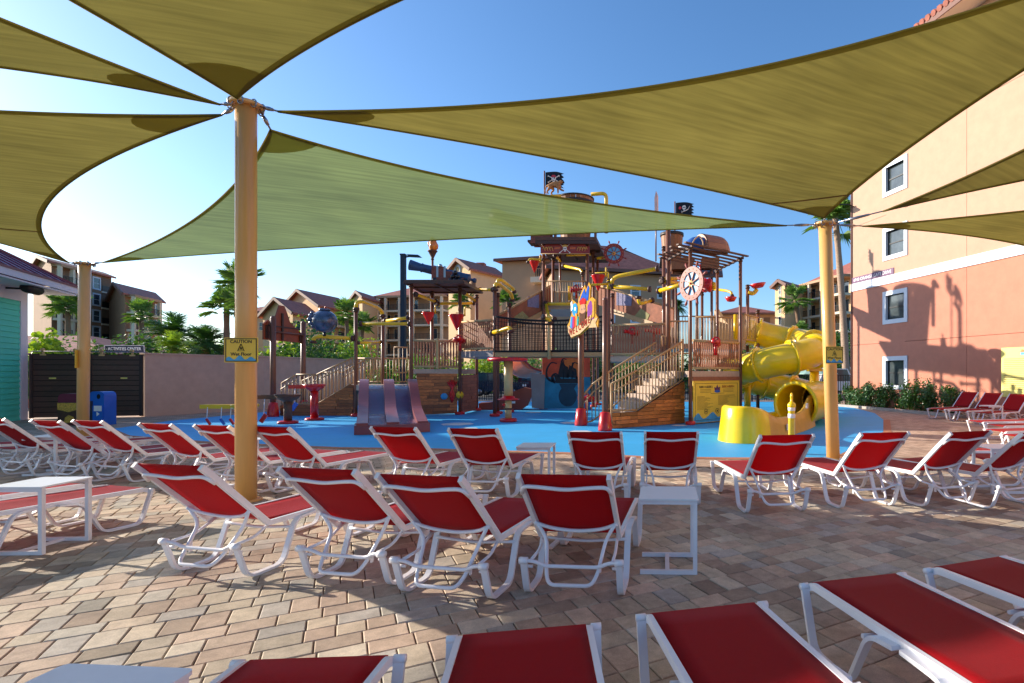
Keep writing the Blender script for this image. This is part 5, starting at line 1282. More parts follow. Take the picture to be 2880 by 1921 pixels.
pipe(nb_, [(1137, 668, 20.95), (1137, 652, 20.95), (1146, 652, 21.1), (1172, 672, 22.6), (1176, 682, 22.9), (1176, 690, 23)], 0.095, 0.2); pipe(nb_, [(1141, 660, 22.3), (1143, 642, 22.3), (1152, 643, 22.4), (1178, 662, 23.6), (1180, 672, 23.7)], 0.09, 0.2); pipe(nb_, [(1102, 665, 24.0), (1133, 665, 21.3)])
pipe(nb_, [(1130, 764, 20.75), (1150, 759, 20.2), (1171, 752, 19.9), (1173, 764, 19.9)], 0.10, 0.16)
# ---- bucket tower
bt = thing('bucket_tower', 'tall brown play tower carrying the great tipping bucket', 'play tower', (-3.6, 27, 0))
TZ = 4.85; RZ = 7.72
tw_ = {'fl': (1248, 25.3), 'fr': (1348.5, 25.3), 'bl': (1270, 28.6), 'br': (1372, 28.6)}
for k, (px, Y) in tw_.items(): gpost(bt, px, Y, RZ, 0.11)
gpost(bt, 1362.5, 26.8, RZ, 0.10); gpost(bt, 1286, 27.6, RZ, 0.08, None, TZ); gpost(bt, 1338, 26.2, H+(HY-630)/F*26.2, 0.08, None, TZ)
pl4 = [plan(*tw_['fl']), plan(*tw_['fr']), plan(*tw_['br']), plan(*tw_['bl'])]
deck(bt, pl4, TZ, 0.2)
q = MB(); q.poly([V((-5.0, 24.85, RZ+0.02)), V((-2.2, 24.85, RZ+0.02)), V((-2.0, 29.9, RZ+0.02)), V((-5.1, 29.9, RZ+0.02))], (0, 0, 0.16)); q.build('roof', 'brown_roof', bt)
q = MB(); q.beam((-5.0, 24.9, RZ-0.06), (-2.2, 24.9, RZ-0.06), 0.08, 0.14); q.beam((-4.9, 26.9, RZ-0.05), (-2.2, 26.9, RZ-0.05), 0.1, 0.12); q.beam((-3.6, 24.95, RZ-0.06), (-3.6, 29.1, RZ-0.06), 0.08, 0.1); q.build('roof_frame', 'brown_dark', bt)
balusters(bt, pl4[0], pl4[1], TZ+0.1, TZ+1.1, gap=0.11); balusters(bt, pl4[1], pl4[2], TZ+0.1, TZ+1.1, gap=0.16); balusters(bt, pl4[3], pl4[2], TZ+0.1, TZ+1.1, gap=0.16)
MB().tube([at(1308, 690, 25.5), at(1308, 657, 25.5)], 0.09, 10).build('yellow_standpipe', 'yellow_pipe', bt)
pipe(bt, [(1252, 698, 25.1), (1320, 698, 25.1)], 0.1); pipe(bt, [(1274, 586, 25.6), (1287, 600, 26.4)], 0.08); pipe(bt, [(1293, 610, 27.4), (1334, 619, 26.4), (1338, 630, 26.2)], 0.085, 0.15)
pipe(bt, [(1297, 586, 27.6), (1362, 584, 26.9)], 0.08); pipe(bt, [(1366, 593, 26.8), (1402, 591, 26.6)], 0.09); pipe(bt, [(1249, 596, 25.2), (1216, 594, 25.2), (1211, 604, 25.2)], 0.06, 0.1)
pipe(bt, [(1253, 665+30, 25.2), (1260, 728, 24.0), (1274, 733, 23.6)], 0.09, 0.12)
# skull board
kb = thing('skull_board', 'maroon board with skull and crossbones across the bucket tower', 'sign', at(1297, 582, 25.05))
kp = Plane2(at(1297.3, 570, 25.05), (1, 0, 0)); W_ = 1.13
q = MB(); kp.shape(q, [(-W_, -0.26), (W_, -0.26), (W_, 0.08), (W_-0.12, 0.08), (W_-0.2, 0.17), (W_-0.35, 0.25), (-W_+0.35, 0.23), (-W_+0.25, 0.17), (-W_+0.12, 0.10), (-W_, 0.06)], -0.05, 0); q.build('board', 'sign_maroon', kb)
q = MB(); q.tube([kp.p(-W_, -0.25, 0.01), kp.p(W_, -0.25, 0.01)], 0.018, 6); q.tube([kp.p(-W_+0.35, 0.235, 0.01), kp.p(W_-0.35, 0.25, 0.01)], 0.016, 6); q.build('edge_moulding', 'rope_tan', kb)
q = MB()
for (x0, x1, z0, z1) in ((-0.24, 0.22, 0.22, -0.20), (0.24, -0.24, 0.22, -0.21)):
    q.beam(kp.p(x0, z0, 0.015), kp.p(x1, z1, 0.015), 0.02, 0.035, up=kp.n)
    for (x, z) in ((x0, z0), (x1, z1)): q.ball(kp.p(x, z, 0.015), 0.033, 6)
q.build('crossed_bones', 'bone', kb)
q = MB(); kp.shape(q, circ(0, -0.02, 0.09, 0.085, 14), 0, 0.05); kp.rect(q, -0.045, -0.15, 0.045, -0.08, 0, 0.045); q.build('skull', 'bone', kb)
q = MB(); kp.shape(q, circ(-0.035, -0.02, 0.026, n=8), 0.05, 0.056); kp.shape(q, circ(0.035, -0.02, 0.026, n=8), 0.05, 0.056); kp.rect(q, -0.03, -0.12, 0.03, -0.11, 0.045, 0.05); q.build('eye_socket', 'ink', kb)
q = MB(); kp.shape(q, circ(0.0, 0.06, 0.13, 0.10, 12, 0, 180), 0, 0.058); q.build('bandana', 'gold', kb)
for sgn in (-1, 1):
    q = MB(); kp.shape(q, circ(sgn*0.36, 0.0, 0.17, 0.11, 14), 0, 0.012); q.build('ribbon', 'wheel_red', kb)
    q = MB()
    for k in range(6): kp.rect(q, sgn*0.36-0.12+0.042*k, -0.035+0.01*(k % 2), sgn*0.36-0.095+0.042*k, 0.045, 0.012, 0.018)
    q.build('ribbon_letters', 'orange_ink', kb)
    q = MB()
    for k in range(4): q.tube(fillet([kp.p(sgn*(0.55+0.12*k), -0.12, 0.01), kp.p(sgn*(0.62+0.12*k), 0.1, 0.012), kp.p(sgn*(0.72+0.1*k), -0.05, 0.01)], 0.08), 0.014, 5)
    q.build('scroll_work', 'gold', kb)
# great bucket of staves
def bucket(name, label, c, z0, z1, r0, r1, n=22, hoops=(0.08, 0.9)):
    t = thing(name, label, 'bucket', (c[0], c[1], z0))
    for k in range(n):
        a0, a1 = 2*math.pi*(k+0.03)/n, 2*math.pi*(k+0.97)/n
        q = MB(); vs = []
        for (r, z) in ((r0, z0), (r1, z1)):
            for (ri, a) in ((r, a0), (r, a1), (r-0.05, a1), (r-0.05, a0)): vs.append((c[0]+ri*math.cos(a), c[1]+ri*math.sin(a), z))
        q.add(vs, [(3, 2, 1, 0), (4, 5, 6, 7), (0, 1, 5, 4), (1, 2, 6, 5), (2, 3, 7, 6), (3, 0, 4, 7)]); q.build('stave', 'barrel_wood', t)
    for h_ in hoops:
        z = z0+(z1-z0)*h_; r = r0+(r1-r0)*h_+0.012
        MB().lathe((c[0], c[1], z), [(r, -0.06), (r+0.025, -0.06), (r+0.025, 0.06), (r+0.01, 0.06)], 28, cap=False).build('hoop', 'barrel_hoop', t)
    MB().lathe((c[0], c[1], z0+0.03), [(0.01, 0), (r0-0.05, 0), (r0-0.05, 0.03), (0.01, 0.03)], 20, cap=False).build('bottom', 'barrel_wood', t)
    MB().lathe((c[0], c[1], z1), [(r1-0.06, -0.05), (r1+0.03, -0.05), (r1+0.03, 0.02), (r1-0.06, 0.02), (r1-0.06, -0.05)], 28, cap=False).build('rim', 'barrel_hoop', t)
    return t
bucket('tipping_bucket', 'huge wooden tipping bucket on top of the bucket tower', (-3.62, 28.5), 8.15, 10.8, 0.72, 0.95)
cr = thing('bucket_cradle', 'brown frame carrying the tipping bucket on the tower roof', 'frame', (-3.55, 28.5, 7.9))
for s_ in (-1, 1): MB().box((-3.62+s_*1.05, 28.5, 8.55), (0.12, 0.3, 1.4)).build('cheek', 'brown_post', cr)
MB().beam((-4.65, 28.5, 7.98), (-2.45, 28.5, 7.98), 0.3, 0.18).build('sill', 'brown_post', cr); MB().tube([(-4.65, 28.5, 9.15), (-2.45, 28.5, 9.15)], 0.06, 8).build('axle', 'steel', cr)
pipe(bt, [(1392, 535, 27), (1392, 443.5, 27), (1357, 446, 27)], 0.12, 0.25, False); pipe(bt, [(1252, 535, 26.6), (1255, 452, 26.6), (1288, 450, 26.6)], 0.12, 0.2, False)
bc_ = thing('cannon', 'large cannon mounted on the tower roof behind the pale green sail', 'cannon', (-5.5, 26.4, 7.9))
m0, m1 = V((-4.75, 26.2, 8.55)), V((-7.5, 27.15, 9.5)); d = (m1-m0).normalized(); L_ = (m1-m0).length
MB().lathe(m0, [(0.0, -0.4), (0.13, -0.35), (0.08, -0.15), (0.36, 0), (0.38, 0.1), (0.34, L_*0.5), (0.31, L_*0.8), (0.36, L_*0.83), (0.42, L_), (0.3, L_), (0.28, L_-0.3)], 20, m=axis_m(d), cap=False).build('barrel', 'cannon_blue', bc_)
for s_ in (-1, 1): MB().box((-4.95, 26.25+s_*0.42, 8.2), (0.9, 0.1, 0.7)).build('carriage_cheek', 'brick_small', bc_)
MB().box((-4.95, 26.25, 7.95), (1.2, 0.9, 0.1)).build('carriage_base', 'brown_dark', bc_)
# flags
def flag(px, top, bot, Y, w_, h_, kind, label):
    p = at(px, top, Y); b_ = at(px, bot, Y); t = thing('pirate_flag', label, 'flag', b_)
    MB().tube([b_, p+V((0, 0, 0.08))], 0.035, 8).build('flagpole', 'brown_post', t)
    nx, nz = 18, 8; vs, fs = [], []; rg = random.Random(int(px))
    edge = [w_*(1-0.17*((j % 2))*rg.uniform(0.6, 1)) for j in range(nz+1)]
    def wav(x, z): return 0.07*math.sin(x/w_*6.5+z*0.6)*(x/w_)**0.6
    for sd_ in (0, 1):
        for j in range(nz+1):
            for i in range(nx+1):
                x = 0.05+edge[j]*i/nx; z = -h_*j/nz
                vs.append((p.x+x, p.y+wav(x, z)+0.008*sd_, p.z+z+0.05*math.sin(x/w_*4)))
    M_ = (nx+1)*(nz+1)
    for j in range(nz):
        for i in range(nx):
            k = j*(nx+1)+i; fs.append((k, k+1, k+nx+2, k+nx+1)); fs.append((M_+k+nx+1, M_+k+nx+2, M_+k+1, M_+k))
    q = MB(); q.add(vs, fs, True); q.build('cloth', 'flag_black', t)
    def fp(x, z, d=0.012): return V((p.x+x, p.y+wav(x, z)-d, p.z+z+0.05*math.sin(x/w_*4)))
    cx_, cz = w_*0.5, -h_*0.48; s_ = h_
    def disc(mb, x, z, rx, rz, d): mb.poly([fp(x+a, z+b, d) for a, b in circ(0, 0, rx, rz, 14)], (0, -0.006, 0))
    q = MB(); disc(q, cx_, cz+0.05*s_, 0.16*s_, 0.17*s_, 0.02); disc(q, cx_, cz-0.13*s_, 0.09*s_, 0.08*s_, 0.018); q.build('skull', 'bone', t)
    q = MB(); disc(q, cx_-0.06*s_, cz+0.04*s_, 0.04*s_, 0.045*s_, 0.028); disc(q, cx_+0.06*s_, cz+0.04*s_, 0.04*s_, 0.045*s_, 0.028); disc(q, cx_, cz-0.12*s_, 0.05*s_, 0.02*s_, 0.028); q.build('eye_socket', 'flag_black', t)
    q = MB()
    if kind == 'bones':
        for (x0, z0, x1, z1) in ((-0.36, 0.2, 0.36, -0.2), (-0.36, -0.22, 0.36, 0.22)):
            q.tube([fp(cx_+x0*s_, cz+z0*s_), fp(cx_, cz), fp(cx_+x1*s_, cz+z1*s_)], 0.03*s_, 6)
            for (x, z) in ((x0, z0), (x1, z1)): q.ball(fp(cx_+x*s_, cz+z*s_), 0.055*s_, 6)
        q.build('crossed_bones', 'bone', t)
        q = MB(); q.poly([fp(cx_+a, cz+0.10*s_+b, 0.03) for a, b in circ(0, 0, 0.17*s_, 0.15*s_, 12, 0, 180)], (0, -0.006, 0)); q.build('bandana', 'red_paint', t)
    else:
        q.tube([fp(cx_-0.25*s_, cz-0.33*s_), fp(cx_, cz-0.26*s_), fp(cx_+0.3*s_, cz-0.1*s_), fp(cx_+0.45*s_, cz+0.22*s_)], [0.03*s_, 0.035*s_, 0.035*s_, 0.008], 6); q.tube([fp(cx_-0.2*s_, cz-0.22*s_), fp(cx_-0.16*s_, cz-0.42*s_)], 0.02*s_, 6); q.build('cutlass', 'bone', t)
        q = MB(); disc(q, cx_-0.33*s_, cz+0.02*s_, 0.12*s_, 0.12*s_, 0.014); q.build('rose', 'red_paint', t)
    return t, p
flag(1250, 396, 540, 27.0, 0.92, 0.74, 'bones', 'black pirate flag with bandana skull and crossed bones above the monkey')
flag(1549.5, 466, 545, 29.3, 0.99, 0.66, 'sabre', 'black pirate flag with skull, rose and cutlass above the barrel')
# monkey statue on the spout
mk = thing('monkey_statue', 'brown monkey figure walking on the yellow spout below the flag', 'statue', at(1272, 449, 26.6))
mo = at(1272, 447.5, 26.6)
me = bpy.data.meshes.new('body'); J_ = {}
def jv(n_, x, z, y, r): J_[n_] = (len(J_), (x, y, z), r)
jv('hip', -0.20, 0.46, 0, 0.12); jv('mid', -0.02, 0.50, 0, 0.115); jv('chest', 0.16, 0.50, 0, 0.13); jv('neck', 0.27, 0.57, 0, 0.07); jv('head', 0.34, 0.62, 0, 0.095); jv('snout', 0.43, 0.58, 0, 0.05)
for s_ in (-1, 1):
    jv('kn%d' % s_, -0.12+0.1*s_, 0.25, 0.09*s_, 0.06); jv('ho%d' % s_, -0.24+0.08*s_, 0.12, 0.09*s_, 0.04); jv('ft%d' % s_, -0.16+0.08*s_, 0.02, 0.09*s_, 0.035)
    jv('el%d' % s_, 0.20+(0.1 if s_ > 0 else 0), 0.27 if s_ < 0 else 0.28, 0.1*s_, 0.05); jv('ha%d' % s_, 0.20 if s_ < 0 else 0.46, 0.03 if s_ < 0 else 0.22, 0.1*s_, 0.035)
jv('t1', -0.36, 0.40, 0, 0.035); jv('t2', -0.42, 0.2, 0, 0.03); jv('t3', -0.36, 0.04, 0, 0.025)
ed = [('hip', 'mid'), ('mid', 'chest'), ('chest', 'neck'), ('neck', 'head'), ('head', 'snout'), ('hip', 't1'), ('t1', 't2'), ('t2', 't3')]
for s_ in (-1, 1): ed += [('hip', 'kn%d' % s_), ('kn%d' % s_, 'ho%d' % s_), ('ho%d' % s_, 'ft%d' % s_), ('chest', 'el%d' % s_), ('el%d' % s_, 'ha%d' % s_)]
me.from_pydata([J_[k][1] for k in J_], [(J_[a][0], J_[b][0]) for a, b in ed], [])
mob = bpy.data.objects.new('body', me); COL.objects.link(mob); mob.modifiers.new('s', 'SKIN'); mob.modifiers.new('u', 'SUBSURF').levels = 2
for k in J_: me.skin_vertices[0].data[J_[k][0]].radius = (J_[k][2], J_[k][2])
me.skin_vertices[0].data[0].use_root = True
dg = bpy.context.evaluated_depsgraph_get(); m2_ = bpy.data.meshes.new_from_object(mob.evaluated_get(dg)); bpy.data.objects.remove(mob)
m2_.materials.clear(); m2_.materials.append(MATS['monkey_fur']); mob = bpy.data.objects.new('body', m2_); COL.objects.link(mob); mob.parent = mk; mob.location = mo-V(mk.location); mob.scale = (1.05, 1.05, 1.05)
MB().ball(mo+V((0.455, 0, 0.61)), 0.06, 8).build('face', 'monkey_dark', mk)
# ---- canvas ramps with patches
def ramp(label, pts, patches, s_beam):
    t = thing('ramp_panel', label, 'ramp', at(*pts[0])); P_ = [at(*p) for p in pts]; n = (P_[1]-P_[0]).cross(P_[2]-P_[0]).normalized()
    if n.y > 0: n = -n
    q = MB(); q.poly(P_, -n*0.06); q.build('canvas_panel', 'canvas_brown', t)
    o = P_[0]
    def on(px, py):
        k = V(((px-CX)/F, 1, (HY-py)/F)); cam_ = V((0, 0, H)); tt = (o-cam_).dot(n)/k.dot(n); return cam_+k*tt
    for (m, pp) in patches: q = MB(); q.poly([on(*p)+n*0.006 for p in pp], n*0.012); q.build('patch', m, t)
    a, b = on(*s_beam[0]), on(*s_beam[1]); MB().tube([a, b], 0.05, 8).build('edge_tube', 'tan_rail', t)
    a, b = on(*s_beam[2]), on(*s_beam[3]); MB().beam(a, b, 0.1, 0.22).build('stringer', 'tan_rail', t)
    for k in range(12): p = a.lerp(b, (k+0.5)/12); MB().box(p-n*0.6+V((0, 0, 0.1)), (0.34, 1.1, 0.06)).build('tread', 'deck_floor', t)
ramp('patched brown canvas ramp rising from the net bridge to the tower', [(1146, 768, 23.6), (1146, 722, 23.6), (1264, 656, 25.7), (1264, 706, 25.7)],
     [('patch_plaid', [(1211, 681), (1237, 676), (1237, 707), (1211, 704)]), ('patch_olive', [(1180, 728), (1199, 714), (1216, 731), (1192, 744)])], [(1147, 722), (1264, 656), (1150, 770), (1262, 710)])
ramp('patched brown canvas ramp falling from the tower to the welcome deck', [(1374, 700, 26.3), (1374, 654, 26.3), (1546, 707, 22.8), (1546, 752, 22.8)],
     [('patch_plaid', [(1416, 671), (1452, 678), (1450, 702), (1416, 701)]), ('patch_olive', [(1472, 708), (1492, 722), (1484, 741), (1454, 730)])], [(1374, 655), (1546, 708), (1400, 712), (1500, 745)])
# ---- mural panel below the tower
mu_ = thing('mural_panel', 'painted panel of a kraken under a ship, red sky over teal sea', 'mural', plan(1300, 25.1))
mp_ = Plane2(plan(1246, 25.05), (1, 0, 0)); MW = (1355-1246)/F*25.05; MT = 2.72; SEA = 1.5
q = MB(); mp_.rect(q, 0, SEA, MW, MT, -0.05, 0); q.build('sky_part', 'mural_red', mu_)
q = MB(); mp_.rect(q, 0, 0.04, MW, SEA-0.002, -0.05, 0); q.build('sea_part', 'mural_teal', mu_)
q = MB(); mp_.shape(q, circ(MW*0.6, 1.95, 0.55, 0.42, 24), 0, 0.004); q.build('sun_glow_print', 'orange_ink', mu_)
q = MB()
mp_.shape(q, [(0.62, 1.22), (1.7, 1.22), (1.82, 1.5), (1.55, 1.52), (1.5, 1.42), (0.85, 1.42), (0.7, 1.6), (0.52, 1.6)], 0.004, 0.012)
for (x, z0, w1, z1) in ((0.95, 1.45, 0.26, 2.15), (1.35, 1.45, 0.24, 2.05)):
    mp_.shape(q, [(x-w1, z0+0.05), (x+w1, z0), (x+w1*0.85, z1-0.2), (x-w1*0.5, z1)], 0.004, 0.012); q.tube([mp_.p(x, 1.4, 0.008), mp_.p(x+0.02, z1+0.12, 0.008)], 0.02, 5)
q.build('ship_print', 'mural_dark', mu_)
q = MB()
for pts, rr in (([(0.6, 1.25), (0.2, 1.4), (0.16, 1.85), (0.4, 2.2), (0.66, 2.12)], 0.07), ([(1.0, 2.0), (0.86, 2.2), (0.95, 2.36), (1.1, 2.3)], 0.06), ([(1.5, 1.6), (1.32, 1.95), (1.45, 2.2), (1.62, 2.1)], 0.06), ([(0.5, 1.3), (0.42, 1.55), (0.6, 1.68), (0.75, 1.55)], 0.08)):
    fp_ = fillet([mp_.p(a, b, 0.006) for a, b in pts], 0.25, 6); n = len(fp_); q.tube(fp_, [rr*(1-0.75*i/n) for i in range(n)], 6)
for vv in q.v: dd_ = (vv-mp_.o).dot(mp_.n); vv -= mp_.n*(dd_-max(0.002, min(0.016, dd_)))
q.build('tentacle_print', 'mural_dark', mu_)
q = MB(); mp_.shape(q, circ(1.15, 0.62, 0.42, 0.48, 22), 0.002, 0.006); mp_.shape(q, [(0.75, 1.2), (0.9, 0.9), (1.4, 0.9), (1.6, 1.2)], 0.002, 0.007); q.build('octopus_print', 'mural_deep', mu_)
# orange half pipe, red trough slide behind
og = thing('orange_slide', 'orange half pipe slide ending in a red trough behind the mural', 'slide', at(1230, 880, 26.5))
q = MB(); c0 = at(1243, 812, 27.5); vs = []; fs = []
for i in range(9):
    for j in range(11):
        a = R(180+180*j/10); ph = R(10*i)
        rr = 1.15; p = c0+V((math.cos(a)*rr*0.9-0.5*math.sin(ph)*2, i*0.12, math.sin(a)*rr*0.75-i*0.05)); vs.append(p)
for i in range(8):
    for j in range(10): k = i*11+j; fs.append((k, k+1, k+12, k+11))
q.add(vs, fs, True); o = q.build('half_pipe', 'orange_tube', og); sm_ = o.modifiers.new('t', 'SOLIDIFY'); sm_.thickness = 0.05
q = MB(); q.tube(fillet([c0+V((-0.98, 0.05, -0.1)), c0+V((-0.6, 0.02, -0.7)), c0+V((0.1, 0, -0.9))], 0.4, 6), 0.07, 8); q.build('rib', 'trough_red', og)
tp_ = Plane2(at(1099, 935, 24.6), (1, 0.12, 0)); tp_.o.z = 0
q = MB(); tp_.shape(q, [(0, 0.02), (1.9, 0.02), (2.2, 0.22), (2.35, 0.6), (2.35, 0.95), (2.0, 1.02), (1.2, 0.72), (0.55, 0.35), (0, 0.32)], -0.9, 0); q.build('trough', 'trough_red', og)
q = MB(); tp_.rect(q, 1.35, 0.30, 1.62, 0.40, 0, 0.01); q.build('number_label', 'white_ink', og)
q = MB(); tp_.shape(q, [(2.36, 0.1), (2.9, 0.02), (2.95, 1.6), (2.3, 1.7)], -0.3, -0.02); q.build('end_shield', 'grey_panel', og)
# ---- welcome sign
ws = thing('welcome_sign', 'cut-out pirate and parrot sign with WELCOME banner on a brown post', 'sign', plan(1334, 17.3))
gpost(ws, 1334, 17.3, 3.9, 0.135, 'cone', cap=False); gpost(ws, 1389.5, 15.7, 3.78, 0.118, 'cone', cap=False); MB().ball((plan(1389.5, 15.7).x, 15.7, 3.78), 0.0826, 12).build('post_dome', 'brown_post', ws)
wd = V((0.62, -0.785, 0)); wp = Plane2(V((-1.93, 16.75, 0)), wd); 
if wp.n.x > 0: wp.n = -wp.n
def zz_(py): return H+(HY-py)/F*16.9
SX = 0.80
def wsh(name, m, pts, d0, d1): q = MB(); wp.shape(q, [(a*SX, b) for a, b in pts], d0, d1); q.build(name, m, ws)
wsh('board', 'p_gold', [(-1.0, 2.98), (-0.75, 2.78), (-0.1, 2.86), (0.7, 3.12), (1.1, 3.02), (1.15, 3.25), (0.95, 3.45), (0.95, 3.85), (0.72, 3.95), (0.55, 3.9), (0.62, 4.3), (0.5, 4.42), (0.3, 4.2), (0.2, 4.36), (0.0, 4.2), (-0.22, 3.98), (-0.32, 3.8), (-0.45, 3.88), (-0.72, 4.0), (-0.85, 3.85), (-0.75, 3.6), (-0.95, 3.3), (-1.1, 3.2)], -0.04, 0)
wsh('hat', 'p_blue', [(-0.2, 3.86), (0.1, 3.92), (0.45, 3.86), (0.54, 4.24), (0.46, 4.32), (0.28, 4.08), (0.2, 4.25), (0.02, 4.1)], 0, 0.012)
wsh('bandana', 'p_red', [(-0.12, 3.78), (0.3, 3.78), (0.32, 3.92), (0.1, 3.98), (-0.14, 3.9)], 0.012, 0.022)
wsh('face', 'p_skin', circ(0.1, 3.6, 0.2, 0.22, 16), 0.002, 0.02)
wsh('beard', 'p_brown', [(-0.14, 3.55), (0.02, 3.5), (0.2, 3.5), (0.34, 3.56), (0.28, 3.25), (0.08, 3.08), (-0.1, 3.22)], 0.02, 0.03)
wsh('eye', 'ink', circ(0.03, 3.63, 0.03, n=8), 0.02, 0.026); wsh('eye', 'ink', circ(0.2, 3.63, 0.03, n=8), 0.02, 0.026)
wsh('coat', 'p_purple', [(0.4, 3.2), (0.85, 3.3), (0.86, 3.75), (0.6, 3.85), (0.42, 3.7)], 0.002, 0.01); wsh('coat_trim', 'p_gold', [(0.7, 3.3), (0.9, 3.36), (0.9, 3.8), (0.72, 3.86), (0.78, 3.6)], 0.01, 0.016)
wsh('parrot_head', 'p_sky', circ(-0.5, 3.66, 0.2, 0.2, 14), 0.002, 0.016); wsh('parrot_crest', 'bone', [(-0.78, 3.62), (-0.64, 3.7), (-0.7, 3.95), (-0.8, 3.9)], 0.004, 0.018); wsh('parrot_beak', 'p_gold', [(-0.42, 3.55), (-0.3, 3.5), (-0.3, 3.35), (-0.46, 3.42)], 0.016, 0.024); wsh('parrot_eye', 'bone', circ(-0.46, 3.68, 0.06, n=10), 0.016, 0.022)
for k, m_ in enumerate(('p_sky', 'p_purple', 'p_red', 'p_orange', 'p_teal')): wsh('parrot_feather', m_, [(-0.88+0.13*k, 3.06-0.02*k), (-0.74+0.13*k, 3.04-0.02*k), (-0.66+0.11*k, 3.42), (-0.80+0.11*k, 3.46)], 0.004+0.001*k, 0.012+0.001*k)
wsh('banner', 'p_cream', [(-0.98, 2.98), (-0.75, 2.80), (-0.1, 2.88), (0.62, 3.14), (0.72, 3.42), (0.3, 3.30), (-0.3, 3.12), (-0.72, 3.06), (-0.98, 3.2)], 0.016, 0.03)
wsh('banner_tail', 'p_cream', [(0.5, 3.04), (1.08, 3.02), (0.98, 3.15), (1.12, 3.3), (0.78, 3.28)], 0.006, 0.018)
for k, ch in enumerate('WELCOME'):
    f = k/6; x = (-0.76+1.32*f)*SX; z = 2.94+0.30*f**1.25
    text(ch, 0.29, 'p_rust' if k in (0, 1, 5, 6) else 'p_rust', wp.p(x, z+0.02, 0.031), wp.r, wp.u, ws, name='letter', bold=0.008, extrude=0.006, sx=0.72)
# ---- welcome deck (between bridge and wheel tower)
wk = thing('welcome_deck', 'raised play deck with picket railing behind the welcome sign', 'play deck', plan(1450, 20.5))
gpost(wk, 1397.5, 20.4, 5.15, 0.10); gpost(wk, 1406, 22.4, 4.9, 0.09); gpost(wk, 1534, 19.5, 7.3, 0.125); gpost(wk, 1524, 21.4, 6.6, 0.10)
deck(wk, [plan(1397, 20.4), plan(1534, 19.5), plan(1524, 22), plan(1404, 22.4)], 2.30, 0.2)
pk = pickets(wk, plan(1403, 20.3), plan(1527, 19.6), 2.40, 3.42)
def pipe2(*a, **k): pipe(wk, *a, **k)
pipe2([(1398, 664, 20.4), (1398, 640, 20.4)], 0.10, flange=False); pipe2([(1404, 658, 20.4), (1406, 641, 20.3), (1418, 634, 20.2), (1512, 616, 19.6)], 0.095, 0.2)
pipe2([(1404, 657.5, 20.3), (1494, 664, 19.8)], 0.09); pipe2([(1512, 668, 19.4), (1567, 653, 18.0)], 0.095); pipe2([(1518, 641, 19.6), (1566, 638, 20.4)], 0.085); pipe2([(1518, 646, 19.5), (1566, 650, 20.6)], 0.085)
pipe2([(1498, 689, 19.5), (1471, 697, 19.0), (1466, 692, 19.0), (1466, 680, 19.0)], 0.085, 0.1); pipe2([(1352, 654, 19.8), (1395, 652, 20.3)], 0.05, flange=False); pipe2([(1397, 642, 20.4), (1397, 625, 20.4), (1366, 627, 20.4)], 0.03, 0.05, flange=False)
q = MB(); q.tube(fillet([at(1409, 765, 19.9), at(1409, 744, 19.9), at(1420, 744, 19.9), at(1420, 765, 19.9), at(1411, 767, 19.9)], 0.08), 0.022, 6); q.build('grab_handle', 'tan_rail', wk)
q = MB(); q.tube(fillet([at(1519, 793, 19.0), at(1519, 771, 19.0), at(1528, 771, 19.0), at(1528, 792, 19.0)], 0.08), 0.022, 6); q.build('grab_handle', 'tan_rail', wk)
fe = thing('feather_blade', 'pale slender blade standing up beside the cutlass flag', 'ornament', at(1505, 600, 20))
MB().tube([at(1506, 600, 20.2), at(1506, 488, 20.2)], 0.03, 6).build('rod', 'brown_post', fe)
q = MB(); q.poly([at(1503, 488, 20.2), at(1509, 488, 20.2), at(1508.5, 446, 20.2), at(1506, 438, 20.2), at(1502.5, 455, 20.2)], (0.05, 0.25, 0)); q.build('blade', 'pink_dress', fe)
# ---- water cannons
def water_gun(px, py, Y, label, ang=0):
    c = at(px, py, Y); t = thing('water_cannon', label, 'water toy', c-V((0, 0, 0.35)))
    MB().tube([c-V((0, 0, 0.42)), c], 0.06, 10).build('stand', 'red_paint', t)
    d = V((math.cos(ang), math.sin(ang), 0.12)); MB().lathe(c-d*0.28, [(0.05, 0), (0.12, 0.02), (0.12, 0.3), (0.07, 0.34), (0.06, 0.55), (0.08, 0.56), (0.08, 0.6), (0.02, 0.6)], 14, m=axis_m(d)).build('barrel', 'red_paint', t)
    MB().lathe(c+V((0, -0.12, 0.05)), [(0.1, -0.015), (0.15, -0.015), (0.15, 0.015), (0.1, 0.015), (0.1, -0.015)], 16, m=axis_m((0, 1, 0)), cap=False).build('hand_wheel', 'red_paint', t)
water_gun(1452, 763, 20.1, 'red water cannon on the welcome deck railing', R(200)); water_gun(1500, 760, 20.9, 'red water cannon behind the tan balusters', R(170)); water_gun(1323, 665, 25.4, 'red water cannon on the upper tower railing', R(0)); water_gun(1056, 781, 21.7, 'red water cannon on the cannon deck railing', R(250)); water_gun(1643, 787, 18.2, 'red water cannon on the wheel deck pickets', R(250)); water_gun(1347, 915, 19.5, 'red water cannon beside the foot of the right stairs', R(200))
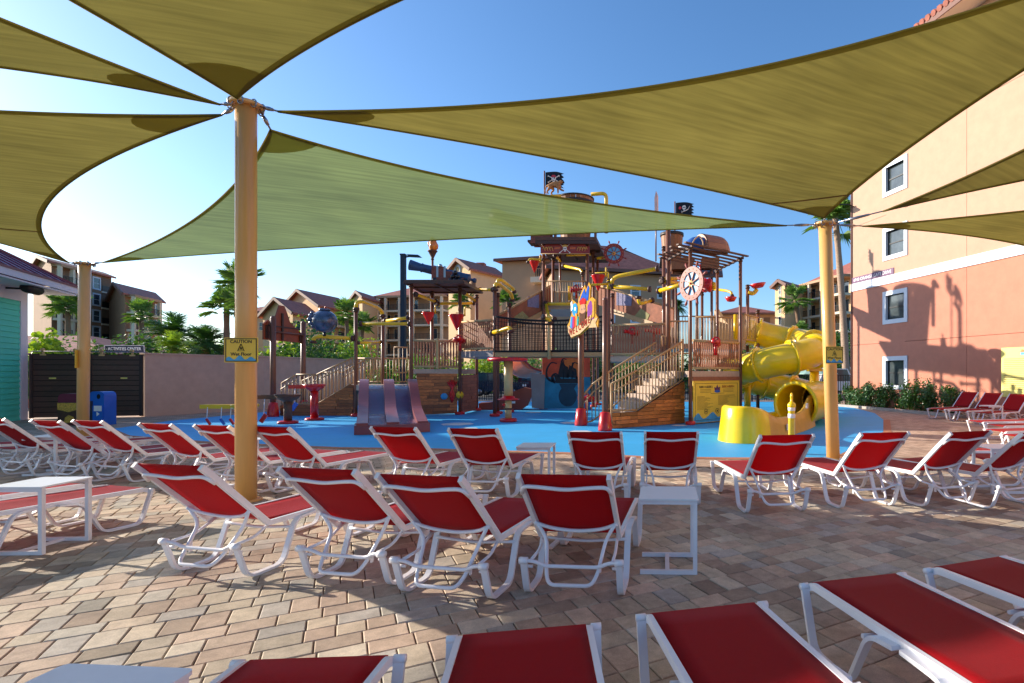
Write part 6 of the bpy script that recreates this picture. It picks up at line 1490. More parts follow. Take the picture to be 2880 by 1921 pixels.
# ---- wheel tower (front right), its stairs and sign
wt = thing('wheel_tower', 'play tower with slatted roof, picket deck and bright ship wheel', 'play tower', plan(1600, 19))
PF, PG, PH, PG2 = plan(1585, 17.57), plan(1700, 19.3), plan(1534, 19.5), plan(1647, 21.4)
gpost(wt, 1585, 17.57, 5.66, 0.085); gpost(wt, 1700, 19.3, 5.72, 0.085); gpost(wt, 1647, 21.4, 5.7, 0.085); gpost(wt, 1612, 22.6, 5.0, 0.085)
uf = (PG-PF).normalized(); vb = (PH-PF); vb2 = (PG2-PG)
for k in range(7):
    f = -0.08+1.16*k/6; a = PF+vb*f; b = PG+vb2*f; e0 = 0.35+0.25*((k*7) % 3)/2; e1 = 0.30
    a2 = a-uf*e0; b2 = b+uf*e1
    MB().beam((a2.x, a2.y, 5.80), (b2.x, b2.y, 5.82), 0.10, 0.045).build('roof_slat', 'brown_roof', wt)
for (a, b) in ((PF, PH), (PG, PG2)): MB().beam(V((a.x, a.y, 5.73))-(b-a)*0.1, V((b.x, b.y, 5.73))+(b-a)*0.1, 0.07, 0.07).build('roof_beam', 'brown_dark', wt)
deck(wt, [PF, PG, PG2, PH], 1.74, 0.2)
pickets(wt, PF+uf*0.12, PG-uf*0.1, 1.86, 2.70, gap=0.10)
deck(wt, [plan(1500, 21.6), plan(1708, 21.8), plan(1700, 25.2), plan(1505, 25.2)], 2.85, 0.2)
balusters(wt, plan(1519, 21.4), plan(1584, 21.5), 2.45, 3.72, gap=0.115); balusters(wt, plan(1597, 21.6), plan(1700, 21.8), 2.95, 3.9, gap=0.115); balusters(wt, plan(1708, 20.6), plan(1742, 21.8), 2.95, 3.9, gap=0.14); balusters(wt, plan(1560, 25.1), plan(1640, 25.1), 2.9, 4.3, gap=0.13)
gpost(wt, 1740, 21.8, H+(HY-715)/F*21.8, 0.10); gpost(wt, 1716.5, 22.6, H+(HY-657)/F*22.6, 0.10)
MB().tube([at(1689, 780, 21.2), at(1689, 722, 21.2)], 0.09, 10).build('yellow_standpipe', 'yellow_pipe', wt)
q = MB(); q.poly([at(1640, 790, 23), at(1640, 712, 23), at(1650, 708, 23), at(1672, 745, 22.4), at(1672, 790, 22.4)], (0, 0.05, 0)); q.build('tan_stair_panel', 'tan_rail', wt)
pipe(wt, [(1636, 663, 22.8), (1672, 668, 21.8), (1680, 672, 21.6), (1681, 682, 21.6)], 0.07, 0.15)
# ship wheels
def ship_wheel(c, xdir, R_, label, m):
    t = thing('ship_wheel', label, 'ship wheel', c); pl = Plane2(c, xdir)
    if pl.n.y > 0: pl.n = -pl.n
    q = MB(); n = 32; a = circ(0, 0, R_*0.68, n=n); b = circ(0, 0, R_, n=n)
    for k in range(n):
        k2 = (k+1) % n; pl.shape(q, [a[k], b[k], b[k2], a[k2]], -0.03, 0.03)
    q.build('rim', m, t)
    q = MB(); pl.shape(q, circ(0, 0, R_*0.68, n=32), -0.012, 0.0); q.build('glazing', 'wheel_glass', t)
    for k in range(8):
        an = R(22.5+45*k); cx_, sy_ = math.cos(an), math.sin(an)
        q = MB(); q.beam(pl.p(cx_*R_*0.15, sy_*R_*0.15, 0.012), pl.p(cx_*R_*0.70, sy_*R_*0.70, 0.012), 0.03, R_*0.13, up=pl.n); q.build('spoke', m, t)
        q = MB(); q.tube([pl.p(cx_*R_*0.98, sy_*R_*0.98), pl.p(cx_*R_*1.08, sy_*R_*1.08), pl.p(cx_*R_*1.22, sy_*R_*1.22), pl.p(cx_*R_*1.36, sy_*R_*1.36)], [R_*0.05, R_*0.045, R_*0.085, R_*0.05], 8); q.build('handle', m, t)
    q = MB()
    for k in range(16): an = R(11+22.5*k); q.ball(pl.p(math.cos(an)*R_*0.85, math.sin(an)*R_*0.85, 0.032), R_*0.035, 6)
    q.build('stud', 'gold', t)
    MB().lathe(pl.p(0, 0, 0.0), [(R_*0.2, -0.02), (R_*0.2, 0.04), (R_*0.08, 0.05)], 14, m=axis_m(pl.n)).build('hub', 'gold', t); MB().ball(pl.p(0, 0, 0.05), R_*0.08, 8).build('hub_boss', 'red_paint', t)
ship_wheel(at(1588, 651, 17.3), (0.62, -0.78, 0), 0.54, 'pale red ship wheel on the slatted roof post', 'wheel_red')
ship_wheel(at(1409.5, 582, 26.4), (1, 0, 0), 0.49, 'dark red ship wheel with blue panes beside the skull board', 'sign_maroon')
# things on the slatted roof
hl = thing('upturned_boat', 'upturned plank rowing boat hull lying on the slatted roof', 'boat', at(1641, 580, 18.9))
hc = at(1641, 580, 18.9); hc.z = 5.87; hx = V((0.85, 0.5, 0)).normalized(); hy = V((-hx.y, hx.x, 0))
for k in range(9):
    a0, a1 = math.pi*k/9, math.pi*(k+0.96)/9; vs = []; fs = []; n = 10
    for sc_ in (1.0, 0.93):
        for i in range(n+1):
            s_ = -0.62+1.24*i/n; w_ = max(0.04, (1-(max(0, s_-0.05)/0.60)**2.2 if s_ > 0.05 else 1.0))
            for a in (a0, a1): vs.append(hc+hx*s_+hy*(math.cos(a)*0.48*w_*sc_)+V((0, 0, math.sin(a)*0.56*w_**0.6*sc_)))
    M_ = (n+1)*2
    for i in range(n): fs += [(2*i, 2*i+1, 2*i+3, 2*i+2), (M_+2*i+2, M_+2*i+3, M_+2*i+1, M_+2*i), (2*i, 2*i+2, M_+2*i+2, M_+2*i), (2*i+1, M_+2*i+1, M_+2*i+3, 2*i+3)]
    q = MB(); q.add(vs, fs, False); q.build('hull_plank', 'hull_wood', hl)
q = MB(); tr = [hc-hx*0.62+hy*(math.cos(math.pi*i/12)*0.46)+V((0, 0, math.sin(math.pi*i/12)*0.54)) for i in range(13)]; q.poly(tr, -hx*0.03); q.build('transom', 'hull_wood', hl)
ct = thing('cloth_bundle', 'blue and white cloth bundle roped beside the upturned boat', 'cloth', at(1592, 572, 18.3))
cc = at(1592, 572, 18.4); cc.z = 5.86
q = MB(); q.ball(cc+V((0.05, 0.1, 0.12)), 0.4, 18, (1.05, 0.75, 0.75))
for vv in q.v:
    nz_ = mnoise.noise(vv*5)*0.06; vv.z += nz_+ (vv.x-cc.x)*0.25; vv.x += nz_
    if vv.z < cc.z: vv.z = cc.z
q.build('blue_cloth', 'blue_cloth', ct)
q = MB(); q.ball(cc+V((0.42, 0.25, 0.30)), 0.2, 12, (1.2, 0.8, 0.7)); q.ball(cc+V((-0.33, 0, 0.06)), 0.16, 10, (1.2, 1, 0.5)); q.build('white_cloth', 'bone', ct)
q = MB(); q.tube(fillet([cc+V((-0.12, -0.28, 0.0)), cc+V((0.0, -0.3, 0.25)), cc+V((0.18, -0.2, 0.42)), cc+V((0.30, -0.26, 0.2)), cc+V((0.3, -0.3, 0))], 0.12), 0.022, 6); q.build('rope', 'rope_tan', ct)
# rear tower with barrel and small roof
rt = thing('rear_tower', 'smaller roofed play tower with crates behind the slatted roof', 'play tower', plan(1600, 27))
for px, Y, z in ((1600, 27.4, 6.95), (1634, 27.6, 6.95), (1646, 29.6, 6.95), (1545, 28.2, 7.4), (1552, 30.2, 7.4)): gpost(rt, px, Y, z, 0.10)
q = MB(); q.poly([at(1538, 640, 27.0), at(1660, 637, 27.0), at(1658, 620, 30.2), at(1545, 622, 30.2)], (0, 0, 0.1)); q.build('roof', 'brown_roof', rt)
q = MB(); q.poly([V((0.8, 28.2, 7.5)), V((2.6, 28.2, 7.5)), V((2.6, 30.2, 7.5)), V((0.8, 30.2, 7.5))], (0, 0, 0.12)); q.build('barrel_platform', 'brown_dark', rt)
q = MB(); q.box(at(1565, 608, 28.2), (1.1, 0.9, 0.6)); q.box(at(1630, 606, 28.4), (0.9, 0.6, 0.55)); q.build('crate', 'barrel_wood', rt)
bucket('barrel', 'wooden stave barrel standing above the slatted roof, flag pole behind it', (1.46, 29.1), 7.63, 9.12, 0.48, 0.60, 18, (0.06, 0.95))
dsh = thing('water_dish', 'red dish spilling over beside the cutlass flag pole', 'water toy', at(1532, 503, 29.1))
MB().lathe(at(1533, 505, 29.1), [(0.05, 0.0), (0.28, 0.06), (0.36, 0.2), (0.32, 0.2), (0.2, 0.08)], 16, cap=False).build('dish', 'red_paint', dsh); MB().tube([at(1533, 505, 29.1), at(1548, 512, 29.3)], 0.03, 6).build('arm', 'yellow_pipe', dsh)
for (px, py, Y, wpx, lab_) in ((1678, 686, 21.6, 28, 'shallow red dish under a bent yellow pipe'), (1740, 655, 22.6, 38, 'tilted red dish on the tall post above the yellow tube')):
    c = at(px, py, Y); r = wpx/F*Y/2; t = thing('water_dish', lab_, 'water toy', c)
    mt = Matrix.Rotation(R(0 if px < 1700 else -8), 3, 'Y')
    MB().lathe(c, [(0.04, -0.12), (r*0.6, -0.1), (r, 0.06), (r*0.93, 0.07), (r*0.5, -0.05)], 20, m=mt, cap=False).build('dish', 'red_paint', t)
    if px > 1700: MB().tube(fillet([at(1717, 671, 22.6), at(1730, 675, 22.6), at(1738, 664, 22.6)], 0.15), 0.09, 10).build('neck', 'yellow_pipe', t)
rg_ = thing('tipping_drum', 'red ribbed drum with yellow cap beside the bright ship wheel', 'water toy', at(1622, 655, 20.6))
MB().lathe(at(1612, 655, 20.6), [(0.05, 0), (0.24, 0.02), (0.28, 0.12), (0.24, 0.2), (0.28, 0.28), (0.2, 0.38), (0.05, 0.4)], 18, m=axis_m((1, -0.2, 0))).build('drum', 'red_paint', rg_); MB().lathe(at(1636, 656, 20.55), [(0.17, 0), (0.12, 0.12), (0.03, 0.14)], 14, m=axis_m((1, -0.2, 0))).build('cap', 'yellow_pipe', rg_)
q = MB(); q.tube([at(1609, 640, 20.6), at(1607, 606, 20.4)], 0.03, 6); q.build('hanger', 'red_paint', rg_)
# right stairs
rs, sg = stairs('plank_stairs', 'plank sided stairs with tan railings rising beside the yellow slide sign', V((-0.98, 16.27, 0)), V((1.34, 18.07, 0)), 1.74, 1.35, [[(0, 0.01), (0.95, 0.01), (0.95, 0.48), (0, 0.48)], [(0.95, 0.01), (2.9, 0.01), (2.9, 1.40), (2.8, 1.38), (0.95, 0.48)]], 7, 0.55, 2.35)
for dy, pts in ((0.0, [(0.0, 0.50, 1.34), (0.95, 0.50, 1.75), (2.85, 1.42, 2.72)]), (1.38, [(-0.15, 0.05, 0.95), (0.2, 0.1, 1.3), (1.0, 0.54, 1.8), (2.85, 1.65, 2.76)])):
    for i in range(len(pts)-1):
        a, b = pts[i], pts[i+1]; balusters(rs, sg.p(a[0], 0, -0.04-dy), sg.p(b[0], 0, -0.04-dy), a[1]+0.03, a[2], b[1]+0.03, b[2], 0.125, mid=True)
q = MB(); q.tube([sg.p(2.86, 1.6, -0.04), sg.p(2.86, 2.8, -0.04)], 0.045, 8); q.tube([sg.p(0.0, 0.0, -0.02), sg.p(0.0, 1.34, -0.02)], 0.035, 8); q.build('newel', 'tan_rail', rs)
# yellow slide rules sign
ys = thing('slide_rules_sign', 'yellow SLIDE rules sign with blue waves below the picket deck', 'sign', (PF+PG)/2)
yp = Plane2(PF+uf*0.10, uf); YW = (PG-PF).length-0.2
q = MB(); yp.rect(q, 0, 0.04, YW, 1.42, 0.0, 0.03); q.build('panel', 'sign_yellow', ys)
slab(yp, ys, 0, 0.0, YW, 0.035, -0.03, 0.035, 'brown_dark', 'foot_board')
q = MB(); yp.rect(q, -0.02, 1.42, YW+0.02, 1.55, -0.02, 0.05); q.build('header_beam', 'wood_reddish', ys)
q = MB(); e = 0.012
for (x0, y0, x1, y1) in ((0.1, 1.32, YW-0.1, 1.32+e), (0.1, 0.12, YW-0.1, 0.12+e), (0.1, 0.13, 0.1+e, 1.32), (YW-0.1-e, 0.13, YW-0.1, 1.32)): yp.rect(q, x0, y0, x1, y1, 0.03, 0.033)
q.build('border_line', 'ink', ys)
q = MB(); wv = [(0.02, 0.05)]
for k in range(40): f = k/39; wv.append((0.02+(YW-0.04)*f, 0.22+0.05*math.sin(f*22)+0.13*math.exp(-((f-0.42)/0.07)**2)+0.10*math.exp(-((f-0.1)/0.05)**2)))
wv.append((YW-0.02, 0.05)); yp.shape(q, list(reversed(wv)), 0.03, 0.0325); q.build('wave_print', 'wave_blue', ys)
text('SLIDE 1 & SLIDE 2', 0.10, 'ink', yp.p(YW*0.26, 1.21, 0.031), yp.r, yp.u, ys, bold=0.003, sx=0.85); text('SLIDE 3 & SLIDE 4', 0.10, 'sign_rust', yp.p(YW*0.74, 1.21, 0.031), yp.r, yp.u, ys, bold=0.003, sx=0.85)
q = MB()
for k in range(3): yp.rect(q, YW*0.14, 1.12-0.045*k, YW*0.37, 1.132-0.045*k, 0.03, 0.033); yp.rect(q, YW*0.63, 1.12-0.045*k, YW*0.86, 1.132-0.045*k, 0.03, 0.033)
for k in range(17):
    yp.rect(q, YW*0.08, 0.90-0.027*k, YW*random.uniform(0.22, 0.47), 0.908-0.027*k, 0.03, 0.033)
    if k < 13: yp.rect(q, YW*0.52, 0.92-0.027*k, YW*random.uniform(0.68, 0.93), 0.928-0.027*k, 0.03, 0.033)
yp.rect(q, YW*0.36, 0.985, YW*0.66, 0.997, 0.03, 0.033); q.build('print_line', 'ink_grey', ys)
q = MB(); yp.shape(q, circ(YW*0.5, 1.06, 0.15, 0.045, 16), 0.03, 0.036); q.build('logo_band', 'bin_blue', ys)
q = MB(); yp.shape(q, [(YW*0.5-0.13, 1.09), (YW*0.5+0.13, 1.09), (YW*0.5+0.15, 1.22), (YW*0.5+0.05, 1.18), (YW*0.5, 1.29), (YW*0.5-0.06, 1.18), (YW*0.5-0.16, 1.2)], 0.03, 0.034); q.build('logo_mark', 'sign_purple', ys)
for f in (0.26, 0.5, 0.74):
    q = MB(); cx_, cz = YW*f, 0.40; a, b = circ(cx_, cz, 0.075, n=20), circ(cx_, cz, 0.09, n=20)
    for k in range(20): yp.shape(q, [a[k], b[k], b[(k+1) % 20], a[(k+1) % 20]], 0.0325, 0.036)
    yp.rect(q, cx_-0.03, cz-0.03, cx_+0.03, cz+0.03, 0.0325, 0.036); q.build('pictogram', 'ink', ys)
# ---- yellow tube slide
tsl = thing('tube_slide', 'yellow spiral tube slide with a curved run-out on the splash pad', 'slide', (4.8, 19, 0))
C0 = V((5.0, 20.6, 0)); RR = 1.45; path = [V((4.2, 22.15, 3.35)), V((4.6, 22.1, 3.28))]
for k in range(0, 61):
    a = 90-k*7.5     # clockwise from the back
    z = 3.15-1.95*(k*7.5)/360
    path.append(C0+V((RR*math.cos(R(a)), RR*math.sin(R(a)), z)))
    if k*7.5 >= 440: break
last = path[-1]
end = V((4.72, 17.0, 0.68)); 
for k in range(1, 9):
    t = k/8; p0, p1_, p2_ = last, V((6.5, 18.9, 0.8)), end; path.append(p0*(1-t)**2+p1_*2*t*(1-t)+p2_*t*t)
tr_ = 0.54
rads = [tr_+0.14*max(0, (i-(len(path)-8))/7) for i in range(len(path))]
q = MB(); q.tube(path, rads, 22, cap=False); q.build('tube', 'yellow_slide', tsl)
q = MB(); q.tube(path, [r_-0.04 for r_ in rads], 22, cap=False); q.build('tube_lining', 'yellow_slide', tsl)
for i in list(range(1, len(path)-4, 6))+[len(path)-5]:
    d = (path[min(i+1, len(path)-1)]-path[i-1]).normalized(); q = MB(); q.lathe(path[i], [(tr_, -0.035), (tr_+0.10, -0.04), (tr_+0.10, 0.04), (tr_, 0.035)], 24, m=axis_m(d), cap=False)
    f_ = q.build('joint_flange', 'yellow_slide', tsl); q = MB(); mm = axis_m(d)
    for k in range(18): q.ball(path[i]+mm@V(((tr_+0.045)*math.cos(k*2*math.pi/18), (tr_+0.045)*math.sin(k*2*math.pi/18), -0.036)), 0.016, 4)
    q.build('bolt', 'dark_metal', f_)
q = MB(); q.lathe(end, [(tr_+0.09, -0.02), (tr_+0.2, -0.02), (tr_+0.2, 0.05), (tr_+0.09, 0.05), (tr_+0.09, -0.02)], 24, m=axis_m(path[-1]-path[-2]), cap=False); q.build('mouth_rim', 'yellow_slide', tsl)
# run-out trough: a wall swept round the end
wpts = [(5.28, 17.15, 0.98), (4.75, 16.1, 0.60), (4.05, 14.9, 0.52), (3.4, 13.85, 0.55), (3.0, 13.2, 0.74), (2.72, 12.92, 0.84), (2.35, 12.85, 0.88), (2.05, 13.05, 0.88), (1.92, 13.5, 0.88), (2.05, 14.0, 0.80), (2.5, 14.9, 0.60), (3.1, 15.9, 0.50), (3.75, 16.9, 0.45), (4.12, 17.45, 0.45)]
fine = []
for i in range(len(wpts)-1):
    for k in range(6):
        t = k/6; p = [wpts[max(i-1, 0)], wpts[i], wpts[i+1], wpts[min(i+2, len(wpts)-1)]]
        fine.append(V([0.5*((2*p[1][c])+(-p[0][c]+p[2][c])*t+(2*p[0][c]-5*p[1][c]+4*p[2][c]-p[3][c])*t*t+(-p[0][c]+3*p[1][c]-3*p[2][c]+p[3][c])*t**3) for c in range(3)]))
fine.append(V(wpts[-1]))
cen = V((3.3, 15.0, 0))
def wall_sweep(f0, f1, m, name):
    q = MB(); vs, fs = [], []; pts = fine[f0:f1+1]; n = len(pts)
    for i, p in enumerate(pts):
        t = (pts[min(i+1, n-1)]-pts[max(i-1, 0)]); t.z = 0; t.normalize(); o = V((-t.y, t.x, 0))
        if o.dot(p-cen) > 0: pass
        else: o = -o
        o.z = 0
        for (dd_, z) in ((0.0+0.10, 0.01), (0.03, p.z*0.6), (0.0, p.z-0.06), (-0.05, p.z), (-0.14, p.z-0.03), (-0.16, p.z-0.1), (-0.10, 0.05)): vs.append(V((p.x, p.y, 0))+o*dd_+V((0, 0, z)))
    for i in range(n-1):
        for j in range(6): fs.append((i*7+j, i*7+j+1, (i+1)*7+j+1, (i+1)*7+j))
    q.add(vs, fs, True); q.build(name, m, tsl)
k1 = 4*6
wall_sweep(0, k1, 'slide_tan', 'run_out_side'); wall_sweep(k1, len(fine)-1, 'yellow_slide', 'run_out_wall')
q = MB(); q.poly([V((p.x, p.y, 0.02)) for p in fine[::2]], (0, 0, 0.1)); q.build('run_out_floor', 'yellow_slide', tsl)
MB().tube([(6.33, 20.3, 0), (6.33, 20.3, 1.75)], 0.17, 14).build('support_post', 'yellow_pipe', tsl); MB().box((6.33, 20.3, 1.8), (0.5, 0.36, 0.12)).build('saddle', 'yellow_pipe', tsl); MB().lathe((6.38, 20.3, 0.006), [(0.42, 0), (0.42, 0.42), (0.34, 0.5), (0.2, 0.5)], 6, smooth=False).build('foot_pad', 'red_paint', tsl)
MB().tube([(3.95, 20.9, 0), (3.95, 20.9, 1.5)], 0.13, 12).build('support_post', 'yellow_pipe', tsl)
q = MB(); q.box(at(1867, 950, 16.6), (0.02, 0.02, 0.02)); 
lb_ = Seg(V((3.4, 13.85, 0)), V((5.28, 17.15, 0))); slab(lb_, tsl, 2.85, 0.58, 3.05, 0.76, 0.02, 0.05, 'white_ink', 'notice'); slab(lb_, tsl, 0.42, 0.18, 0.62, 0.34, 0.10, 0.115, 'white_ink', 'notice')
# ---- delineator bollard
bo = plan(1817.5, 11.2); bt_ = thing('bollard', 'yellow plastic bollard with two reflective bands at the pad edge', 'bollard', bo)
MB().lathe((bo.x, bo.y, 0.006), [(0.2, 0), (0.2, 0.04), (0.08, 0.07)], 16).build('base', 'dark_metal', bt_)
MB().lathe((bo.x, bo.y, 0), [(0.07, 0.06), (0.07, 0.95), (0.085, 0.97), (0.085, 1.02), (0.07, 1.04), (0.03, 1.08), (0.028, 1.16), (0.035, 1.18), (0.02, 1.25), (0.008, 1.26)], 16).build('tube', 'yellow_slide', bt_)
for z in (0.74, 0.89): MB().lathe((bo.x, bo.y, z), [(0.071, 0), (0.076, 0.005), (0.076, 0.085), (0.071, 0.09)], 16, cap=False).build('reflective_band', 'white_metal', bt_)
# ---- lamp post
lp = plan(926, 30); lt = thing('lamp_post', 'navy square lamp post with flat LED head behind the cannon deck', 'lamp post', lp)
zt = H+(HY-586)/F*30
MB().box((lp.x, lp.y, zt/2), (0.24, 0.24, zt)).build('column', 'lamp_navy', lt); MB().box((lp.x, lp.y, zt+0.03), (0.28, 0.28, 0.08)).build('cap', 'lamp_navy', lt)
MB().beam((lp.x+0.1, lp.y, zt-0.1), (lp.x+0.35, lp.y, zt-0.06), 0.08, 0.06).build('arm', 'lamp_navy', lt)
q = MB(); q.add([(lp.x+0.3, lp.y-0.2, zt-0.07), (lp.x+1.0, lp.y-0.12, zt-0.12), (lp.x+1.0, lp.y+0.12, zt-0.12), (lp.x+0.3, lp.y+0.2, zt-0.07), (lp.x+0.3, lp.y-0.2, zt+0.02), (lp.x+0.85, lp.y-0.12, zt+0.01), (lp.x+0.85, lp.y+0.12, zt+0.01), (lp.x+0.3, lp.y+0.2, zt+0.02)], [(3, 2, 1, 0), (4, 5, 6, 7), (0, 1, 5, 4), (1, 2, 6, 5), (2, 3, 7, 6), (3, 0, 4, 7)]); q.build('head', 'lamp_navy', lt)
# ================================================================== BINS
def bin_(px0, px1, top, Y, m, label, blue):
    a, b = plan(px0, Y), plan(px1, Y); w_ = b.x-a.x; cx_ = (a.x+b.x)/2; zt = H+(HY-top)/F*Y
    t = thing('litter_bin', label, 'bin', (cx_, Y, 0)); pl = Plane2((cx_, Y, 0), (1, 0, 0)); r = 0.14
    def outl(h_, w2): return [(-w2, 0.02), (w2, 0.02)]+circ(w2-r, h_-r, r, n=6, a0=0, a1=90)+circ(-w2+r, h_-r, r, n=6, a0=90, a1=180)
    q = MB(); pl.shape(q, outl(zt, w_/2), -0.4, 0); q.build('body', m, t)
    if blue:
        q = MB(); pl.rect(q, -w_*0.2, 0.1, w_*0.46, zt-0.45, 0, 0.03); q.build('front_panel', 'wave_blue' if False else 'bin_blue', t)
        q = MB(); pl.shape(q, circ(w_*0.14, zt-0.16, 0.055, 0.08, 14), 0, 0.006); q.build('opening', 'hole', t)
        q = MB(); pl.rect(q, -w_*0.1, zt-0.62, w_*0.4, zt-0.45, 0.03, 0.036); q.build('print_band', 'bone', t)
        q = MB(); pl.shape(q, circ(w_*0.14, 0.38, 0.06, 0.08, 3), 0.03, 0.036); q.build('recycling_mark', 'white_ink', t)
        q = MB(); pl.rect(q, -w_*0.46, 0.12, -w_*0.24, zt-0.3, 0, 0.012); q.build('side_print', 'sign_navy', t)
    else:
        q = MB(); pl.rect(q, -w_/2+0.01, 0.05, w_/2-0.01, zt-0.28, 0.0, 0.02); q.build('front_panel', 'bin_brown', t)
        q = MB(); pl.shape(q, [(-w_/2+0.01, zt-0.5), (w_*0.0, zt-0.58), (w_/2-0.01, zt-0.48), (w_/2-0.01, zt-0.29), (-w_/2+0.01, zt-0.29)], 0.02, 0.03); q.build('gold_print', 'bin_gold', t)
        q = MB(); pl.shape(q, [(-w_*0.2, 0.1), (w_*0.3, 0.1), (w_*0.2, 0.28), (0.0, 0.34), (-w_*0.15, 0.26)], 0.02, 0.03); q.build('gold_print', 'bin_gold', t)
        for k in range(5):
            q = MB(); pl.rect(q, -w_/2+0.02, 0.12+0.09*k, w_/2-0.02, 0.125+0.09*k, 0.02, 0.024); q.build('board_line', 'brown_dark', t)
bin_(204, 239, 898.7, 17.2, 'bin_blue', 'blue recycling bin with rounded top beside the sail post', True)
bin_(133, 186, 904, 17.3, 'bin_maroon', 'maroon topped litter bin with brown plank print beside the sail post', False)

# ================================================================== PLANTS
def leaf_cloud(n, sx, sy, sz, size, seed, bias=0.0, base=0.0):
    """leaf clumps spread through a lumpy volume: small folded leaves, gaps left between the clumps"""
    rg = random.Random(seed); mb = MB(); lumps = []
    for k in range(11):
        a = rg.uniform(0, 2*math.pi); rr = rg.uniform(0.1, 0.75); lumps.append((rr*math.cos(a)*sx, rr*math.sin(a)*sy, base+rg.uniform(0.18, 0.85)*sz, rg.uniform(0.28, 0.5)))
    for i in range(n):
        l = rg.choice(lumps); d = V((rg.gauss(0, 1), rg.gauss(0, 1), rg.gauss(0, 1))).normalized()*(rg.random()**0.4)
        p = V((l[0]+d.x*l[3]*sx, l[1]+d.y*l[3]*sy, max(base+0.02, l[2]+d.z*l[3]*sz*0.8)))
        o = V((p.x/sx, p.y/sy, (p.z-base)/sz-0.35+bias)); o += V((rg.gauss(0, 0.5), rg.gauss(0, 0.5), rg.gauss(0, 0.5))); o.normalize()
        s_ = size*rg.uniform(0.6, 1.3); t = o.cross(V((rg.gauss(0, 1), rg.gauss(0, 1), rg.gauss(0, 1)))).normalized(); b = o.cross(t)
        mb.add([p-t*s_*0.5, p+b*s_*0.28+o*s_*0.08, p+t*s_*0.6, p-b*s_*0.28+o*s_*0.08], [(0, 1, 2), (0, 2, 3)])
    return mb
def shrub(x, y, sx, sz, seed, m, label, group=None, n=520, size=0.11, cat='shrub', nm='shrub'):
    t = thing(nm, label, cat, (x, y, 0), group); c = leaf_cloud(n, sx, sx*0.85, sz, size, seed)
    for vv in c.v: vv.x += x; vv.y += y
    c.build('foliage', m, t)
    q = MB(); rg = random.Random(seed)
    for k in range(4): a = rg.uniform(0, 6.28); q.tube([(x, y, 0), (x+0.12*math.cos(a)*sx, y+0.12*math.sin(a)*sx, sz*0.4), (x+0.35*math.cos(a)*sx, y+0.35*math.sin(a)*sx, sz*0.75)], [0.02, 0.014, 0.006], 5)
    q.build('stem', 'trunk', t)
# hedge bed by the salmon wall
hb = MB(); hb.add([rb.p(0, 0.02, 0.01), rb.p(7.2, 0.02, 0.01), rb.p(7.2, 0.02, 1.05), rb.p(0, 0.02, 1.05)], [(0, 1, 2, 3)]); tag(hb.build('planting_bed', 'soil'), kind='structure')
kb_ = MB(); rb.rect(kb_, -1.2, 0.0, 8.2, 0.12, 1.05, 1.22); tag(kb_.build('kerb', 'kerb'), kind='structure')
for k, (a, hgt) in enumerate(((0.25, 0.95), (1.0, 0.85), (1.7, 1.05), (2.3, 1.05), (3.2, 0.95), (4.2, 1.15), (4.9, 1.2), (5.8, 1.1), (6.7, 1.05))):
    p = rb.p(a, 0, 0.55); shrub(p.x, p.y, 0.66, hgt*1.15, 40+k, 'leaf_shrub', 'glossy green hedge shrub in the bed along the salmon wall', 'hedge shrubs along the salmon wall', 1000, 0.11)
# fan palm
def fan_crown(seed, n=30, L=1.0, fan=1.0, droop=1.0):
    rg = random.Random(seed); mb = MB()
    for k in range(n):
        az = rg.uniform(0, 2*math.pi); el = R(rg.uniform(-38, 82)); d = V((math.cos(az)*math.cos(el), math.sin(az)*math.cos(el), math.sin(el)))
        pl_ = L*rg.uniform(0.5, 0.85); sag = V((0, 0, -0.2*pl_*droop*math.cos(el))); hub = d*pl_+sag
        mb.tube([V((0, 0, 0)), d*pl_*0.5+sag*0.2, hub], [0.03*L, 0.02*L, 0.012*L], 4)
        side = d.cross(V((0, 0, 1))); side = side.normalized() if side.length > 0.05 else V((1, 0, 0)); upv = side.cross(d).normalized()
        nf = 19
        for j in range(nf):
            an = R(-112+224*j/(nf-1)); f = (d*math.cos(an)+side*math.sin(an)+upv*0.10).normalized(); ln = 0.8*fan*rg.uniform(0.75, 1.05)*(1-0.25*abs(an)/2.2)
            mid = hub+f*ln*0.5; tip = hub+f*ln+V((0, 0, -0.22*ln*droop*rg.uniform(0.4, 1.5))); ws_ = f.cross(upv).normalized()*ln*0.05
            mb.add([hub, mid+ws_, tip, mid-ws_], [(0, 1, 2), (0, 2, 3)])
    return mb
def feather_crown(seed, n=34, L=1.0):
    rg = random.Random(seed); mb = MB()
    for k in range(n):
        az = rg.uniform(0, 2*math.pi); el = R(rg.uniform(-12, 82)); d = V((math.cos(az)*math.cos(el), math.sin(az)*math.cos(el), math.sin(el))); LL = L*rg.uniform(0.75, 1.1)
        pts = [d*LL*t+V((0, 0, -0.62*LL*t*t*(0.5+math.cos(el)*0.6))) for t in (0, 0.2, 0.4, 0.6, 0.8, 1.0)]
        mb.tube(pts, [0.03*L*(1-0.8*i/5) for i in range(6)], 3)
        side = d.cross(V((0, 0, 1))); side = side.normalized() if side.length > 0.05 else V((1, 0, 0))
        for i in range(26):
            t = 0.15+0.85*i/26; a = min(4, int(t*5)); p = pts[a].lerp(pts[a+1], t*5-a); tg = (pts[a+1]-pts[a]).normalized(); ll = LL*0.30*math.sin(math.pi*min(1, t*0.9+0.12))
            for s_ in (-1, 1):
                f = (side*s_*0.85+tg*0.6+V((0, 0, rg.uniform(-0.35, 0.25)))).normalized(); w_ = tg*ll*0.06
                mb.add([p-w_, p+w_, p+f*ll], [(0, 1, 2)])
    return mb
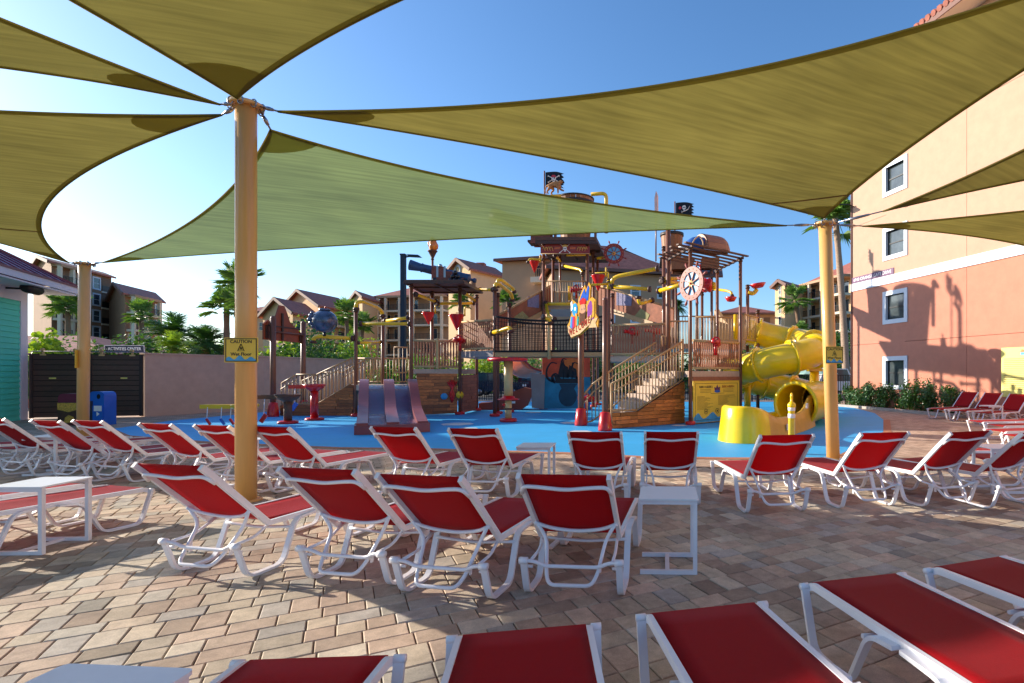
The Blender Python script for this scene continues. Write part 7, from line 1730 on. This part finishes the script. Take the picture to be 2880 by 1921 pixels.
def palm(px, crown_py, Y, base_z, rt, crown, scale, label, m='leaf_palm', lean=0.0, tm='trunk', nm='palm_tree', skirt=False, base_px=None, group=None):
    c = at(px, crown_py, Y); bx = (((base_px or px)-CX)/F*Y)
    t = thing(nm, label, 'palm tree', (bx, Y, base_z), group)
    n = 10; q = MB(); pts = [V((bx+(c.x-bx)*(i/n)**1.4, Y, base_z+(c.z-base_z)*i/n)) for i in range(n+1)]
    rr = [rt*(1.25 if i == 0 else 1.0-0.25*i/n)*(1.06 if i % 2 else 0.97) for i in range(n+1)]
    q.tube(pts, rr, 10); q.build('trunk', tm, t)
    cm = MB(); cm.v = [c+V(vv)*scale for vv in crown.v]; cm.f = crown.f; cm.sm = crown.sm; cm.build('crown', m, t)
FC = [fan_crown(1, 30), fan_crown(2, 28), fan_crown(3, 34, 1.0, 0.95, 1.2)]; FE = [feather_crown(5), feather_crown(6, 40)]
palm(155, 700, 48, 0, 0.22, FC[0], 1.35, 'fan palm in front of the five storey hotel', base_px=158)
palm(325, 722, 50, 0, 0.22, FC[1], 1.25, 'fan palm in front of the lower hotel wing', base_px=323)
palm(520, 702, 34, 0, 0.20, FC[2], 1.05, 'sunlit fan palm left of the signed post', 'leaf_palm', base_px=521)
palm(549, 648, 36, 0, 0.20, FC[0], 1.25, 'tall fan palm half hidden by the signed post', base_px=546)
palm(556, 690, 30, 0, 0.18, FC[1], 0.8, 'short fan palm behind the signed post', base_px=552)
palm(400, 778, 36, 0, 0.30, FE[0], 2.9, 'broad feather palm above the tan wall', 'leaf_dark', base_px=408)
palm(472, 792, 34, 0, 0.28, FE[1], 2.3, 'dark feather palm beside the sunlit fan palm', 'leaf_dark', base_px=470)
palm(400, 800, 29, 0, 0.22, FE[0], 1.5, 'small yellow-green feather palm above the tan wall', 'leaf_bright', base_px=396)
palm(795, 720, 60, 0, 0.24, FC[1], 1.5, 'fan palm in front of the gallery wing by the bomb', base_px=800)
palm(833, 745, 62, 0, 0.22, FC[0], 1.3, 'fan palm beside the stair tower behind the spray pipes', base_px=828)
palm(1166, 690, 46, 0, 0.2, FC[2], 1.0, 'fan palm top behind the patched ramp', base_px=1170)
palm(1060, 690, 52, 0, 0.2, FC[0], 1.0, 'fan palm glimpsed under the cannon roof', base_px=1060)
palm(1826, 688, 58, 0, 0.30, FC[1], 1.5, 'leaning fan palm in front of the tan stair tower', base_px=1848)
palm(1840, 756, 56, 0, 0.2, FC[0], 0.75, 'low fan palm under the leaning palm', base_px=1838)
palm(1918, 498, 44, 0, 0.30, FC[2], 1.9, 'very tall slim palm behind the pad edge post', base_px=1944, tm='trunk_grey')
palm(1556, 705, 50, 0, 0.2, FE[1], 1.4, 'dark feather palm behind the wheel tower', 'leaf_dark', base_px=1556)
shrub(*plan(108, 24.5).to_2d(), 0.9, 3.55, 71, 'leaf_bright', 'leafy tropical bush rising above the gates by the kiosk', None, 900, 0.34)
for k, px in enumerate((170, 232, 262, 312, 340)): shrub(*plan(px, 25.3+k*0.3).to_2d(), 0.95, 3.15+0.15*(k % 2), 60+k, 'leaf_dark', 'dark clipped bush between the gates and the low tiled roof', 'bushes behind the gates', 900, 0.2)
shrub(*plan(98, 25.5).to_2d(), 1.3, 3.0, 72, 'leaf_dark', 'dark bush rising behind the kiosk corner', None, 1000, 0.3)
for k, (px, Y, w_, h_, m) in enumerate(((620, 33, 1.8, 3.2, 'leaf_bright'), (665, 35, 2.0, 3.4, 'leaf_dark'), (735, 34, 2.4, 5.0, 'leaf_dark'), (770, 38, 2.6, 4.6, 'leaf_palm'), (815, 40, 2.6, 4.0, 'leaf_bright'), (560, 36, 1.8, 3.0, 'leaf_palm'), (505, 38, 2.4, 3.6, 'leaf_dark'), (360, 40, 2.2, 3.6, 'leaf_dark'), (700, 37, 2.4, 5.6, 'leaf_bright'))):
    p = plan(px, Y); shrub(p.x, p.y, w_, h_, 90+k, m, 'rounded garden bush growing beyond the tan wall', 'bushes beyond the tan wall', 1500, 0.26)
for k, (px, Y, w_, h_, m) in enumerate(((160, 44, 3, 4.4, 'leaf_dark'), (230, 46, 3, 4.8, 'leaf_dark'), (290, 48, 3, 4.2, 'leaf_dark'), (440, 55, 4, 5.5, 'leaf_dark'), (520, 60, 4, 5.5, 'leaf_palm'))):
    p = plan(px, Y); shrub(p.x, p.y, w_, h_, 120+k, m, 'dark tree mass in front of the left hotel', 'tree masses before the left hotel', 1700, 0.4, 'tree', 'garden_tree')
for k, (px, Y, w_, h_, m) in enumerate(((960, 48, 2.6, 3.2, 'leaf_palm'), (1020, 50, 2.8, 3.0, 'leaf_bright'), (1110, 47, 2.2, 3.0, 'leaf_bright'), (1160, 49, 2.4, 3.2, 'leaf_bright'), (1215, 47, 2.4, 3.2, 'leaf_palm'), (1290, 49, 2.6, 3.6, 'leaf_dark'), (1360, 50, 2.6, 3.4, 'leaf_dark'), (1440, 50, 2.6, 3.4, 'leaf_palm'), (1520, 50, 3.0, 4.0, 'leaf_dark'), (1590, 50, 3.0, 4.2, 'leaf_dark'), (1670, 52, 3, 4.4, 'leaf_dark'), (1740, 52, 3, 4.2, 'leaf_palm'), (1800, 54, 3, 4.0, 'leaf_dark'), (1860, 54, 2.6, 4.0, 'leaf_palm'), (1925, 50, 2.2, 5.4, 'leaf_dark'), (895, 50, 2.4, 2.8, 'leaf_dark'))):
    p = plan(px, Y); shrub(p.x, p.y, w_, h_, 150+k, m, 'green bush in the planting beyond the car park', 'bushes beyond the car park', 1100, 0.34)

# ================================================================== PARKED CARS
def car(px0, px1, Y, m, label, h_=1.75, van=False):
    a, b = plan(px0, Y), plan(px1, Y); L_ = b.x-a.x; t = thing('parked_car', label, 'car', ((a.x+b.x)/2, Y, 0)); pl = Plane2((a.x, Y, 0), (1, 0, 0))
    W_ = 1.8; k = L_
    body = [(0.0, 0.35), (k, 0.35), (k, 0.85), (k*0.97, 1.0), (k*0.74, 1.08), (k*0.60, h_*0.97), (k*0.12, h_), (0.02*k, 1.1)]
    q = MB(); pl.shape(q, body, -W_, 0); q.build('body', m, t)
    for d0, d1 in ((0.0, 0.012), (-W_-0.012, -W_)):
        for (x0, x1, x2, x3) in ((0.08, 0.33, 0.33, 0.14), (0.36, 0.68, 0.585, 0.36)):
            q = MB(); pl.shape(q, [(k*x0, 1.08), (k*x1, 1.08), (k*x2, h_-0.12), (k*x3, h_-0.12)], d0, d1); q.build('side_window', 'glass', t)
    q = MB(); pl.rect(q, k*0.95, 0.72, k*1.005, 0.88, -0.35, 0.01); q.build('headlight', 'white_metal', t); q = MB(); pl.rect(q, -0.01, 0.8, k*0.03, 1.0, -0.3, 0.01); q.build('tail_light', 'red_paint', t)
    for x in (0.2, 0.8):
        for d in (0.0, -W_+0.05):
            w2 = MB(); w2.lathe(pl.p(k*x, 0.33, d-0.1), [(0.05, 0), (0.33, 0.0), (0.33, 0.2), (0.05, 0.2)], 18, m=axis_m(pl.n)); w_o = w2.build('wheel', 'tyre', t)
            MB().lathe(pl.p(k*x, 0.33, d+0.1), [(0.02, 0), (0.2, 0.0), (0.2, 0.012), (0.02, 0.02)], 14, m=axis_m(pl.n)).build('rim', 'steel', w_o)
car(1075, 1205, 40, 'car_navy', 'dark navy car parked behind the fence, seen under the net bridge', 1.75); car(1185, 1330, 44, 'car_wine', 'dark wine coloured van parked behind the orange slide', 1.95); car(1880, 1990, 42, 'car_white', 'white van parked behind the black fence by the salmon wall', 2.1); car(1600, 1720, 46, 'car_white', 'pale car parked behind the wheel tower', 1.6); car(1440, 1560, 46, 'car_navy', 'dark car parked behind the right stairs', 1.6)
